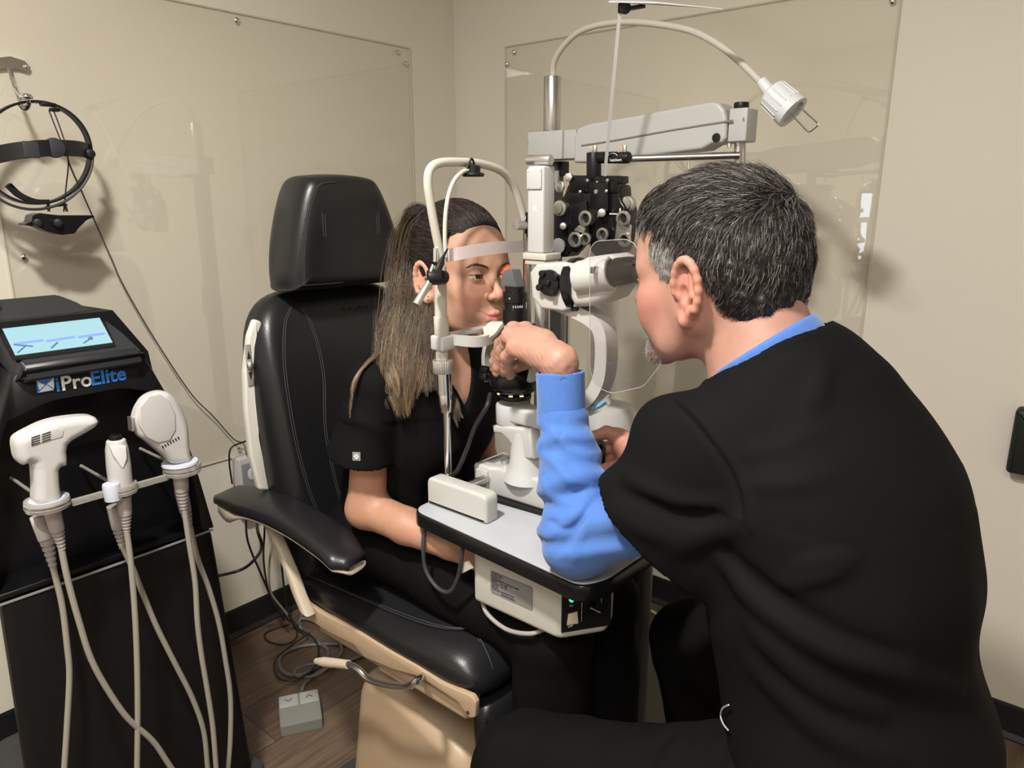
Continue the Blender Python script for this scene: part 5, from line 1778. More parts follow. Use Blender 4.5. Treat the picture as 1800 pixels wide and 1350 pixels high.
# ================================================================== INSTRUMENT STAND, EXAM LIGHT, PHOROPTER
def build_stand():
    PY = 1.56
    w = lambda u, v, Y=PY: W(u, v, Y=Y)
    st = thing('instrument_stand', V(w(970, 250).x, PY, 0), 'grey instrument stand whose long counterbalanced arm reaches right from a steel pole', 'stand')
    p = w(970, 230)
    PX = p.x
    zt = w(970, 135).z
    obj('pole', [cyl((PX, PY, 1.55), (PX, PY, zt), 0.0215, bev=0.0015)], STEEL, parent=st)
    obj('pole_collar', [lathe(V(PX, PY, w(970, 235).z), (0, 0, 1), [(0, 0.031), (0.003, 0.031), (0.005, 0.028)], 32)], BLACKP, parent=st)
    zb, zc = w(970, 282).z, w(970, 232).z
    x0, x1 = w(942, 260).x, w(1002, 260).x
    m = obj('hub', [box(((x0 + x1) / 2, PY, (zb + zc) / 2), (x1 - x0, 0.07, zc - zb), 0.003)], LGREY, parent=st)
    obj('hub_screw', [lathe(V(x0 + 0.002, PY - 0.033, zc - 0.028), (-1, -0.4, 0), [(0, 0.004), (0.003, 0.002)], 10)], STEEL, parent=m)
    obj('column', [box((PX, PY, 0.75), (0.045, 0.05, 1.48), 0.004)], DGREY, parent=st)
    obj('under_bracket', [box((w(978, 300).x, PY + 0.02, w(978, 296).z), (0.030, 0.03, 0.035), 0.002)], BLACKP, parent=st)
    obj('column_base', [box((-0.82, 1.60, 0.04), (0.86, 0.62, 0.08), 0.03)], mat('stand_dark_grey', (0.05, 0.05, 0.045), 0.5), parent=st)
    # arm: two stacked shells
    MY = Matrix(((1, 0, 0, 0), (0, 0, 1, PY), (0, 1, 0, 0), (0, 0, 0, 1)))
    xb0, xb1 = w(1003, 250).x, w(1024, 250).x
    obj('arm_joint', [box(((xb0 + xb1) / 2, PY, (zb + zc) / 2), (xb1 - xb0, 0.060, zc - zb - 0.002), 0.002)], LGREY, parent=st)
    arm = [(1022, 242), (1028, 228), (1045, 220), (1120, 207), (1262, 181), (1275, 183), (1285, 195), (1288, 208), (1289, 218), (1287, 245), (1280, 252), (1262, 254), (1245, 264), (1230, 266), (1060, 287), (1022, 287)]
    P = [w(u, v) for u, v in arm]
    Q = SDF()
    Q.add(poly_sdf([(q.x, q.z) for q in P], 0.034, 0.007, np.array(MY, float)))
    AP = np.array([(q.x, PY, q.z) for q in P])
    ab = nobj('balance_arm', Q.mesh(AP.min(0) - (0.02, 0.05, 0.02), AP.max(0) + (0.02, 0.05, 0.02), 0.0028, smooth=1), LGREY, parent=st)
    gr = [w(u, v, PY - 0.0345) for u, v in ((1022, 256), (1080, 247), (1180, 229), (1288, 212))]
    obj('groove', tube(gr, 0.0022, n=6, sm=2), mat('groove_shadow_grey', (0.20, 0.20, 0.20), 0.6), parent=ab)
    q = w(1259, 242, PY - 0.0345)
    obj('plug_button', [lathe(q, (0, -1, 0), [(0, 0.0095), (0.0015, 0.009), (0.002, 0.0045), (0.001, 0.0040)], 24)], BLACKP, parent=ab)
    # end block with vertical tube
    x0, x1 = w(1290, 220).x, w(1322, 220).x
    zt, zb = w(1305, 192).z, w(1305, 250).z
    eb = obj('end_block', [box(((x0 + x1) / 2, PY, (zt + zb) / 2), (x1 - x0, 0.055, zt - zb), 0.003)], LGREY, parent=st)
    obj('end_cap', [cyl((w(1303, 190).x, PY, zt - 0.001), (w(1303, 190).x, PY, w(1303, 180).z), 0.0155, bev=0.002)], BLACKP, parent=eb)
    obj('index_mark', [text('5', 0.010, Matrix(((1, 0, 0, w(1318, 212).x - 0.004), (0, 0, -1, PY - 0.028), (0, 1, 0, w(1318, 215).z), (0, 0, 0, 1))), 0.0002)], PRINT_K, parent=eb, smooth=0)
    obj('drop_rod', [cyl(w(1298, 250), w(1298, 300), 0.0085), ], STEEL, parent=st)
    obj('drop_rod', [cyl(w(1306, 250, PY + 0.02), w(1306, 300, PY + 0.02), 0.006)], STEEL, parent=st)
    obj('stop_pin', [cyl(w(1282, 252, PY - 0.02), w(1282, 259, PY - 0.02), 0.0045)], SILVER, parent=st)

    # ---------------- gooseneck light
    lt = thing('exam_light', V(PX, PY, w(970, 135).z), 'cream gooseneck exam light arching right, bare white socket with a wire clip', 'lamp')
    LY = lambda t: PY - 0.02 * t
    gp = [(972, 140), (974, 110), (990, 82), (1017, 57), (1053, 44), (1100, 39), (1150, 42), (1214, 54), (1262, 78), (1300, 108), (1335, 142), (1345, 153)]
    obj('gooseneck', tube([w(u, v, LY(i / 3)) for i, (u, v) in enumerate(gp)], 0.0072, n=16, sm=6), CREAM, parent=lt)
    LG = mat('socket_white', (0.60, 0.61, 0.63), 0.4)
    yl = LY(4)
    a, b, c, d = w(1338, 142, yl), w(1352, 160, yl), w(1362, 168, yl), w(1394, 198, yl)
    ax = (d - b).normalized()
    obj('neck_sleeve', [lathe(a, b - a, [(0, 0.010), (0.002, 0.0105), ((b - a).length + 0.004, 0.0125)], 24)], LG, parent=lt)
    L = (d - b).length
    sk = obj('socket', lathe(b, ax, [(0, 0.013), (0.003, 0.022), (0.008, 0.0285), (L * 0.75, 0.0305), (L * 0.78, 0.0325), (L, 0.0325), (L, 0.024), (L - 0.006, 0.023)], 40), LG, parent=lt)
    side = ax.cross(V(0, 1, 0)).normalized()
    for k in range(16):
        an = 2 * pi * k / 16
        r = side * cos(an) + V(0, 1, 0) * sin(an)
        if r.y < 0.5:
            obj('rib', tube([b + ax * 0.010 + r * 0.0285, b + ax * (L * 0.74) + r * 0.0308], 0.0016, n=6, sm=0), LG, parent=sk)
    e1, e2, e3, e4 = w(1388, 198, yl), w(1422, 233, yl), w(1440, 219, yl), w(1404, 186, yl)
    obj('wire_clip', tube([e1, (e1 + e2) / 2, e2 - (e2 - e1) * 0.08, e2 + (e3 - e2) * 0.15, e3 - (e3 - e2) * 0.15, e3 + (e4 - e3) * 0.08, (e3 + e4) / 2, e4], 0.0016, n=8, sm=3), CHROME, parent=lt)


build_stand()


def build_phoropter():
    YP = 1.42
    w = lambda u, v, Y=YP: W(u, v, Y=Y)
    ph = thing('phoropter', w(1050, 450), 'black phoropter with silver lens dials hanging from the stand behind the slit lamp', 'phoropter')
    # carrying rod
    obj('carrier_rod', [cyl(w(1068, 280, YP + 0.0), w(1300, 273, 1.545), 0.0075, n=24)], STEEL, parent=ph)
    obj('rod_peg', [cyl(w(1211, 285, 1.49), w(1211, 298, 1.49), 0.003)], CHROME, parent=ph)
    hub = obj('clamp', [cyl(w(1044, 268), w(1044, 315), 0.0165, bev=0.002), cyl(w(1050, 277), w(1107, 277), 0.0125, bev=0.004)], BLACKP, parent=ph)
    for u in (1042, 1094):
        obj('thumb_screw', [knurl(w(u, 268), w(u, 256), 0.0105, 20, 0.002)], mat('thumb_gold', (0.62, 0.56, 0.46), 0.35, 0.6), parent=ph)
    q = w(1071, 284, YP - 0.0128)
    mk = Matrix(((1, 0, 0, q.x), (0, 0, -1, q.y), (0, 1, 0, q.z), (0, 0, 0, 1)))
    obj('maker_mark', [text('Reichert', 0.009, mk, 0.0002, 0.0001), xf(tube([V(0.008 + 0.012 * cos(t), 0.010 + 0.007 * sin(t), 0.0003) for t in np.linspace(0.2, 2.9, 8)], 0.0007, n=5, sm=0), mk)], PRINT_W, parent=hub, smooth=0)
    # body: central bracket and two battery housings
    MY = Matrix(((1, 0, 0, 0), (0, 0, 1, 0), (0, 1, 0, 0), (0, 0, 0, 1)))

    def plate(pts, y0, y1, bev=0.002, r=0.004):
        P = [w(u, v, y0) for u, v in pts]
        return prism(rpoly([(q.x, q.z) for q in P], r, 3), y0, y1, MY, bev=bev)
    obj('crossbar', [plate([(1000, 308), (1092, 309), (1092, 322), (1086, 323), (1086, 340), (1000, 338)], YP - 0.012, YP + 0.02)], BLACKM, parent=ph)
    obj('center_bracket', [plate([(1036, 320), (1068, 320), (1068, 372), (1036, 366)], YP - 0.020, YP + 0.02)], BLACKM, parent=ph)
    L_ = plate([(998, 322), (1036, 328), (1040, 360), (1030, 372), (1028, 400), (1010, 430), (996, 452), (975, 452), (972, 430), (972, 360), (990, 345)], YP - 0.008, YP + 0.045, 0.006, 0.008)
    R_ = plate([(1064, 325), (1088, 324), (1090, 350), (1100, 365), (1096, 420), (1088, 445), (1052, 458), (1036, 440), (1036, 400), (1056, 372)], YP - 0.008, YP + 0.045, 0.006, 0.008)
    lb = obj('lens_battery', [L_], BLACKM, parent=ph, smooth=50)
    rb = obj('lens_battery', [R_], BLACKM, parent=ph, smooth=50)
    obj('crescent_arm', [plate([(1002, 360), (1030, 352), (1036, 420), (1014, 445), (998, 440)], YP - 0.016, YP, 0.002)], BLACKM, parent=ph)
    MET = mat('dial_metal', (0.55, 0.53, 0.48), 0.3, 0.85)
    DIA = mat('dial_face', (0.45, 0.43, 0.37), 0.4, 0.3)

    def dial(u, v, r, Y, parent, hole=True, t=0.010, name='lens_dial'):
        c = w(u, v, Y)
        n = V(-0.1, -1, 0).normalized()
        n = V(0, -1, 0)
        prof = [(0, r * 0.9), (t * 0.3, r), (t * 0.9, r), (t, r * 0.94)]
        if hole:
            prof += [(t + 0.0004, r * 0.68), (t - 0.003, r * 0.60), (0.001, r * 0.58)]
            g = lathe(c, n, prof, 36, cap=False)
        else:
            prof += [(t + 0.001, r * 0.7), (t + 0.006, r * 0.66), (t + 0.0065, r * 0.3)]
            g = lathe(c, n, prof, 36)
        o = obj(name, g, MET, parent=parent)
        if hole:
            obj('aperture', lathe(c - n * 0.0005, n, [(0, r * 0.62), (0.002, r * 0.60)], 28), mat('aperture_glass', (0.02, 0.02, 0.02), 0.08), parent=o)
        for k in range(12):
            a = 2 * pi * k / 12
            if hole:
                obj('tick', box(c + n * (t + 0.0004) + V(cos(a), 0, sin(a)) * r * 0.81, (0.0012, 0.0006, 0.0012)), PRINT_K, parent=o, smooth=0)
        return o
    # big lower dials with teardrop levers
    dial(1032, 384, 0.0175, YP - 0.024, ph)
    dial(1014, 421, 0.0175, YP - 0.024, ph)
    dial(1032, 420, 0.0145, YP - 0.018, ph)
    dial(1098, 384, 0.0165, YP - 0.020, ph)
    dial(1062, 412, 0.0150, YP - 0.016, ph)
    dial(1100, 421, 0.0155, YP - 0.018, ph)
    obj('link_plate', [plate([(1018, 395), (1030, 400), (1026, 410), (1008, 405)], YP - 0.026, YP - 0.014, 0.001)], MET, parent=ph)
    obj('link_plate', [plate([(1084, 388), (1108, 395), (1106, 420), (1080, 425)], YP - 0.018, YP - 0.010, 0.001)], MET, parent=ph)
    # side knobs
    for u, v, r, dY in ((989, 366, 0.018, 0.0), (1108, 358, 0.0165, 0.02)):
        dial(u, v, r, YP + dY - 0.002, ph, hole=False, t=0.014, name='power_knob')
    kn = [(1060, 374, 0.009, 0.024), (992, 397, 0.008, 0.022)]
    for u, v, r, L in kn:
        c = w(u, v, YP - 0.008)
        obj('shaft_knob', [knurl(c, c + V(0.004, -1, 0.0) * L + V(0.012, 0, 0), r, 24, 0.0008)], SILVER, parent=ph)
    obj('pd_knob', [knurl(w(1003, 312, YP), w(1010, 312, YP) + V(-0.004, -0.02, 0), 0.010, 12, 0.0015)], SILVER, parent=ph)
    obj('pd_knob', [cyl(w(1084, 313, YP - 0.002), w(1094, 313, YP - 0.002), 0.0055)], SILVER, parent=ph)
    obj('side_disc', [lathe(w(985, 328, YP + 0.012), (0, -1, 0), [(0, 0.013), (0.005, 0.013), (0.006, 0.011)], 28)], SILVER, parent=ph)
    obj('level_tube', [cyl(w(978, 322, YP - 0.01), w(979, 300, YP - 0.01), 0.007, 0.005)], mat('smoky_plastic', (0.25, 0.25, 0.24), 0.2), parent=ph)
    obj('lower_lens', [lathe(w(984, 432, YP - 0.012), (0, -1, 0), [(0, 0.017), (0.006, 0.018), (0.008, 0.012)], 28)], mat('smoky_plastic', (0.2, 0.2, 0.2), 0.2), parent=ph)
    obj('chart_mark', [box(w(1081, 376, YP - 0.022), (0.028, 0.001, 0.0025)), box(w(1090, 371, YP - 0.022), (0.003, 0.001, 0.012))], PRINT_W, parent=ph, smooth=0)
    for i, (u, v, a, b) in enumerate(((1033, 317, 6, 3), (1050, 320, 4, 8), (1068, 317, 6, 5), (1020, 337, 6, 6), (1048, 337, 8, 7), (1066, 336, 6, 6))):
        obj('detail_cap', [lathe(w(u, v, YP - 0.0205), (0, -1, 0), [(0, a * 0.0006), (0.002, a * 0.0006), (0.003, a * 0.0003)], 14)], SILVER if i % 2 else PRINT_G, parent=ph)
    # reading rod with card on top
    r0, r1 = w(1063, 309, YP - 0.015), w(1089, 22, YP - 0.10)
    n = (r1 - r0).normalized()
    obj('reading_rod', tube([r0, (r0 + r1) / 2, r1], 0.0042, n=4, sm=0), mat('rod_white', (0.72, 0.70, 0.72), 0.2, 0.3), parent=ph)
    YC = YP - 0.10
    cc = obj('card_holder', [box(w(1096, 14, YC), (0.018, 0.016, 0.018), 0.003), cyl(w(1099, 14, YC - 0.012), w(1099, 14, YC + 0.012), 0.011, bev=0.002), box(w(1118, 13, YC), (0.035, 0.012, 0.006), 0.001)], BLACKP, parent=ph)
    c1, c2, c3 = w(1070, 4, YC - 0.03), w(1157, 6, YC - 0.03), w(1270, 16, YC + 0.04)
    cg = ([c1, c2, c3, w(1085, -3, YC + 0.11), c1 + V(0, 0, .002), c2 + V(0, 0, .002), c3 + V(0, 0, .001), w(1085, -3, YC + 0.11) + V(0, 0, .002)],
          [[0, 1, 2, 3], [7, 6, 5, 4], [0, 4, 5, 1], [1, 5, 6, 2], [2, 6, 7, 3], [3, 7, 4, 0]])
    obj('reading_card', cg, mat('card_paper', (0.62, 0.62, 0.62), 0.5), parent=ph, smooth=0)


build_phoropter()

# white device glimpsed at the edge of the sheet is a reflection; white lead and wall strip below
t = obj('white_lead', tube([W(1112, 1072, Y=2.0), W(1135, 1070, Y=2.02), W(1155, 1080, Y=2.0), W(1165, 1095, Y=1.95)], 0.004), mat('white_cable', (0.6, 0.58, 0.5), 0.4))
tag(t, 'short white lead against the black baseboard of the right wall', 'cable')

# guessed screen, added out of view for the pale reflection in the clear sheet
t = thing('added_screen', (-1.50, YF + 0.002, 1.20), 'tall lit white screen, added out of view, whose pale reflection shows in the clear sheet on the right wall', 'screen')
obj('screen_case', box((-1.50, YF + 0.02, 1.20), (0.20, 0.036, 0.52), 0.006), BLACKP, parent=t)
obj('screen_face', box((-1.50, YF + 0.039, 1.20), (0.17, 0.002, 0.47)), mat('lit_white', (0.1, 0.1, 0.1), 0.4, emit=(0.75, 0.88, 1.0), estr=4.0), parent=t, smooth=0)
# ================================================================== PEOPLE: shared tools
SKIN = mat('skin', (0.6, 0.36, 0.27), 0.50, attr='Col', sss=0.12, bump=0.2, bscale=700, bdist=0.0006, spec=0.4, var=0.07, vscale=45)
HAIRM = mat('hair', (0.05, 0.04, 0.03), 0.42, attr='Col', spec=0.45)
CLOTH = mat('black_scrub_cloth', (0.0046, 0.0046, 0.0048), 0.8, bump=0.35, bscale=1500, bdist=0.0006, sheen=0.0, spec=0.10)
CLOTH2 = mat('black_trouser_cloth', (0.0050, 0.0046, 0.0046), 0.85, bump=0.35, bscale=1500, bdist=0.0006, sheen=0.0, spec=0.08)
BLUEC = mat('blue_jersey', (0.066, 0.160, 0.45), 0.85, bump=0.5, bscale=1100, bdist=0.0008, sheen=0.2, var=0.05, vscale=260, spec=0.2)
EYEW = mat('eye_white', (0.62, 0.58, 0.55), 0.15)
IRIS = mat('iris_brown', (0.035, 0.018, 0.010), 0.12)
PUPIL = mat('pupil', (0.002, 0.002, 0.002), 0.08)


def smooth01(x):
    x = np.clip(x, 0, 1)
    return x * x * (3 - 2 * x)


def gauss(p, c, r):
    r = np.array(r if hasattr(r, '__len__') else (r, r, r), float)
    return np.exp(-(((p - np.array(c)) / r) ** 2).sum(1))


def strands(paths, r0, r1, c0, c1, tpow=0.6):
    """paths (N,K,3); radii root/tip; colours (N,3) root/tip -> three-sided tapering tubes"""
    P = np.asarray(paths, float)
    N, K, _ = P.shape
    T = np.gradient(P, axis=1)
    T /= np.linalg.norm(T, axis=2, keepdims=True) + 1e-9
    up = np.array([0.31, 0.62, 0.72])
    U = np.cross(T, up)
    U /= np.linalg.norm(U, axis=2, keepdims=True) + 1e-9
    Wd = np.cross(T, U)
    t = np.linspace(0, 1, K)
    r0 = np.broadcast_to(np.asarray(r0, float), (N,))
    r1 = np.broadcast_to(np.asarray(r1, float), (N,))
    R = r0[:, None] * (1 - t) + r1[:, None] * t
    vs = []
    for k in range(3):
        a = 2 * pi * k / 3
        vs.append(P + (U * cos(a) + Wd * sin(a)) * R[..., None])
    V_ = np.stack(vs, 2).reshape(-1, 3)
    idx = np.arange(N * K * 3).reshape(N, K, 3)
    fs = []
    for k in range(3):
        k2 = (k + 1) % 3
        fs.append(np.stack([idx[:, :-1, k], idx[:, :-1, k2], idx[:, 1:, k2], idx[:, 1:, k]], -1).reshape(-1, 4))
    tc = t ** tpow
    C = c0[:, None, :] * (1 - tc)[None, :, None] + c1[:, None, :] * tc[None, :, None]
    C = np.repeat(C[:, :, None, :], 3, 2).reshape(-1, 3)
    return V_, np.concatenate(fs), C


def crs(P, n):
    """catmull-rom over (N,K,3) -> (N,n,3)"""
    P = np.asarray(P, float)
    K = P.shape[1]
    Q = np.concatenate([2 * P[:, :1] - P[:, 1:2], P, 2 * P[:, -1:] - P[:, -2:-1]], 1)
    out = []
    for s in np.linspace(0, K - 1, n):
        i = min(int(s), K - 2)
        t = s - i
        a, b, c, d = Q[:, i], Q[:, i + 1], Q[:, i + 2], Q[:, i + 3]
        out.append(0.5 * (2 * b + (c - a) * t + (2 * a - 5 * b + 4 * c - d) * t * t + (3 * b - a - 3 * c + d) * t ** 3))
    return np.stack(out, 1)


def head_sdf(S, sex):
    """local frame: x forward, y left, z up, origin between the ears at eye height"""
    f = sex == 'f'
    S.ell((-0.014, 0, 0.032), (0.094, 0.074, 0.086), 0.0)
    S.ell((0.028, 0, -0.020), (0.058, 0.058, 0.076) if f else (0.058, 0.066, 0.085), 0.02)
    # jaw and chin
    jw = 0.046 if f else 0.058
    for s in (-1, 1):
        S.cap((-0.004, s * jw, -0.046), (0.030, s * jw * 0.76, -0.078), 0.015, 0.014, 0.030)
        S.cap((0.030, s * jw * 0.72, -0.079), (0.070, s * 0.008, -0.100), 0.014, 0.014, 0.022)
        S.ball((0.058, s * 0.043, -0.024), 0.020 if f else 0.018, 0.028)            # cheekbone
        S.ball((0.061, s * 0.034, -0.048), 0.020, 0.020)                           # cheek
        S.cap((0.083, s * 0.012, 0.017), (0.066, s * 0.046, 0.014), 0.008 if f else 0.011, None, 0.016)   # brow
        S.ell((-0.010, s * 0.060, -0.018), (0.030, 0.014, 0.030), 0.02)
        S.ell((0.030, s * 0.036, -0.062), (0.034, 0.018, 0.026), 0.02)
    S.ball((0.0755, 0, -0.099), 0.0135 if f else 0.016, 0.016)
    S.ell((0.052, 0, 0.045), (0.038, 0.052, 0.042), 0.03)                           # forehead
    # eye sockets
    for s in (-1, 1):
        S.ell((0.094, s * 0.030, 0.001), (0.013, 0.018, 0.010), 0.012, mode='s')
    # muzzle
    S.ell((0.076, 0, -0.066), (0.018, 0.026, 0.020), 0.014)
    # nose
    S.cap((0.087, 0, 0.006), (0.101, 0, -0.024), 0.0052, 0.0062, 0.012)
    S.ball((0.1045, 0, -0.032), 0.0095 if f else 0.0105, 0.008)
    for s in (-1, 1):
        S.ell((0.0945, s * 0.0105, -0.0355), (0.0085, 0.0062, 0.0068), 0.006)
        S.ball((0.0985, s * 0.0060, -0.0420), 0.0030, 0.003, mode='s')
    # lids: almond opening over the eyeball
    for s in (-1, 1):
        S.ball((0.0745, s * 0.031, 0.001), 0.0137, 0.004)
    # mouth
    sm = 0.0055 if f else 0.0
    up = [(0.078, -0.025, -0.0675 + sm), (0.0885, -0.012, -0.0675), (0.0925, -0.004, -0.0655), (0.0918, 0, -0.0668), (0.0925, 0.004, -0.0655), (0.0885, 0.012, -0.0675), (0.078, 0.025, -0.0675 + sm)]
    lo = [(0.078, -0.024, -0.0695 + sm), (0.0875, -0.011, -0.0745), (0.0900, 0, -0.0765), (0.0875, 0.011, -0.0745), (0.078, 0.024, -0.0695 + sm)]
    S.chain(up, [0.0012, 0.0032, 0.0040, 0.0036, 0.0040, 0.0032, 0.0012], 0.004)
    S.chain(lo, [0.0012, 0.0036, 0.0043, 0.0036, 0.0012], 0.005)
    ln = [(0.0815, -0.027, -0.0678 + sm * 1.4), (0.0935, -0.012, -0.0708), (0.0975, 0, -0.0712), (0.0935, 0.012, -0.0708), (0.0815, 0.027, -0.0678 + sm * 1.4)]
    S.chain(ln, [0.0008, 0.0012, 0.0012, 0.0012, 0.0008], 0.002, mode='s')
    # smile folds
    for s in (-1, 1):
        S.cap((0.094, s * 0.019, -0.040), (0.083, s * 0.0335, -0.066), 0.0014, 0.0008, 0.006, mode='s')
    # ears
    for s in (-1, 1):
        ex, ez = -0.006, -0.008
        yy = s * 0.0745
        k_ = 1.0 if f else 1.10
        rim = []
        for t_ in np.linspace(-0.15, 1.0, 12):
            a_ = radians(20) + t_ * radians(205)
            rx, rz = 0.0165 * k_, 0.0300 * k_
            out = 0.013 * (0.25 + 0.75 * max(0, min(1, 0.5 - 0.5 * cos(a_) + 0.2)))
            rim.append((ex - 0.004 + rx * cos(a_), yy + s * out, ez + 0.004 + rz * sin(a_)))
        rim += [(ex - 0.008 * k_, yy + s * 0.006, ez - 0.022 * k_), (ex + 0.001, yy + s * 0.003, ez - 0.032 * k_), (ex + 0.006, yy * 0.98, ez - 0.026 * k_)]
        S.chain(rim, [0.0034] * 3 + [0.0036] * 9 + [0.0050, 0.0066, 0.0045], 0.0065)
        S.ell((ex - 0.004, yy + s * 0.002, ez + 0.004), (0.015 * k_, 0.0045, 0.027 * k_), 0.004)
        S.cap((ex - 0.010, yy + s * 0.007, ez + 0.022), (ex - 0.012, yy + s * 0.009, ez - 0.004), 0.0030, 0.0034, 0.004)
        S.cap((ex - 0.012, yy + s * 0.009, ez - 0.004), (ex - 0.003, yy + s * 0.006, ez - 0.019), 0.0034, 0.0030, 0.004)
        S.ell((ex + 0.001, yy + s * 0.008, ez - 0.003), (0.0062, 0.0062, 0.0105), 0.003, mode='s')
        S.ball((ex + 0.0100, yy + s * 0.0015, ez - 0.006), 0.0042, 0.004)


def almond_cut(S, cen, ry, up, lo, tilt=0.0):
    """open the lids: carve an almond through the lid shell, as seen along x"""
    c = np.array(cen)

    def fn(p, d):
        y = p[:, 1] - c[1]
        z = p[:, 2] - c[2] - tilt * y * np.sign(c[1])
        u = y / ry
        top = up * np.maximum(1 - u * u, 0) ** 0.8
        bot = -lo * np.maximum(1 - u * u, 0) ** 0.9
        e = np.maximum(np.maximum(z - top, bot - z), np.abs(y) - ry)
        e = np.where(p[:, 0] < c[0] + 0.002, 1, e)
        # only carve the outer few millimetres
        return np.maximum(d, -np.maximum(e, 0.0) if False else np.where(e < 0, np.maximum(-e * 1.0, d), d))
    S.add(fn, 0, 'w')


def hand_sdf(S, J, palm, scale=1.0):
    """J: dict finger -> list of 4 world points (knuckle..tip) with radii; palm: list of (a,b,ra,rb)"""
    for a, b, ra, rb in palm:
        S.cap(a, b, ra * scale, rb * scale, 0.012)
    for name, (pts, rs) in J.items():
        S2 = [r * scale for r in rs]
        for i in range(len(pts) - 1):
            S.cap(pts[i], pts[i + 1], S2[i], S2[i + 1], 0.005 if i else 0.010)


def finger_group(F):
    """fingers are unioned sharply with one another so that they stay apart"""
    subs = []
    for pts, rs in F:
        s = SDF()
        s.chain(pts, rs, 0.004)
        subs.append(s)

    def f(p):
        d = subs[0](p)
        for s in subs[1:]:
            e = s(p)
            k = 0.0015
            h = np.maximum(k - np.abs(d - e), 0) / k
            d = np.minimum(d, e) - h * h * k * 0.25
        return d
    return f


def raymarch(S, u, v, t0=0.4):
    o = np.array([0, 0, CAM_H])
    d = np.array(W(u, v, D=1.0)) - o
    d /= np.linalg.norm(d)
    t = t0
    for _ in range(150):
        s = float(S((o + d * t)[None])[0])
        if s < 0.0005:
            break
        t += s * 0.8
        if t > 3.5:
            return None
    return o + d * t


def fold(S, px, amp, w, base=None):
    """raise (amp>0) or sink a crease that follows picture points marched onto the cloth"""
    src = base or S
    pts = [raymarch(src, u, v) for u, v in px]
    pts = [p for p in pts if p is not None]
    if len(pts) < 2:
        return
    P = np.array([tuple(q) for q in spline([Vector(p) for p in pts], 5)])
    n = len(P)
    amps = amp * np.sin(np.linspace(0.25, pi - 0.25, n)) ** 0.7

    def fn(p, d):
        out = d.copy()
        m = np.abs(d) < 0.03
        if not m.any():
            return out
        q = p[m]
        best = np.full(len(q), 1e9)
        am = np.zeros(len(q))
        for i in range(n - 1):
            a, b = P[i], P[i + 1]
            ab = b - a
            t = np.clip(((q - a) @ ab) / (ab @ ab + 1e-12), 0, 1)
            dd = ((q - a - t[:, None] * ab) ** 2).sum(1)
            k = dd < best
            best[k] = dd[k]
            am[k] = (amps[i] * (1 - t) + amps[i + 1] * t)[k]
        out[m] = d[m] - am * np.exp(-best / (w * w))
        return out
    S.add(fn, 0, 'w')


def loc2world(M, v):
    R = np.array(M)[:3, :3]
    t = np.array(M)[:3, 3]
    return v @ R.T + t


def head_matrix(O, yaw, pitch, roll, s):
    cy, sy = cos(yaw), sin(yaw)
    Rz = np.array([[cy, -sy, 0], [sy, cy, 0], [0, 0, 1]])
    c_, s_ = cos(pitch), sin(pitch)
    Ry = np.array([[c_, 0, s_], [0, 1, 0], [-s_, 0, c_]])
    c_, s_ = cos(roll), sin(roll)
    Rx = np.array([[1, 0, 0], [0, c_, -s_], [0, s_, c_]])
    M = np.eye(4)
    M[:3, :3] = Rz @ Ry @ Rx * s
    M[:3, 3] = O
    return M


def w2l(M, p):
    return np.linalg.solve(M[:3, :3], np.array(p, float) - M[:3, 3])


def eyes(parent, M, look=(1, 0, 0)):
    for s in (-1, 1):
        c = np.array([0.0745, s * 0.031, 0.001])
        cw = Vector(loc2world(M, c[None])[0])
        sc = np.linalg.norm(M[:3, 0])
        e = obj('eyeball', sphere(cw, 0.0122 * sc, 24, 16), EYEW, parent=parent)
        d = Vector(look).normalized()
        obj('iris', lathe(cw + d * 0.0108 * sc, d, [(0, 0.0058 * sc), (0.0009, 0.0052 * sc), (0.0014, 0.001)], 24), IRIS, parent=e)
        obj('pupil', lathe(cw + d * 0.0119 * sc, d, [(0, 0.0026 * sc), (0.0005, 0.002)], 20), PUPIL, parent=e)
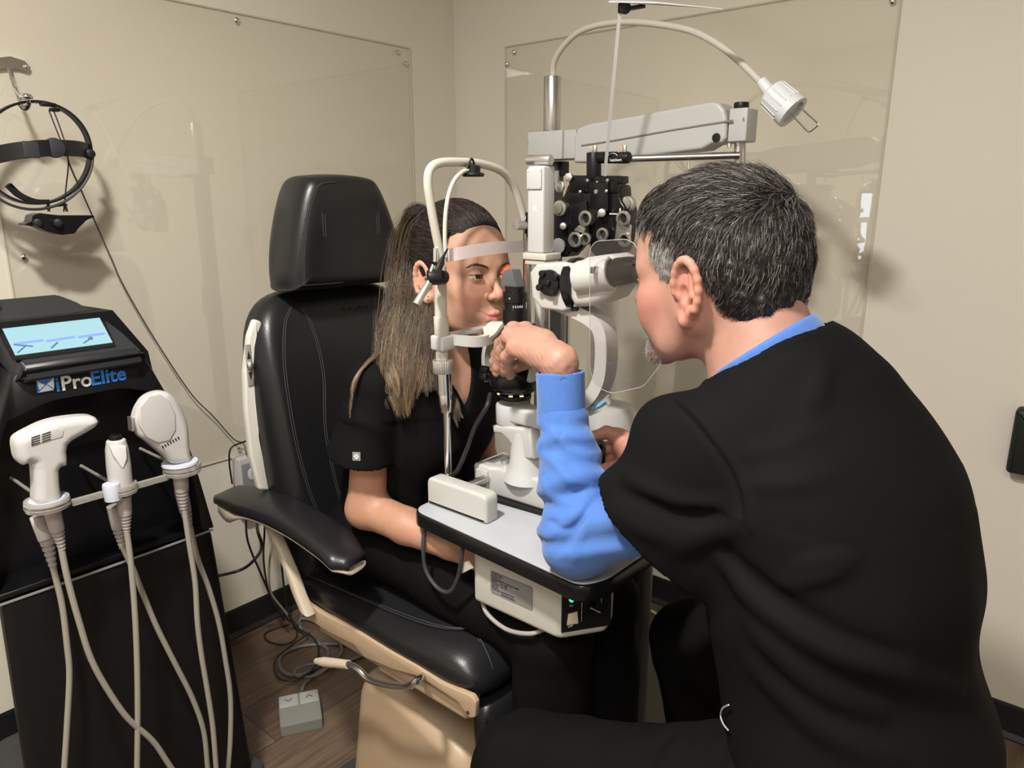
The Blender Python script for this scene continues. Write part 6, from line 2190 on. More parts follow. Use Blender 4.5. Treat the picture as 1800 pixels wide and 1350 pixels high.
# ================================================================== THE PATIENT
def build_woman():
    M = head_matrix((-0.974, 1.015, 1.2585), radians(-9.5), radians(-3.0), radians(-0.7), 1.022)
    S = SDF()
    head_sdf(S, 'f')
    l = lambda p: w2l(M, p)
    # neck, shoulders' slope in the same mesh
    S.cap((-0.030, 0, -0.045), l((-1.045, 0.995, 1.105)), 0.050, 0.054, 0.022)
    S.cap(l((-1.06, 0.93, 1.075)), l((-1.06, 1.06, 1.075)), 0.052, 0.052, 0.04)
    S.ell(l((-1.035, 0.99, 1.03)), (0.085, 0.13, 0.08), 0.04)
    for s in (-1, 1):
        almond_cut(S, (0.0745, s * 0.0308, 0.0002), 0.0152, 0.0036, 0.0036, 0.12)
    lo = l((-1.04, 0.99, 0.98)) - np.array([0.11, 0.17, 0.0])
    v, f = S.mesh((min(lo[0], -0.16), -0.17, lo[2]), (0.13, 0.17, 0.13), 0.0020, smooth=1)
    p = v.copy()
    # pigmentation in local coordinates
    base = np.array([0.46, 0.255, 0.175])
    C = np.repeat(base[None], len(p), 0)

    def mixc(w, col):
        C[:] = C * (1 - w[:, None]) + np.array(col) * w[:, None]
    for s in (-1, 1):
        mixc(0.45 * gauss(p, (0.070, s * 0.040, -0.040), (0.03, 0.02, 0.018)), (0.62, 0.25, 0.19))
        mixc(0.35 * gauss(p, (0.085, s * 0.031, 0.010), (0.02, 0.018, 0.006)), (0.36, 0.18, 0.12))
        mixc(0.5 * gauss(p, (-0.01, s * 0.085, -0.010), (0.02, 0.012, 0.03)), (0.62, 0.27, 0.19))
    mixc(0.35 * gauss(p, (0.106, 0, -0.034), (0.012, 0.014, 0.012)), (0.64, 0.28, 0.21))
    yl = p[:, 1]
    zc = -0.0705 + 0.0035 * (yl / 0.025) ** 2
    hw = np.maximum(0.0085 * (1 - (np.abs(yl) / 0.026) ** 1.6), 0)
    lip = smooth01((hw - np.abs(p[:, 2] - zc)) / 0.0015) * (p[:, 0] > 0.07) * (np.abs(yl) < 0.026)
    mixc(0.85 * lip, (0.50, 0.15, 0.14))
    vw = loc2world(M, p)
    head = (vw, f)

    # near arm and hidden arm: forearm and hand
    def arm(side):
        A = SDF()
        if side < 0:
            sh, el, wr = (-1.052, 0.850, 1.045), (-1.075, 0.838, 0.812), (-0.875, 0.865, 0.785)
            kn, cl = np.array((-0.815, 0.905, 0.765)), 1
        else:
            sh, el, wr = (-1.052, 1.140, 1.045), (-1.075, 1.165, 0.812), (-0.900, 1.135, 0.775)
            kn, cl = np.array((-0.83, 1.10, 0.760)), -1
        A.cap(sh, el, 0.034, 0.037, 0.0)
        A.cap(el, np.array(el) * 0.5 + np.array(wr) * 0.5 + np.array((0, 0, 0.002)), 0.036, 0.034, 0.02)
        A.cap(np.array(el) * 0.5 + np.array(wr) * 0.5, wr, 0.033, 0.024, 0.012)
        A.ball(np.array(el) + np.array((-0.006, 0, -0.004)), 0.033, 0.012)
        d = kn - np.array(wr)
        d /= np.linalg.norm(d)
        sd = np.array((0.0, 0.25 * cl, -1.0))
        sd = sd - d * (sd @ d)
        sd /= np.linalg.norm(sd)
        for k in (-1, 0, 1):
            A.cap(np.array(wr) + sd * 0.010 * k, kn + sd * 0.022 * k, 0.015, 0.014, 0.010)
        bend = np.cross(d, sd) * cl
        F = []
        for i, (o, L) in enumerate(((-0.030, 0.075), (-0.010, 0.085), (0.010, 0.080), (0.029, 0.062))):
            q = kn + sd * o * 0.9
            q1 = q + (d * 0.9 + bend * 0.25) * L * 0.42
            q2 = q1 + (d * 0.5 + bend * 0.8 - sd * 0.1) * L * 0.33
            q3 = q2 + (d * 0.05 + bend * 0.9 - sd * 0.3) * L * 0.27
            F.append(([q, q1, q2, q3], [0.0105, 0.0095, 0.0085, 0.007]))
        th = np.array(wr) + d * 0.02 - sd * 0.018
        F.append(([th, th + d * 0.028 - sd * 0.020 + bend * 0.01, th + d * 0.055 - sd * 0.024 + bend * 0.02, th + d * 0.075 - sd * 0.018 + bend * 0.03], [0.012, 0.011, 0.010, 0.008]))
        A.add(finger_group(F), 0.006)
        allp = np.array([sh, el, wr, kn])
        return A.mesh(allp.min(0) - 0.11, allp.max(0) + 0.11, 0.0035, smooth=1)
    a1, a2 = arm(-1), arm(1)
    # trunk and legs under the clothes
    T = SDF()
    T.ell((-1.075, 0.995, 0.96), (0.095, 0.145, 0.14), 0.0)
    T.ell((-1.12, 0.995, 0.82), (0.09, 0.125, 0.14), 0.05)
    T.ell((-1.16, 0.995, 0.72), (0.11, 0.145, 0.09), 0.05)
    for y in (0.925, 1.075):
        T.cap((-1.15, y, 0.71), (-0.68, y, 0.655), 0.075, 0.052, 0.03)
        T.cap((-0.68, y, 0.655), (-0.66, y, 0.20), 0.048, 0.035, 0.02)
    for y in (0.835, 1.155):
        T.cap((-1.055, y + (0.02 if y < 1 else -0.02), 1.045), (-1.06, 0.995, 1.07), 0.028, 0.045, 0.03)
    t = T.mesh((-1.35, 0.75, 0.10), (-0.55, 1.25, 1.2), 0.010, smooth=1)
    # feet
    parts = [head, a1, a2, t]
    cols = [C]
    for q in (a1, a2, t):
        cc = np.repeat(np.array([[0.42, 0.22, 0.145]]), len(q[0]), 0)
        cols.append(cc)
    wo = nobj('person', parts, SKIN, colors=np.concatenate(cols), origin=(-1.0, 0.995, 0.62))
    tag(wo, 'woman with long highlighted dark hair in black scrubs, sitting with her chin on the rest', 'person')

    eyes(wo, M, look=(1.0, -0.10, 0.03))
    # eyebrows and lashes
    pr, ro = [], []
    for s in (-1, 1):
        n = 90
        t_ = RNG.uniform(0, 1, n)
        y = s * (0.014 + 0.034 * t_)
        z = 0.0155 + 0.0065 * np.sin(np.minimum(t_ * 1.25, 1) * pi * 0.62) - 0.0035 * (t_ > 0.75) * (t_ - 0.75) * 4 + RNG.normal(0, 0.0011, n)
        # land on the surface
        x = np.full(n, 0.11)
        for _ in range(40):
            q = np.stack([x, y, z], 1)
            x = x - np.clip(S(q), -0.002, 0.004) * 0.8
        q = np.stack([x, y, z], 1)
        tip = q + np.stack([-0.001 - 0.004 * t_, s * (0.005 + 0 * t_), 0.0022 - 0.004 * t_], 1)
        ro.append(np.stack([q + (0.0004, 0, 0), (q + tip) / 2 + (0.0008, 0, 0), tip], 1))
        n = 40
        t_ = np.linspace(0.02, 0.98, n)
        y = s * (0.0175 + 0.0265 * t_)
        u = (np.abs(y) - 0.0305) / 0.0138
        z = 0.0005 + 0.0040 * np.maximum(1 - u * u, 0) ** 0.8 + 0.1 * (np.abs(y) - 0.0305)
        x = 0.0745 + np.sqrt(np.maximum(0.0137 ** 2 - (np.abs(y) - 0.031) ** 2 - (z - 0.001) ** 2, 1e-6)) + 0.0002
        q = np.stack([x, y, z], 1)
        pr.append(np.stack([q, q + (0.003, s * 0.0008, -0.0004), q + np.stack([np.full(n, 0.0055), s * (0.001 + 0.002 * t_), 0.0012 + 0 * t_], 1)], 1))
    for B in ro:
        dk = np.repeat([[0.03, 0.018, 0.012]], len(B), 0)
        v_, f_, c_ = strands(B, 0.0004, 0.00015, dk, dk)
        nobj('eyebrow', (loc2world(M, v_), f_), HAIRM, parent=wo, colors=c_)
    B = np.concatenate(pr)
    dk = np.repeat([[0.008, 0.006, 0.005]], len(B), 0)
    v_, f_, c_ = strands(B, 0.00035, 0.00012, dk, dk)
    nobj('eyelashes', (loc2world(M, v_), f_), HAIRM, parent=wo, colors=c_)
    for dz, r in ((-0.036, 0.0022), (-0.030, 0.0016)):
        obj('earring', sphere(Vector(loc2world(M, np.array([[0.002, -0.0815, dz - 0.003]]))[0]), r, 12, 8), CHROME, parent=wo)

    # ---------------- scrub top
    C_ = SDF()
    C_.ell((-1.075, 0.995, 0.965), (0.115, 0.160, 0.150), 0.0)
    C_.ell((-1.12, 0.995, 0.80), (0.125, 0.160, 0.16), 0.06)
    C_.ell((-1.02, 0.995, 0.96), (0.085, 0.125, 0.085), 0.05)
    C_.ell((-1.045, 0.995, 1.035), (0.098, 0.150, 0.095), 0.04)
    for y in (0.825, 1.165):
        C_.cap((-1.065, y + (0.035 if y < 1 else -0.035), 1.066), (-1.06, 0.995, 1.105), 0.048, 0.062, 0.03)
    for y in (0.835, 1.155):
        sg = -1 if y < 1 else 1
        sh = SDF()
        a, b = np.array((-1.045, y + 0.008 * -sg, 1.055)), np.array((-1.075, y + 0.004 * sg, 0.915))
        sh.cap(a, b, 0.046, 0.072, 0.0, flat=((0, 1, 0), 0.84))
        n_ = (b - a) / np.linalg.norm(b - a)
        cut = b - n_ * 0.006
        n2 = n_ + np.array((0.12, 0, 0))
        n2 /= np.linalg.norm(n2)
        def mk(sh=sh, cut=cut, n2=n2):
            return lambda p: np.maximum(sh(p), (p - cut) @ n2)
        C_.add(mk(), 0.02)
        C_.cap(a * 0.45 + b * 0.55, b + n_ * 0.06, 0.044, 0.068, 0.004, mode='s', flat=((0, 1, 0), 0.86))
    # V neck: remove a wedge around the neck and throat
    ap, r0_ = np.array(W(837, 728, Y=0.96)), 0.0
    nk = SDF()
    nk.cap((-1.050, 0.995, 1.12), (-0.99, 0.995, 1.23), 0.058, 0.09, 0.0)
    C_.add(nk, 0.008, 's')

    def vcut(p):
        # wedge opening upward in the YZ plane, apex on the breastbone
        y = np.abs(p[:, 1] - 0.985)
        z = p[:, 2] - 1.005
        e = y * 0.86 - z * 0.42
        return np.maximum(e, -(p[:, 0] + 1.02))
    C_.add(vcut, 0.004, 's')
    C_.add(lambda p: (0.70 - p[:, 2]), 0.02, 'i')
    base = C_
    C_.add(lambda p, d: d + 0.0035 * noise3(p, 22, 3) * (p[:, 2] < 1.0) + 0.002 * noise3(p * np.array([1, 1, 2.2]), 40, 5), 0, 'w')
    fold(C_, [(600, 720), (640, 745), (690, 760)], 0.004, 0.012)
    fold(C_, [(700, 700), (705, 760), (700, 810)], -0.006, 0.010)
    fold(C_, [(735, 760), (745, 830), (735, 900)], 0.005, 0.016)
    fold(C_, [(850, 740), (800, 790), (770, 850)], 0.004, 0.012)
    # ---------------- hair
    H = SDF()
    H.ell((-0.018, 0, 0.036), (0.100, 0.084, 0.099), 0.0)
    H.ell((-0.070, 0, 0.010), (0.050, 0.060, 0.075), 0.03)
    def hl(p):   # hairline: plane-like cut in front of the ears
        x, y, z = p[:, 0], np.abs(p[:, 1]), p[:, 2]
        lim = 0.066 - 6.0 * np.maximum(y - 0.030, 0) ** 1.5 - 0.10 * np.maximum(0.075 - z, 0)
        lim = np.maximum(lim, 0.040 - 0.25 * np.maximum(0.06 - z, 0))
        lim = np.where(z < 0.02, np.minimum(lim, 0.012 - (0.02 - z) * 0.6), lim)
        return x - lim
    H.add(hl, 0.008, 'i')
    def earcut(p):
        return np.sqrt(((p[:, 0] + 0.004) / 0.018) ** 2 + ((p[:, 2] + 0.018) / 0.030) ** 2) * 0.02 - 0.02
    H.add(earcut, 0.006, 's')
    def grooves(p, d):
        a = np.arctan2(p[:, 1], p[:, 2] - 0.01)
        return d + 0.0016 * np.sin(a * 24 + 2 * np.sin(p[:, 0] * 40))
    H.add(grooves, 0, 'w')
    hv, hf = H.mesh((-0.14, -0.10, -0.08), (0.10, 0.10, 0.14), 0.0022, smooth=1)
    hc = np.repeat([[0.014, 0.010, 0.008]], len(hv), 0)
    parts = [(loc2world(M, hv), hf)]
    cols = [hc]
    # swept-back strands over the scalp
    n = 5200
    gather = np.array([-0.105, -0.012, 0.055])
    c0 = np.array([-0.018, 0, 0.036])
    rr = np.array([0.1015, 0.0855, 0.1005])
    th = RNG.uniform(-2.25, 2.25, n)
    root = []
    for a in th:
        # march the hairline at this angle around the x axis
        dy, dz = sin(a), cos(a)
        best = None
        for fx in np.linspace(0.95, -0.3, 60):
            s_ = sqrt(max(1 - fx * fx, 0))
            q = c0 + rr * np.array([fx, dy * s_, dz * s_])
            if hl(q[None])[0] < 0.002:
                best = q
                break
        root.append(best)
    root = np.array(root)
    root += RNG.normal(0, 0.0012, root.shape)
    root = root * (1 - RNG.uniform(0, 1, (n, 1)) ** 2 * 0.0)
    ts = np.linspace(0, 1, 9)
    u0 = (root - c0) / rr
    u0 /= np.linalg.norm(u0, axis=1, keepdims=True)
    gj = gather + RNG.normal(0, 0.010, (n, 3))
    u1 = (gj - c0) / rr
    u1 /= np.linalg.norm(u1, axis=1, keepdims=True)
    st = RNG.uniform(0, 0.25, n) * (RNG.uniform(0, 1, n) > 0.5)
    om = np.arccos(np.clip((u0 * u1).sum(1), -0.999, 0.999))
    P = []
    lift = RNG.uniform(0.995, 1.035, n)
    for t_ in ts:
        tt = st + (1 - st) * t_
        w0 = np.sin((1 - tt) * om) / np.sin(om)
        w1 = np.sin(tt * om) / np.sin(om)
        q = u0 * w0[:, None] + u1 * w1[:, None]
        P.append(c0 + q * rr * (1 + (lift - 1) * sin(pi * min(t_ * 1.0, 1)) * 1.0 + 0.006)[:, None])
    P = np.stack(P, 1)
    mixv = RNG.uniform(0, 1, n)
    streak = 0.5 + 0.5 * np.sin(th * 17 + 1.3) * np.sin(th * 41)
    ca = np.array([0.010, 0.007, 0.006])[None] * (0.4 + 4.5 * mixv[:, None] ** 4)
    tb = (np.clip(streak + RNG.normal(0, 0.25, n), 0, 1) ** 2)[:, None]
    cb = ca * (1 - tb * 0.35) + np.array([[0.16, 0.105, 0.06]]) * tb * 0.35
    v_, f_, c_ = strands(loc2world(M, P.reshape(-1, 3)).reshape(P.shape), 0.00048, 0.0005, ca, cb)
    parts.append((v_, f_))
    cols.append(c_)

    # loose hair: bundles following picture guides, at their own depths
    def bundle(g, spread, n, r=0.00036, c_root=(0.010, 0.007, 0.005), c_tip=(0.50, 0.345, 0.195), wav=0.005, K=24, seed=1, tipfan=1.6, dark=0.3, reach=0.040):
        rg = np.random.default_rng(seed)
        pts_ = []
        for u, v, y in g:
            y += 0.016 - 0.036 * float(smooth01(np.array((v - 430) / 170)))
            q = W(u, v, Y=y)
            if v > 600:      # lie on the shirt, never inside it
                hit = raymarch(C_, u, v)
                if hit is not None and hit[1] - 0.014 < y:
                    q = W(u, v, Y=max(hit[1] - 0.012, y - reach))
            pts_.append(tuple(q))
        G = np.array(pts_)[None]
        G = crs(G, K)[0]
        T = np.gradient(G, axis=0)
        T /= np.linalg.norm(T, axis=1, keepdims=True)
        side = np.cross(T, np.array([0.55, -0.83, 0]))
        side /= np.linalg.norm(side, axis=1, keepdims=True)
        dep = np.cross(T, side)
        a = rg.normal(0, 0.45, n)
        b = rg.normal(0, 0.45, n)
        t_ = np.linspace(0, 1, K)
        sp = np.interp(t_, np.linspace(0, 1, len(spread)), spread)
        # clump strands so the hair reads as locks
        nc = max(5, n // 38)
        cl = rg.integers(0, nc, n)
        ca_, cb_ = rg.normal(0, 0.5, nc), rg.normal(0, 0.5, nc)
        cw = 0.45 + 0.45 * t_ ** 1.2
        A_ = a[:, None] * (1 - cw) * (1 + (tipfan - 1) * t_) + ca_[cl][:, None] * cw
        B_ = b[:, None] * (1 - cw) * 1.2 + cb_[cl][:, None] * cw
        ph, fr = rg.uniform(0, 6.28, nc), rg.uniform(1.5, 4.0, nc)
        A_ = A_ + (np.sin(t_[None] * rg.uniform(2, 5, nc)[cl][:, None] + rg.uniform(0, 6.28, nc)[cl][:, None]) * 0.30)
        ph2 = rg.uniform(0, 6.28, n)
        wv = np.sin(t_[None] * fr[cl][:, None] * 3 + ph[cl][:, None]) * wav + np.sin(t_[None] * 11 + ph2[:, None]) * 0.0014 + np.sin(t_[None] * 23 + ph[cl][:, None]) * wav * 0.18
        endt = np.clip(rg.uniform(0.72, 1.0, nc)[cl] * (1 - 0.22 * rg.uniform(0, 1, n) ** 1.5), 0.5, 1)
        P = G[None] + side[None] * (A_ * sp[None] + wv * np.minimum(t_ * 3, 1)[None])[..., None] + dep[None] * (np.where(t_[None] > 0.45, B_ * 0.4, B_) * sp[None] * 0.55 + wv * 0.4)[..., None]
        # shorten
        idx = t_[None] * endt[:, None] * (K - 1)
        i0 = np.clip(idx.astype(int), 0, K - 2)
        fr_ = idx - i0
        P = P[np.arange(n)[:, None], i0] * (1 - fr_[..., None]) + P[np.arange(n)[:, None], i0 + 1] * fr_[..., None]
        m = rg.uniform(0, 1, n)
        lk = rg.uniform(0, 1, nc)[cl]
        lt = np.clip(0.15 + 1.25 * (0.7 * lk + 0.3 * m) ** 1.7, 0, 1.25)[:, None]
        lt = np.where(rg.uniform(0, 1, (n, 1)) < dark, lt * 0.25, lt)
        c0_ = np.array([c_root]) * (0.6 + 0.8 * m[:, None])
        c1_ = np.array([[0.035, 0.024, 0.017]]) * (1 - lt) + np.array([c_tip]) * lt
        v1, f1, cc = strands(P, r, r * 0.35, c0_, c1_, tpow=1.25)
        parts.append((v1, f1))
        cols.append(cc)
    bundle([(752, 372, 0.965), (730, 405, 0.945), (720, 470, 0.935), (716, 540, 0.925), (706, 600, 0.905), (703, 665, 0.885), (712, 740, 0.868)], [0.016, 0.030, 0.034, 0.040, 0.040, 0.034, 0.012], 4200, seed=2)
    bundle([(745, 395, 0.975), (732, 450, 0.955), (735, 520, 0.945), (738, 590, 0.93), (742, 640, 0.915), (752, 700, 0.90)], [0.012, 0.028, 0.034, 0.036, 0.030, 0.016], 2800, seed=3, dark=0.5, c_tip=(0.32, 0.21, 0.12))
    bundle([(740, 420, 0.955), (716, 500, 0.935), (690, 565, 0.915), (684, 620, 0.90), (694, 670, 0.885), (700, 715, 0.87)], [0.010, 0.016, 0.024, 0.022, 0.016, 0.006], 1500, seed=4, c_tip=(0.50, 0.35, 0.20))
    bundle([(725, 560, 0.93), (690, 600, 0.90), (650, 632, 0.875), (624, 665, 0.86), (616, 705, 0.85), (613, 738, 0.845)], [0.006, 0.006, 0.004, 0.003, 0.003, 0.002], 80, seed=5, c_tip=(0.50, 0.36, 0.22), wav=0.002, reach=0.2)
    bundle([(752, 600, 0.95), (765, 640, 0.93), (782, 680, 0.915), (800, 715, 0.905), (812, 750, 0.90)], [0.014, 0.016, 0.014, 0.010, 0.004], 800, seed=6, dark=0.6, c_tip=(0.30, 0.20, 0.12))
    bundle([(765, 380, 0.97), (738, 372, 0.955), (718, 385, 0.95), (712, 420, 0.945), (716, 470, 0.94), (712, 540, 0.93)], [0.006, 0.014, 0.014, 0.012, 0.012, 0.010], 260, r=0.0003, seed=7, wav=0.006, c_tip=(0.12, 0.08, 0.05))
    # flyaways
    bundle([(730, 380, 0.95), (700, 405, 0.935), (690, 440, 0.93), (700, 480, 0.925)], [0.006, 0.012, 0.014, 0.010], 26, r=0.00022, seed=9, wav=0.008, c_tip=(0.2, 0.15, 0.1))
    # dark core behind the loose hair
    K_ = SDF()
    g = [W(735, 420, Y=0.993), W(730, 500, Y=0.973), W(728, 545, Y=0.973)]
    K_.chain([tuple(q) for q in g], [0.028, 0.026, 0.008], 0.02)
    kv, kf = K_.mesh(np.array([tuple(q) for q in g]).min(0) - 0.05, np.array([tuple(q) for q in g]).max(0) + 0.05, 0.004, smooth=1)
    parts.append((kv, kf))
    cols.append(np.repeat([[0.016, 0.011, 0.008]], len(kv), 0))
    nobj('hair', parts, HAIRM, parent=wo, colors=np.concatenate(cols), label='dark hair pulled back, blond highlights in the long loose ends')

    # ---------------- scrub top mesh
    v_, f_ = C_.mesh((-1.30, 0.72, 0.66), (-0.86, 1.28, 1.20), 0.0045, smooth=2)
    tp = nobj('scrub_top', (v_, f_), CLOTH, parent=wo)
    # neckline band and sleeve tag
    q = raymarch(C_, 627, 802)
    if q is not None:
        qn = Vector((0.55, -0.83, 0.1)).normalized()
        MT = frame(Vector(q) + qn * 0.0012, (0.83, 0.55, 0.0), z=qn)
        tg = obj('sleeve_tag', box((0, 0, 0), (0.015, 0.016, 0.0012), 0.0003, M=MT), mat('tag_grey', (0.20, 0.20, 0.20), 0.6), parent=tp, smooth=0)
        obj('tag_cross', [box((0, 0, 0.0009), (0.009, 0.0026, 0.0004), M=MT), box((0, 0, 0.0009), (0.0026, 0.009, 0.0004), M=MT), box((0, 0, 0.0009), (0.006, 0.006, 0.0004), M=MT)], PRINT_W, parent=tg, smooth=0)
    # ---------------- trousers
    L = SDF()
    L.ell((-1.16, 0.995, 0.715), (0.135, 0.172, 0.095), 0.0)
    for y in (0.920, 1.075):
        L.cap((-1.14, y, 0.712), (-0.68, y + (0.0 if y < 1 else 0.01), 0.652), 0.085, 0.066, 0.02)
        L.cap((-0.68, y, 0.652), (-0.665, y, 0.18), 0.068, 0.074, 0.015)
    L.add(lambda p: 0.10 - p[:, 2], 0.004, 'i')
    L.add(lambda p, d: d + 0.004 * noise3(p * np.array([1, 1, 0.6]), 30, 11) + 0.002 * noise3(p, 60, 12), 0, 'w')
    v_, f_ = L.mesh((-1.34, 0.78, 0.08), (-0.55, 1.22, 0.84), 0.006, smooth=2)
    nobj('trousers', (v_, f_), CLOTH2, parent=wo)
    for y in (0.925, 1.07):
        rings = []
        for x, w_, h_, z in ((-0.735, 0.02, 0.02, 0.07), (-0.725, 0.034, 0.035, 0.06), (-0.66, 0.038, 0.042, 0.058), (-0.58, 0.042, 0.03, 0.046), (-0.52, 0.038, 0.024, 0.040), (-0.485, 0.02, 0.014, 0.034)):
            rings.append(sellipse(V(x, y, z), (0, 1, 0), (0, 0, 1), w_, h_, 2.5, 20))
        obj('shoe', loft(rings), DGREY, parent=wo)


build_woman()
# ================================================================== THE DOCTOR
def build_man():
    M = head_matrix((-0.433, 0.940, 1.300), radians(177.0), radians(3.0), radians(-4.0), 1.10)
    S = SDF()
    head_sdf(S, 'm')
    l = lambda p: w2l(M, p)
    nb = np.array((-0.340, 0.925, 1.160))
    S.cap((-0.040, 0, -0.040), l(nb), 0.056, 0.066, 0.028)
    S.cap((-0.060, 0, -0.030), l(nb + np.array((0.010, 0.0, 0.03))), 0.040, 0.050, 0.03)
    S.cap(l((-0.325, 0.88, 1.125)), l((-0.325, 0.97, 1.125)), 0.050, 0.050, 0.04)
    for s in (-1, 1):
        almond_cut(S, (0.0745, s * 0.0305, 0.0005), 0.0138, 0.0036, 0.0038, 0.08)
    # crease of the bent neck
    v, f = S.mesh((-0.22, -0.16, -0.22), (0.135, 0.16, 0.13), 0.0021, smooth=1)
    p = v
    C = np.repeat(np.array([[0.39, 0.205, 0.150]]), len(p), 0)

    def mixc(w, col):
        C[:] = C * (1 - w[:, None]) + np.array(col) * w[:, None]
    for s in (-1, 1):
        mixc(0.5 * gauss(p, (0.060, s * 0.045, -0.035), (0.035, 0.03, 0.03)), (0.60, 0.20, 0.16))
        mixc(0.6 * gauss(p, (-0.012, s * 0.088, -0.005), (0.02, 0.016, 0.035)), (0.66, 0.24, 0.17))
    mixc(0.5 * gauss(p, (0.105, 0, -0.036), (0.014, 0.016, 0.014)), (0.58, 0.22, 0.18))
    mixc(0.30 * smooth01((-0.05 - p[:, 2]) / 0.04) * (p[:, 0] > 0.02), (0.42, 0.24, 0.20))
    head = (loc2world(M, v), f)

    # ---- left arm (camera side): forearm, wrist and the hand on the lamp drum
    el = np.array((-0.565, 0.815, 0.905))
    wr = np.array(W(984, 645, Y=0.862))
    A = SDF()
    A.cap(np.array((-0.560, 0.818, 0.95)), wr + np.array((0.002, 0.002, -0.03)), 0.024, 0.022, 0.0)
    A.cap(wr + np.array((0.002, 0.002, -0.03)), wr + np.array((0, 0, 0.006)), 0.022, 0.027, 0.01)
    K = lambda u, v_, y: np.array(W(u, v_, Y=y))
    # back of the hand
    w0 = K(982, 636, 0.866)
    kn = [K(908, 585, 0.915), K(926, 577, 0.895), K(916, 600, 0.872), K(899, 610, 0.862)]
    # knuckle row: index (far) to little (near)
    kI, kM, kR, kL = K(924, 582, 0.925), K(903, 582, 0.908), K(897, 592, 0.885), K(905, 612, 0.868)
    for q, r in ((kI, 0.0135), (kM, 0.0135), (kR, 0.013), (kL, 0.012)):
        A.cap(w0 + (q - w0) * 0.15, q, 0.0205, r, 0.012)
    A.cap(w0, K(940, 614, 0.885), 0.024, 0.023, 0.015)
    A.cap(K(955, 602, 0.89), K(930, 592, 0.90), 0.021, 0.018, 0.012)
    F = []
    F.append(([kI, K(893, 596, 0.945), K(873, 625, 0.955), K(868, 648, 0.955)], [0.0125, 0.0110, 0.0100, 0.0080]))
    F.append(([kM, K(880, 606, 0.925), K(871, 635, 0.932), K(873, 655, 0.935)], [0.0125, 0.0112, 0.0100, 0.0082]))
    F.append(([kR, K(885, 616, 0.897), K(877, 645, 0.905), K(886, 655, 0.915)], [0.0122, 0.0108, 0.0098, 0.0082]))
    F.append(([kL, K(891, 628, 0.872), K(891, 650, 0.885), K(897, 659, 0.895)], [0.0115, 0.0105, 0.0095, 0.0080]))
    th = K(940, 640, 0.905)
    F.append(([K(952, 622, 0.915), K(926, 636, 0.945), K(906, 646, 0.958), K(894, 650, 0.962)], [0.0150, 0.0125, 0.0110, 0.0090]))
    A.add(finger_group(F), 0.007)
    A.add(lambda p, d: d + 0.0006 * noise3(p, 130, 6) + 0.0004 * noise3(p, 320, 7), 0, 'w')
    # tendons and knuckle bumps
    for q in (kI, kM, kR, kL):
        A.ball(q + np.array((0, -0.002, 0.004)), 0.0105, 0.007)
        A.cap(w0 + (q - w0) * 0.30 + np.array((-0.004, -0.012, 0.013)), q + np.array((0, -0.005, 0.009)), 0.0032, 0.0034, 0.007)
    pts = np.array([el, wr, kI, kM, kL])
    left = A.mesh(pts.min(0) - 0.10, pts.max(0) + 0.08, 0.0024, smooth=1)

    # ---- right hand holding the joystick
    B = SDF()
    jx, jy = W(1045, 815, Y=0.985).x, 0.985
    wr2 = np.array((-0.505, 1.060, 0.955))
    el2 = np.array((-0.36, 1.14, 0.895))
    B.cap(el2, wr2, 0.042, 0.027, 0.0)
    R = lambda u, v_, y: np.array(W(u, v_, Y=y))
    pm = [R(1098, 785, 1.035), R(1082, 790, 1.025)]
    B.cap(wr2, R(1104, 792, 1.035), 0.026, 0.024, 0.012)
    for a, b in ((R(1110, 780, 1.04), R(1085, 768, 1.035)), (R(1112, 795, 1.035), R(1092, 790, 1.04)), (R(1112, 812, 1.03), R(1085, 818, 1.03))):
        B.cap(a, b, 0.018, 0.014, 0.010)
    F = [([R(1090, 766, 1.035), R(1066, 760, 1.025), R(1045, 768, 1.010), R(1035, 782, 1.000)], [0.0125, 0.0112, 0.0100, 0.0082]),
         ([R(1092, 786, 1.045), R(1070, 786, 1.050), R(1052, 795, 1.042), R(1040, 800, 1.028)], [0.0122, 0.0110, 0.0100, 0.0082]),
         ([R(1090, 806, 1.045), R(1070, 812, 1.050), R(1055, 815, 1.040), R(1045, 818, 1.025)], [0.0120, 0.0108, 0.0098, 0.0080]),
         ([R(1092, 822, 1.025), R(1072, 832, 1.030), R(1056, 832, 1.025), R(1048, 828, 1.015)], [0.0115, 0.0105, 0.0095, 0.0080]),
         ([R(1104, 815, 1.010), R(1084, 824, 0.985), R(1066, 826, 0.968), R(1052, 829, 0.962)], [0.0150, 0.0125, 0.0110, 0.0090])]
    B.add(finger_group(F), 0.007)
    pts = np.array([el2, wr2, F[0][0][2], F[4][0][3]])
    right = B.mesh(pts.min(0) - 0.08, pts.max(0) + 0.08, 0.0026, smooth=1)
    # trunk
    T = SDF()
    T.ell((-0.275, 0.925, 1.03), (0.105, 0.150, 0.13), 0.0)
    T.ell((-0.20, 0.92, 0.85), (0.12, 0.145, 0.16), 0.06)
    T.ell((-0.15, 0.91, 0.68), (0.13, 0.165, 0.11), 0.06)
    T.cap((-0.17, 0.83, 0.66), (-0.59, 0.745, 0.545), 0.075, 0.05, 0.03)
    T.cap((-0.17, 1.01, 0.66), (-0.50, 1.12, 0.61), 0.075, 0.05, 0.03)
    T.cap((-0.59, 0.745, 0.545), (-0.50, 0.75, 0.10), 0.048, 0.035, 0.02)
    T.cap((-0.50, 1.12, 0.61), (-0.39, 1.13, 0.10), 0.048, 0.035, 0.02)
    T.cap((-0.345, 0.83, 1.08), (-0.31, 0.92, 1.12), 0.035, 0.050, 0.03)
    T.cap((-0.38, 1.05, 1.09), (-0.31, 0.92, 1.12), 0.045, 0.055, 0.03)
    T.cap((-0.38, 1.07, 1.08), el2, 0.045, 0.040, 0.03)
    T.cap((-0.355, 0.83, 1.08), (-0.42, 0.81, 1.00), 0.035, 0.032, 0.03)
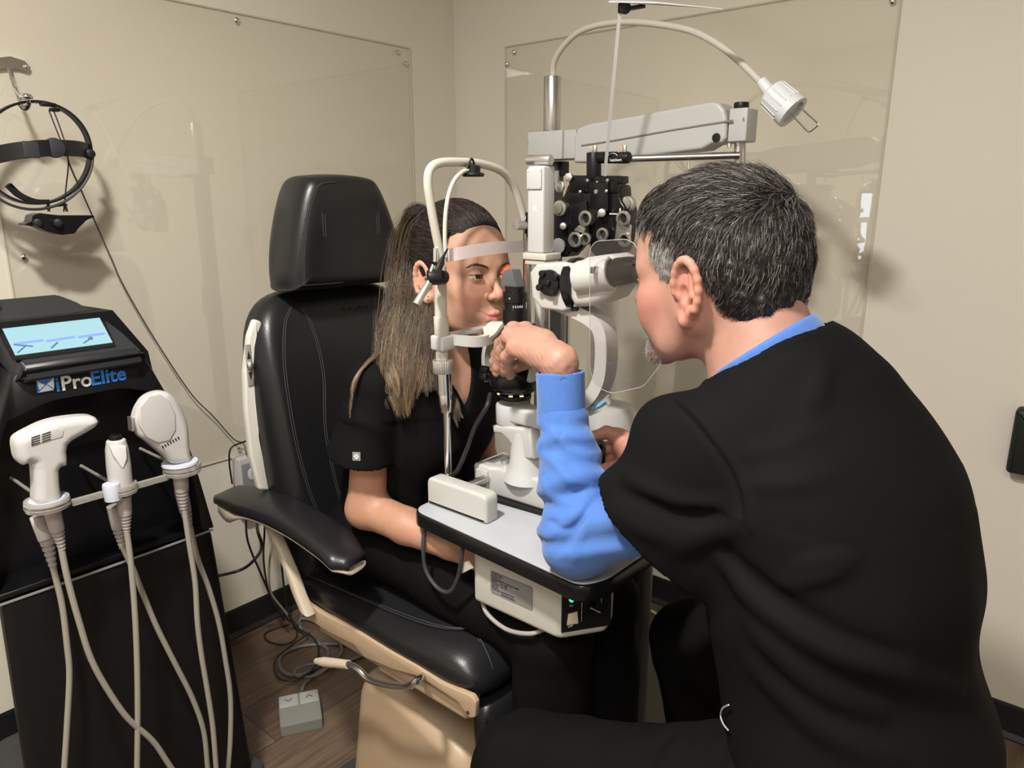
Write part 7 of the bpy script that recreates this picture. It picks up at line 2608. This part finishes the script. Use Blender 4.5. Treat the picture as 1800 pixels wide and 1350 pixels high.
    T.cap((-0.42, 0.81, 1.00), (-0.555, 0.818, 0.925), 0.030, 0.028, 0.03)
    t = T.mesh((-0.70, 0.62, 0.05), (0.05, 1.25, 1.25), 0.010, smooth=1)
    cols = [C] + [np.repeat(np.array([[0.41, 0.22, 0.16]]), len(q[0]), 0) for q in (left, right, t)]
    hp = left[0]
    for q in (kI, kM, kR, kL):
        w = 0.5 * gauss(hp, q, (0.014, 0.014, 0.014))
        cols[1] = cols[1] * (1 - w[:, None]) + np.array([[0.62, 0.24, 0.18]]) * w[:, None]
    w = np.full(len(right[0]), 0.35)
    cols[2] = cols[2] * (1 - w[:, None]) + np.array([[0.62, 0.20, 0.16]]) * w[:, None]
    man = nobj('person', [head, left, right, t], SKIN, colors=np.concatenate(cols), origin=(-0.20, 0.90, 0.56))
    tag(man, 'grey-haired man in black scrubs over blue sleeves, seen from behind, looking into the eyepieces', 'person')
    eyes(man, M, look=(-1.0, 0.02, -0.02))
    # finger nails
    for (pts_, rs), nn in ((F[4], (0, -1, 0.4)),):
        a, b = Vector(pts_[-2]), Vector(pts_[-1])
        d = (b - a).normalized()
        n_ = Vector(nn)
        n_ = (n_ - d * n_.dot(d)).normalized()
        obj('fingernail', box((0, 0, 0), (0.012, 0.010, 0.0016), 0.0007, M=frame(b + n_ * 0.0082, d, z=n_)), mat('nail', (0.70, 0.45, 0.38), 0.25), parent=man)

    # ---------------- hair: dark base cap with short grey-flecked strands
    H = SDF()
    H.ell((-0.014, 0, 0.034), (0.098, 0.081, 0.093), 0.0)
    H.ell((0.045, 0, 0.075), (0.046, 0.050, 0.040), 0.02)
    H.ell((-0.046, 0, 0.002), (0.062, 0.070, 0.088), 0.03)

    H.ell((-0.060, 0, -0.026), (0.044, 0.058, 0.046), 0.02)

    def region(p):
        """negative inside the hair region"""
        x, y, z = p[:, 0], np.abs(p[:, 1]), p[:, 2]
        front = x - (0.084 - 0.5 * np.maximum(y - 0.03, 0) - 0.30 * np.maximum(0.080 - z, 0))
        side = x - 0.053 + 0.55 * np.maximum(0.035 - z, 0) * (z > 0.0) + 0.30 * np.maximum(-z, 0)
        front = np.where(y > 0.045, np.maximum(front, side * (z < 0.045) + front * (z >= 0.045)), front)
        # lower edge: sideburn to z=-0.018 in front of the ear, above the ear, then down to the nape
        low = np.where(x > 0.008, -0.025, np.where(x > -0.026, 0.030 + (x - 0.012) * 0.2, 0.022 + (x + 0.026) * 2.6))
        nape = -0.044 + 0.42 * (x + 0.06)
        low = np.where(x < -0.030, np.maximum(low, nape), low)
        low = np.where((x < -0.04) & (y < 0.05), np.minimum(low, nape), low)
        return np.maximum(front, (low - z) * 0.8)
    H.add(region, 0.006, 'i')
    H.add(lambda p, d: d + 0.0012 * noise3(p, 260, 4) + 0.0012 * noise3(p, 120, 8), 0, 'w')
    hv, hf = H.mesh((-0.14, -0.11, -0.11), (0.11, 0.11, 0.15), 0.0024, smooth=1)
    hcap = np.repeat([[0.016, 0.014, 0.013]], len(hv), 0)
    sb = smooth01((hv[:, 0] + 0.005) / 0.03) * smooth01((0.055 - hv[:, 2]) / 0.03)
    hcap = hcap * (1 - sb[:, None]) + np.array([[0.20, 0.19, 0.185]]) * sb[:, None]
    parts, cc = [(loc2world(M, hv), hf)], [hcap]
    n = 34000
    idx = RNG.integers(0, len(hv), n)
    root = hv[idx] + RNG.normal(0, 0.0009, (n, 3))
    cen = np.array([-0.02, 0, 0.02])
    nrm = (root - cen)
    nrm /= np.linalg.norm(nrm, axis=1, keepdims=True)
    x, y, z = root[:, 0], root[:, 1], root[:, 2]
    # whorl at the crown; hair runs forward on top, down at the sides and the back
    wh = np.array([-0.095, -0.020, 0.085])
    d = root - wh
    d /= np.linalg.norm(d, axis=1, keepdims=True)
    down = np.array([0.0, 0, -1.0])
    fw = np.array([0.75, 0.0, -0.15])
    top = smooth01((z - 0.055) / 0.05)[:, None]
    dirv = d * 0.40 + down * (1 - top) * 1.3 + fw * (1.0 * top + 0.20)
    swirl = np.cross(nrm, d)
    dirv += swirl * (0.35 * np.sin(z * 60 + x * 50 + y * 33))[:, None]
    cln = noise3(root, 85, 21)[:, None] * 0.45 * swirl + noise3(root, 140, 22)[:, None] * 0.28 * swirl
    dirv += cln + RNG.normal(0, 0.20, (n, 3))
    dirv -= nrm * (dirv * nrm).sum(1, keepdims=True)
    dirv /= np.linalg.norm(dirv, axis=1, keepdims=True)
    L = (0.012 + 0.013 * top[:, 0]) * RNG.uniform(0.6, 1.25, n)
    sbm = (x > 0.0) & (z < 0.03)
    L = np.where(sbm, 0.009, L)
    L = np.where(z < -0.01, L * 0.75, L)
    liftk = (0.13 + 0.10 * top[:, 0] + RNG.uniform(0, 0.22, n) + 0.16 * noise3(root, 70, 31))
    K_ = 5
    P = []
    for k in range(K_):
        t_ = k / (K_ - 1)
        q = root + dirv * (L * t_)[:, None] + nrm * (L * (liftk * t_ - 0.30 * t_ * t_))[:, None]
        P.append(q)
    P = np.stack(P, 1)
    grey = 0.24 + 0.12 * smooth01((0.06 - z) / 0.05) * (x > -0.05) + 0.72 * smooth01((x + 0.010) / 0.030) * smooth01((0.062 - z) / 0.03) + 0.10 * smooth01((x - 0.03) / 0.03)
    isg = RNG.uniform(0, 1, n) < grey
    base = np.where(isg[:, None], np.array([[0.22, 0.205, 0.19]]), np.array([[0.026, 0.021, 0.018]]))
    base = base * RNG.uniform(0.55, 1.45, (n, 1))
    tmp = (smooth01((x + 0.010) / 0.030) * smooth01((0.062 - z) / 0.03))[:, None] * isg[:, None]
    base = base * (1 + 1.0 * tmp)
    v_, f_, c_ = strands(loc2world(M, P.reshape(-1, 3)).reshape(P.shape), 0.00034, 0.00012, base * 0.8, base)
    parts.append((v_, f_))
    cc.append(c_)
    nobj('hair', parts, HAIRM, parent=man, colors=np.concatenate(cc), label='short dark hair flecked with grey, whiter at the sideburn')
    # goatee stubble
    n = 1500
    q = np.stack([np.full(n, 0.12), RNG.normal(0, 0.016, n), RNG.uniform(-0.118, -0.078, n)], 1)
    for _ in range(60):
        q[:, 0] -= np.clip(S(q), -0.002, 0.004) * 0.9
    ok = (q[:, 0] > 0.045) & (np.abs(q[:, 1]) < 0.034)
    q = q[ok]
    n = len(q)
    tip = q + np.array([0.0035, 0, -0.0035]) + RNG.normal(0, 0.0014, (n, 3))
    g = RNG.uniform(0.2, 0.7, (n, 1)) * np.array([[1, 0.97, 0.93]])
    v_, f_, c_ = strands(np.stack([q, (q + tip) / 2, tip], 1), 0.0004, 0.00015, g, g)
    nobj('goatee', (loc2world(M, v_), f_), HAIRM, parent=man, colors=c_)
    ro = []
    for s in (-1, 1):
        n = 130
        t_ = RNG.uniform(0, 1, n)
        q = np.stack([np.full(n, 0.12), s * (0.013 + 0.034 * t_), 0.015 + 0.004 * np.sin(t_ * 2.4) + RNG.normal(0, 0.0018, n)], 1)
        for _ in range(40):
            q[:, 0] -= np.clip(S(q), -0.002, 0.004) * 0.8
        tip = q + np.stack([0.002 + 0 * t_, s * (0.006 + 0 * t_), 0.002 - 0.003 * t_], 1)
        ro.append(np.stack([q, (q + tip) / 2 + (0.001, 0, 0), tip], 1))
    for Bq in ro:
        g = np.repeat([[0.06, 0.04, 0.03]], len(Bq), 0)
        v_, f_, c_ = strands(Bq, 0.0004, 0.00015, g, g)
        nobj('eyebrow', (loc2world(M, v_), f_), HAIRM, parent=man, colors=c_)

    # ---------------- blue under-shirt: collar and the left sleeve (right cuff hidden behind)
    U = SDF()
    cuff0, cuff1 = np.array(W(984, 652, Y=0.862)), np.array(W(987, 724, Y=0.857))
    e2 = np.array(W(1010, 925, Y=0.812))
    e2 = np.array((-0.560, 0.818, 0.915))
    mid = (cuff1 + e2) / 2
    U.cap(cuff1, mid + np.array((0.004, 0.0, 0)), 0.0375, 0.046, 0.0)
    U.cap(mid + np.array((0.004, 0, 0)), e2, 0.046, 0.050, 0.02)
    U.cap(e2, np.array((-0.44, 0.812, 0.985)), 0.048, 0.042, 0.03)
    # soft folds: rings around the forearm
    ax = (e2 - cuff1) / np.linalg.norm(e2 - cuff1)

    def rings(p, d):
        q = p - cuff1
        t_ = q @ ax
        w = q - t_[:, None] * ax
        an = np.arctan2(w[:, 0] + 0.3 * w[:, 1], w[:, 1])
        Lf = np.linalg.norm(e2 - cuff1)
        env = smooth01((t_ - 0.005) / 0.03) * smooth01((Lf + 0.04 - t_) / 0.05)
        s1 = np.sin(t_ * 195 + 1.1 * np.sin(an * 1.0 + 0.5) + 1.2 * np.sin(an * 2 + t_ * 30))
        s1 = np.sign(s1) * np.abs(s1) ** 0.8
        s2 = np.sin(t_ * 110 - 1.8 * np.sin(an + 2.0) + 1.7)
        return d - (0.0014 * s1 + 0.0034 * s2) * env
    U.add(rings, 0, 'w')
    ub = U
    fold(U, [(945, 745), (975, 760), (1000, 790), (1035, 800)], 0.00525, 0.007)
    fold(U, [(948, 800), (975, 812), (1005, 845), (1038, 850)], 0.006749999999999999, 0.008)
    fold(U, [(955, 850), (975, 875), (1010, 885), (1042, 868)], 0.006749999999999999, 0.008)
    fold(U, [(950, 890), (965, 915), (1000, 930), (1035, 905)], -0.0045, 0.006)
    fold(U, [(962, 945), (985, 930), (1010, 905), (1030, 880)], 0.0075, 0.008)
    fold(U, [(975, 975), (1000, 950), (1020, 920), (1038, 890)], -0.004, 0.006)
    fold(U, [(1010, 985), (1020, 950), (1040, 915)], 0.003, 0.007)
    fold(U, [(965, 735), (960, 760), (955, 790)], -0.0025, 0.004)
    fold(U, [(990, 735), (986, 760), (982, 785)], -0.0025, 0.004)
    v1 = U.mesh(np.minimum(cuff1, e2) - 0.08, np.maximum(cuff1, np.array((-0.38, 0.82, 1.05))) + 0.08, 0.0026, smooth=1)
    # ribbed cuff
    Cf = SDF()
    dcf = (cuff1 - cuff0) / np.linalg.norm(cuff1 - cuff0)
    Cf.cap(cuff0 - dcf * 0.02, cuff1 + dcf * 0.008, 0.0365, 0.0375, 0.0)
    Cf.add(lambda p: -((p - cuff0) @ dcf) + 0.001, 0.0015, 'i')
    Cf.cap(cuff0 - dcf * 0.05, cuff0 + dcf * 0.02, 0.0335, 0.0325, 0.0, mode='s')
    Cf.add(lambda p, d: d + 0.0010 * noise3(p, 60, 2), 0, 'w')
    v2 = Cf.mesh(np.minimum(cuff0, cuff1) - 0.06, np.maximum(cuff0, cuff1) + 0.06, 0.0024, smooth=1)
    # collar round the neck
    Co = SDF()
    na = np.array((-0.338, 0.922, 1.200))
    nax = np.array((-0.62, -0.04, 0.78))
    nax /= np.linalg.norm(nax)
    Co.cap(na - nax * 0.05, na + nax * 0.03, 0.079, 0.074, 0.0)
    Co.add(lambda p: (p - na) @ nax - 0.021, 0.004, 'i')
    v3 = Co.mesh(na - 0.16, na + 0.16, 0.0035, smooth=1)
    # right cuff
    Rc = SDF()
    Rc.cap(wr2 + (el2 - wr2) * 0.22, el2, 0.036, 0.050, 0.0)
    v4 = Rc.mesh(np.minimum(el2, wr2) - 0.07, np.maximum(el2, wr2) + 0.07, 0.005, smooth=1)
    nobj('blue_sleeve', [v1, v2], BLUEC, parent=man)
    nobj('blue_sleeve', v4, BLUEC, parent=man)
    nobj('blue_collar', v3, BLUEC, parent=man)

    # ---------------- black scrub top
    D = SDF()
    D.ell((-0.275, 0.925, 1.055), (0.135, 0.180, 0.140), 0.0)
    D.ell((-0.225, 0.915, 0.92), (0.158, 0.180, 0.20), 0.06)
    D.ell((-0.180, 0.905, 0.74), (0.160, 0.190, 0.15), 0.06)
    D.cap((-0.255, 0.93, 1.150), (-0.190, 0.925, 1.05), 0.065, 0.080, 0.06)
    D.ell((-0.318, 0.925, 1.165), (0.098, 0.110, 0.072), 0.05)
    D.ell((-0.300, 0.925, 1.205), (0.060, 0.085, 0.050), 0.03)
    for y in (0.80, 1.06):
        D.cap((-0.345, y + (0.03 if y < 0.9 else -0.03), 1.110), (-0.31, 0.925, 1.160), 0.058, 0.070, 0.04)
    # sleeves
    for k, (a, b, n2, r0, r1) in enumerate((((-0.345, 0.815, 1.10), (-0.450, 0.800, 0.985), None, 0.076, 0.076), ((-0.36, 1.045, 1.09), (-0.40, 1.12, 0.96), None, 0.075, 0.080))):
        a, b = np.array(a), np.array(b)
        n_ = (b - a) / np.linalg.norm(b - a)
        sh = SDF()
        sh.cap(a, b + n_ * 0.05, r0, r1, 0.0, flat=((0, 1, 0), 0.78))
        if k == 0:
            c1, c2 = np.array(W(1060, 868, Y=0.765)), np.array(W(1196, 1030, Y=0.765))
            e_ = (c2 - c1) / np.linalg.norm(c2 - c1)
            nn = np.cross(e_, np.array((0, 1.0, 0)))
            if nn @ n_ < 0:
                nn = -nn
            cut = c1
            sh.ell((-0.370, 0.815, 0.975), (0.085, 0.060, 0.085), 0.04)
        else:
            nn, cut = n_, b + n_ * 0.03
        D.add((lambda sh, cut, nn: (lambda p: np.maximum(sh(p), (p - cut) @ nn)))(sh, cut, nn), 0.022)
        D.cap(a * 0.3 + b * 0.7, b + n_ * 0.16, 0.050, r1 * 0.99, 0.004, mode='s', flat=((0, 1, 0), 0.78))
    D.ell(tuple(W(1185, 752, Y=0.825)), (0.052, 0.045, 0.045), 0.045)
    # neck opening
    ng = SDF()
    ng.cap(na + nax * 0.0, na + nax * 0.14, 0.081, 0.090, 0.0)
    ng.add(lambda p: -((p - na) @ nax) - 0.006, 0.004, 'i')
    D.add(ng, 0.006, 's')
    D.add(lambda p: 0.60 - p[:, 2], 0.02, 'i')
    D.add(lambda p, d: d + 0.0028 * noise3(p, 16, 3) + 0.0012 * noise3(p, 45, 5) * (p[:, 2] < 1.05), 0, 'w')
    fold(D, [(1262, 668), (1310, 648), (1350, 622), (1400, 597), (1440, 586), (1462, 590)], 0.0043, 0.006)
    # armhole seam and creases taken from the photograph
    fold(D, [(1180, 703), (1215, 735), (1255, 785), (1285, 830), (1300, 870), (1310, 930)], -0.0051, 0.0035)
    fold(D, [(1188, 700), (1225, 733), (1265, 783), (1295, 830), (1310, 870), (1320, 930)], 0.0051, 0.006)
    fold(D, [(1100, 840), (1150, 865), (1200, 885), (1260, 890)], 0.0102, 0.012)
    fold(D, [(1090, 860), (1140, 885), (1200, 905), (1270, 905)], -0.0102, 0.010)
    fold(D, [(1075, 895), (1130, 930), (1200, 945), (1290, 920)], 0.0085, 0.014)
    fold(D, [(1130, 985), (1180, 975), (1240, 950), (1300, 925)], 0.0068, 0.014)
    fold(D, [(1310, 800), (1380, 780), (1450, 755)], 0.0051, 0.012)
    fold(D, [(1315, 850), (1380, 850), (1450, 840)], 0.0051, 0.012)
    fold(D, [(1270, 985), (1310, 1040), (1370, 1090), (1450, 1140), (1560, 1180), (1680, 1210)], 0.0136, 0.014)
    fold(D, [(1280, 975), (1325, 1020), (1390, 1070), (1470, 1115), (1580, 1155)], -0.0102, 0.012)
    fold(D, [(1320, 1100), (1370, 1150), (1440, 1210), (1540, 1250)], 0.0119, 0.014)
    fold(D, [(1400, 1000), (1450, 985), (1500, 980)], 0.0068, 0.010)
    fold(D, [(1380, 1030), (1440, 1015), (1490, 1000)], 0.0068, 0.010)
    fold(D, [(1450, 640), (1440, 680), (1425, 720)], 0.0068, 0.014)
    fold(D, [(1330, 1180), (1400, 1240), (1460, 1290), (1560, 1330)], 0.0119, 0.016)
    v_, f_ = D.mesh((-0.56, 0.66, 0.57), (0.06, 1.24, 1.30), 0.0040, smooth=2)
    tp = nobj('scrub_top', (v_, f_), CLOTH, parent=man)
    # neckline band
    ring = []
    side = np.array((0, 1.0, 0))
    fwd = np.cross(side, nax)
    for k in range(40):
        a = 2 * pi * k / 40
        ring.append(na + nax * 0.002 + (side * cos(a) + fwd * sin(a)) * 0.0845)
    # ---------------- trousers
    L_ = SDF()
    L_.ell((-0.155, 0.905, 0.675), (0.150, 0.185, 0.125), 0.0)
    L_.cap((-0.18, 0.825, 0.665), (-0.60, 0.745, 0.545), 0.098, 0.076, 0.03)
    L_.cap((-0.18, 1.01, 0.665), (-0.505, 1.12, 0.610), 0.095, 0.076, 0.03)
    L_.cap((-0.60, 0.745, 0.545), (-0.50, 0.75, 0.10), 0.074, 0.060, 0.02)
    L_.cap((-0.505, 1.12, 0.61), (-0.40, 1.13, 0.10), 0.074, 0.060, 0.02)
    L_.add(lambda p: 0.07 - p[:, 2], 0.004, 'i')
    L_.add(lambda p, d: d + 0.0035 * noise3(p, 24, 11) + 0.0018 * noise3(p, 60, 12), 0, 'w')
    fold(L_, [(1175, 1290), (1155, 1310), (1145, 1345)], -0.006, 0.006)
    fold(L_, [(1200, 1295), (1180, 1315), (1168, 1348)], 0.005, 0.007)
    fold(L_, [(1290, 1290), (1270, 1320), (1262, 1348)], -0.005, 0.007)
    v_, f_ = L_.mesh((-0.72, 0.60, 0.05), (0.03, 1.25, 0.83), 0.006, smooth=2)
    tr = nobj('trousers', (v_, f_), CLOTH2, parent=man)
    for (fx, fy) in ((-0.52, 0.75), (-0.42, 1.13)):
        rings_ = []
        for x_, w_, h_, z_ in ((0.05, 0.02, 0.02, 0.05), (0.04, 0.036, 0.038, 0.045), (-0.03, 0.042, 0.044, 0.045), (-0.12, 0.048, 0.030, 0.032), (-0.19, 0.042, 0.024, 0.026), (-0.225, 0.022, 0.014, 0.02)):
            rings_.append(sellipse(V(fx + x_, fy, z_ + 0.001), (0, 1, 0), (0, 0, 1), w_, h_, 2.5, 20))
        obj('shoe', loft(rings_), DGREY, parent=man)
    # white drawstring loop at the waist
    dp = [raymarch(D, u, v_) for u, v_ in ((1287, 1238), (1276, 1245), (1273, 1258), (1278, 1272), (1286, 1282))]
    dp = [Vector(q) + V(-0.003, -0.004, 0) for q in dp if q is not None]
    if len(dp) > 2:
        dsr = obj('drawstring', tube(dp, 0.0011, n=8), mat('drawstring_white', (0.40, 0.40, 0.42), 0.6), parent=man)

    # ---------------- stool under him
    stl = thing('doctor_stool', (-0.14, 0.905, 0.0), 'black round stool beneath the seated man in scrubs', 'stool')
    obj('seat', lathe((-0.14, 0.905, 0.475), (0, 0, 1), [(0, 0.16), (0.01, 0.185), (0.05, 0.19), (0.072, 0.17), (0.078, 0.12)], 40), LEATHER, parent=stl)
    obj('gas_column', cyl((-0.14, 0.905, 0.08), (-0.14, 0.905, 0.478), 0.025), CHROME, parent=stl)
    for k in range(5):
        a = 2 * pi * k / 5 + 0.3
        e = V(-0.14 + 0.27 * cos(a), 0.905 + 0.27 * sin(a), 0.07)
        obj('leg', tube([V(-0.14, 0.905, 0.10), (V(-0.14, 0.905, 0.10) + e) / 2 + V(0, 0, 0.005), e], [0.022, 0.018, 0.013], n=10, sm=3), DGREY, parent=stl)
        obj('castor', [cyl(e + V(0, -0.011, -0.045), e + V(0, 0.011, -0.045), 0.025, bev=0.004), cyl(e + V(0, 0, -0.03), e, 0.006)], BLACKP, parent=stl)


build_man()
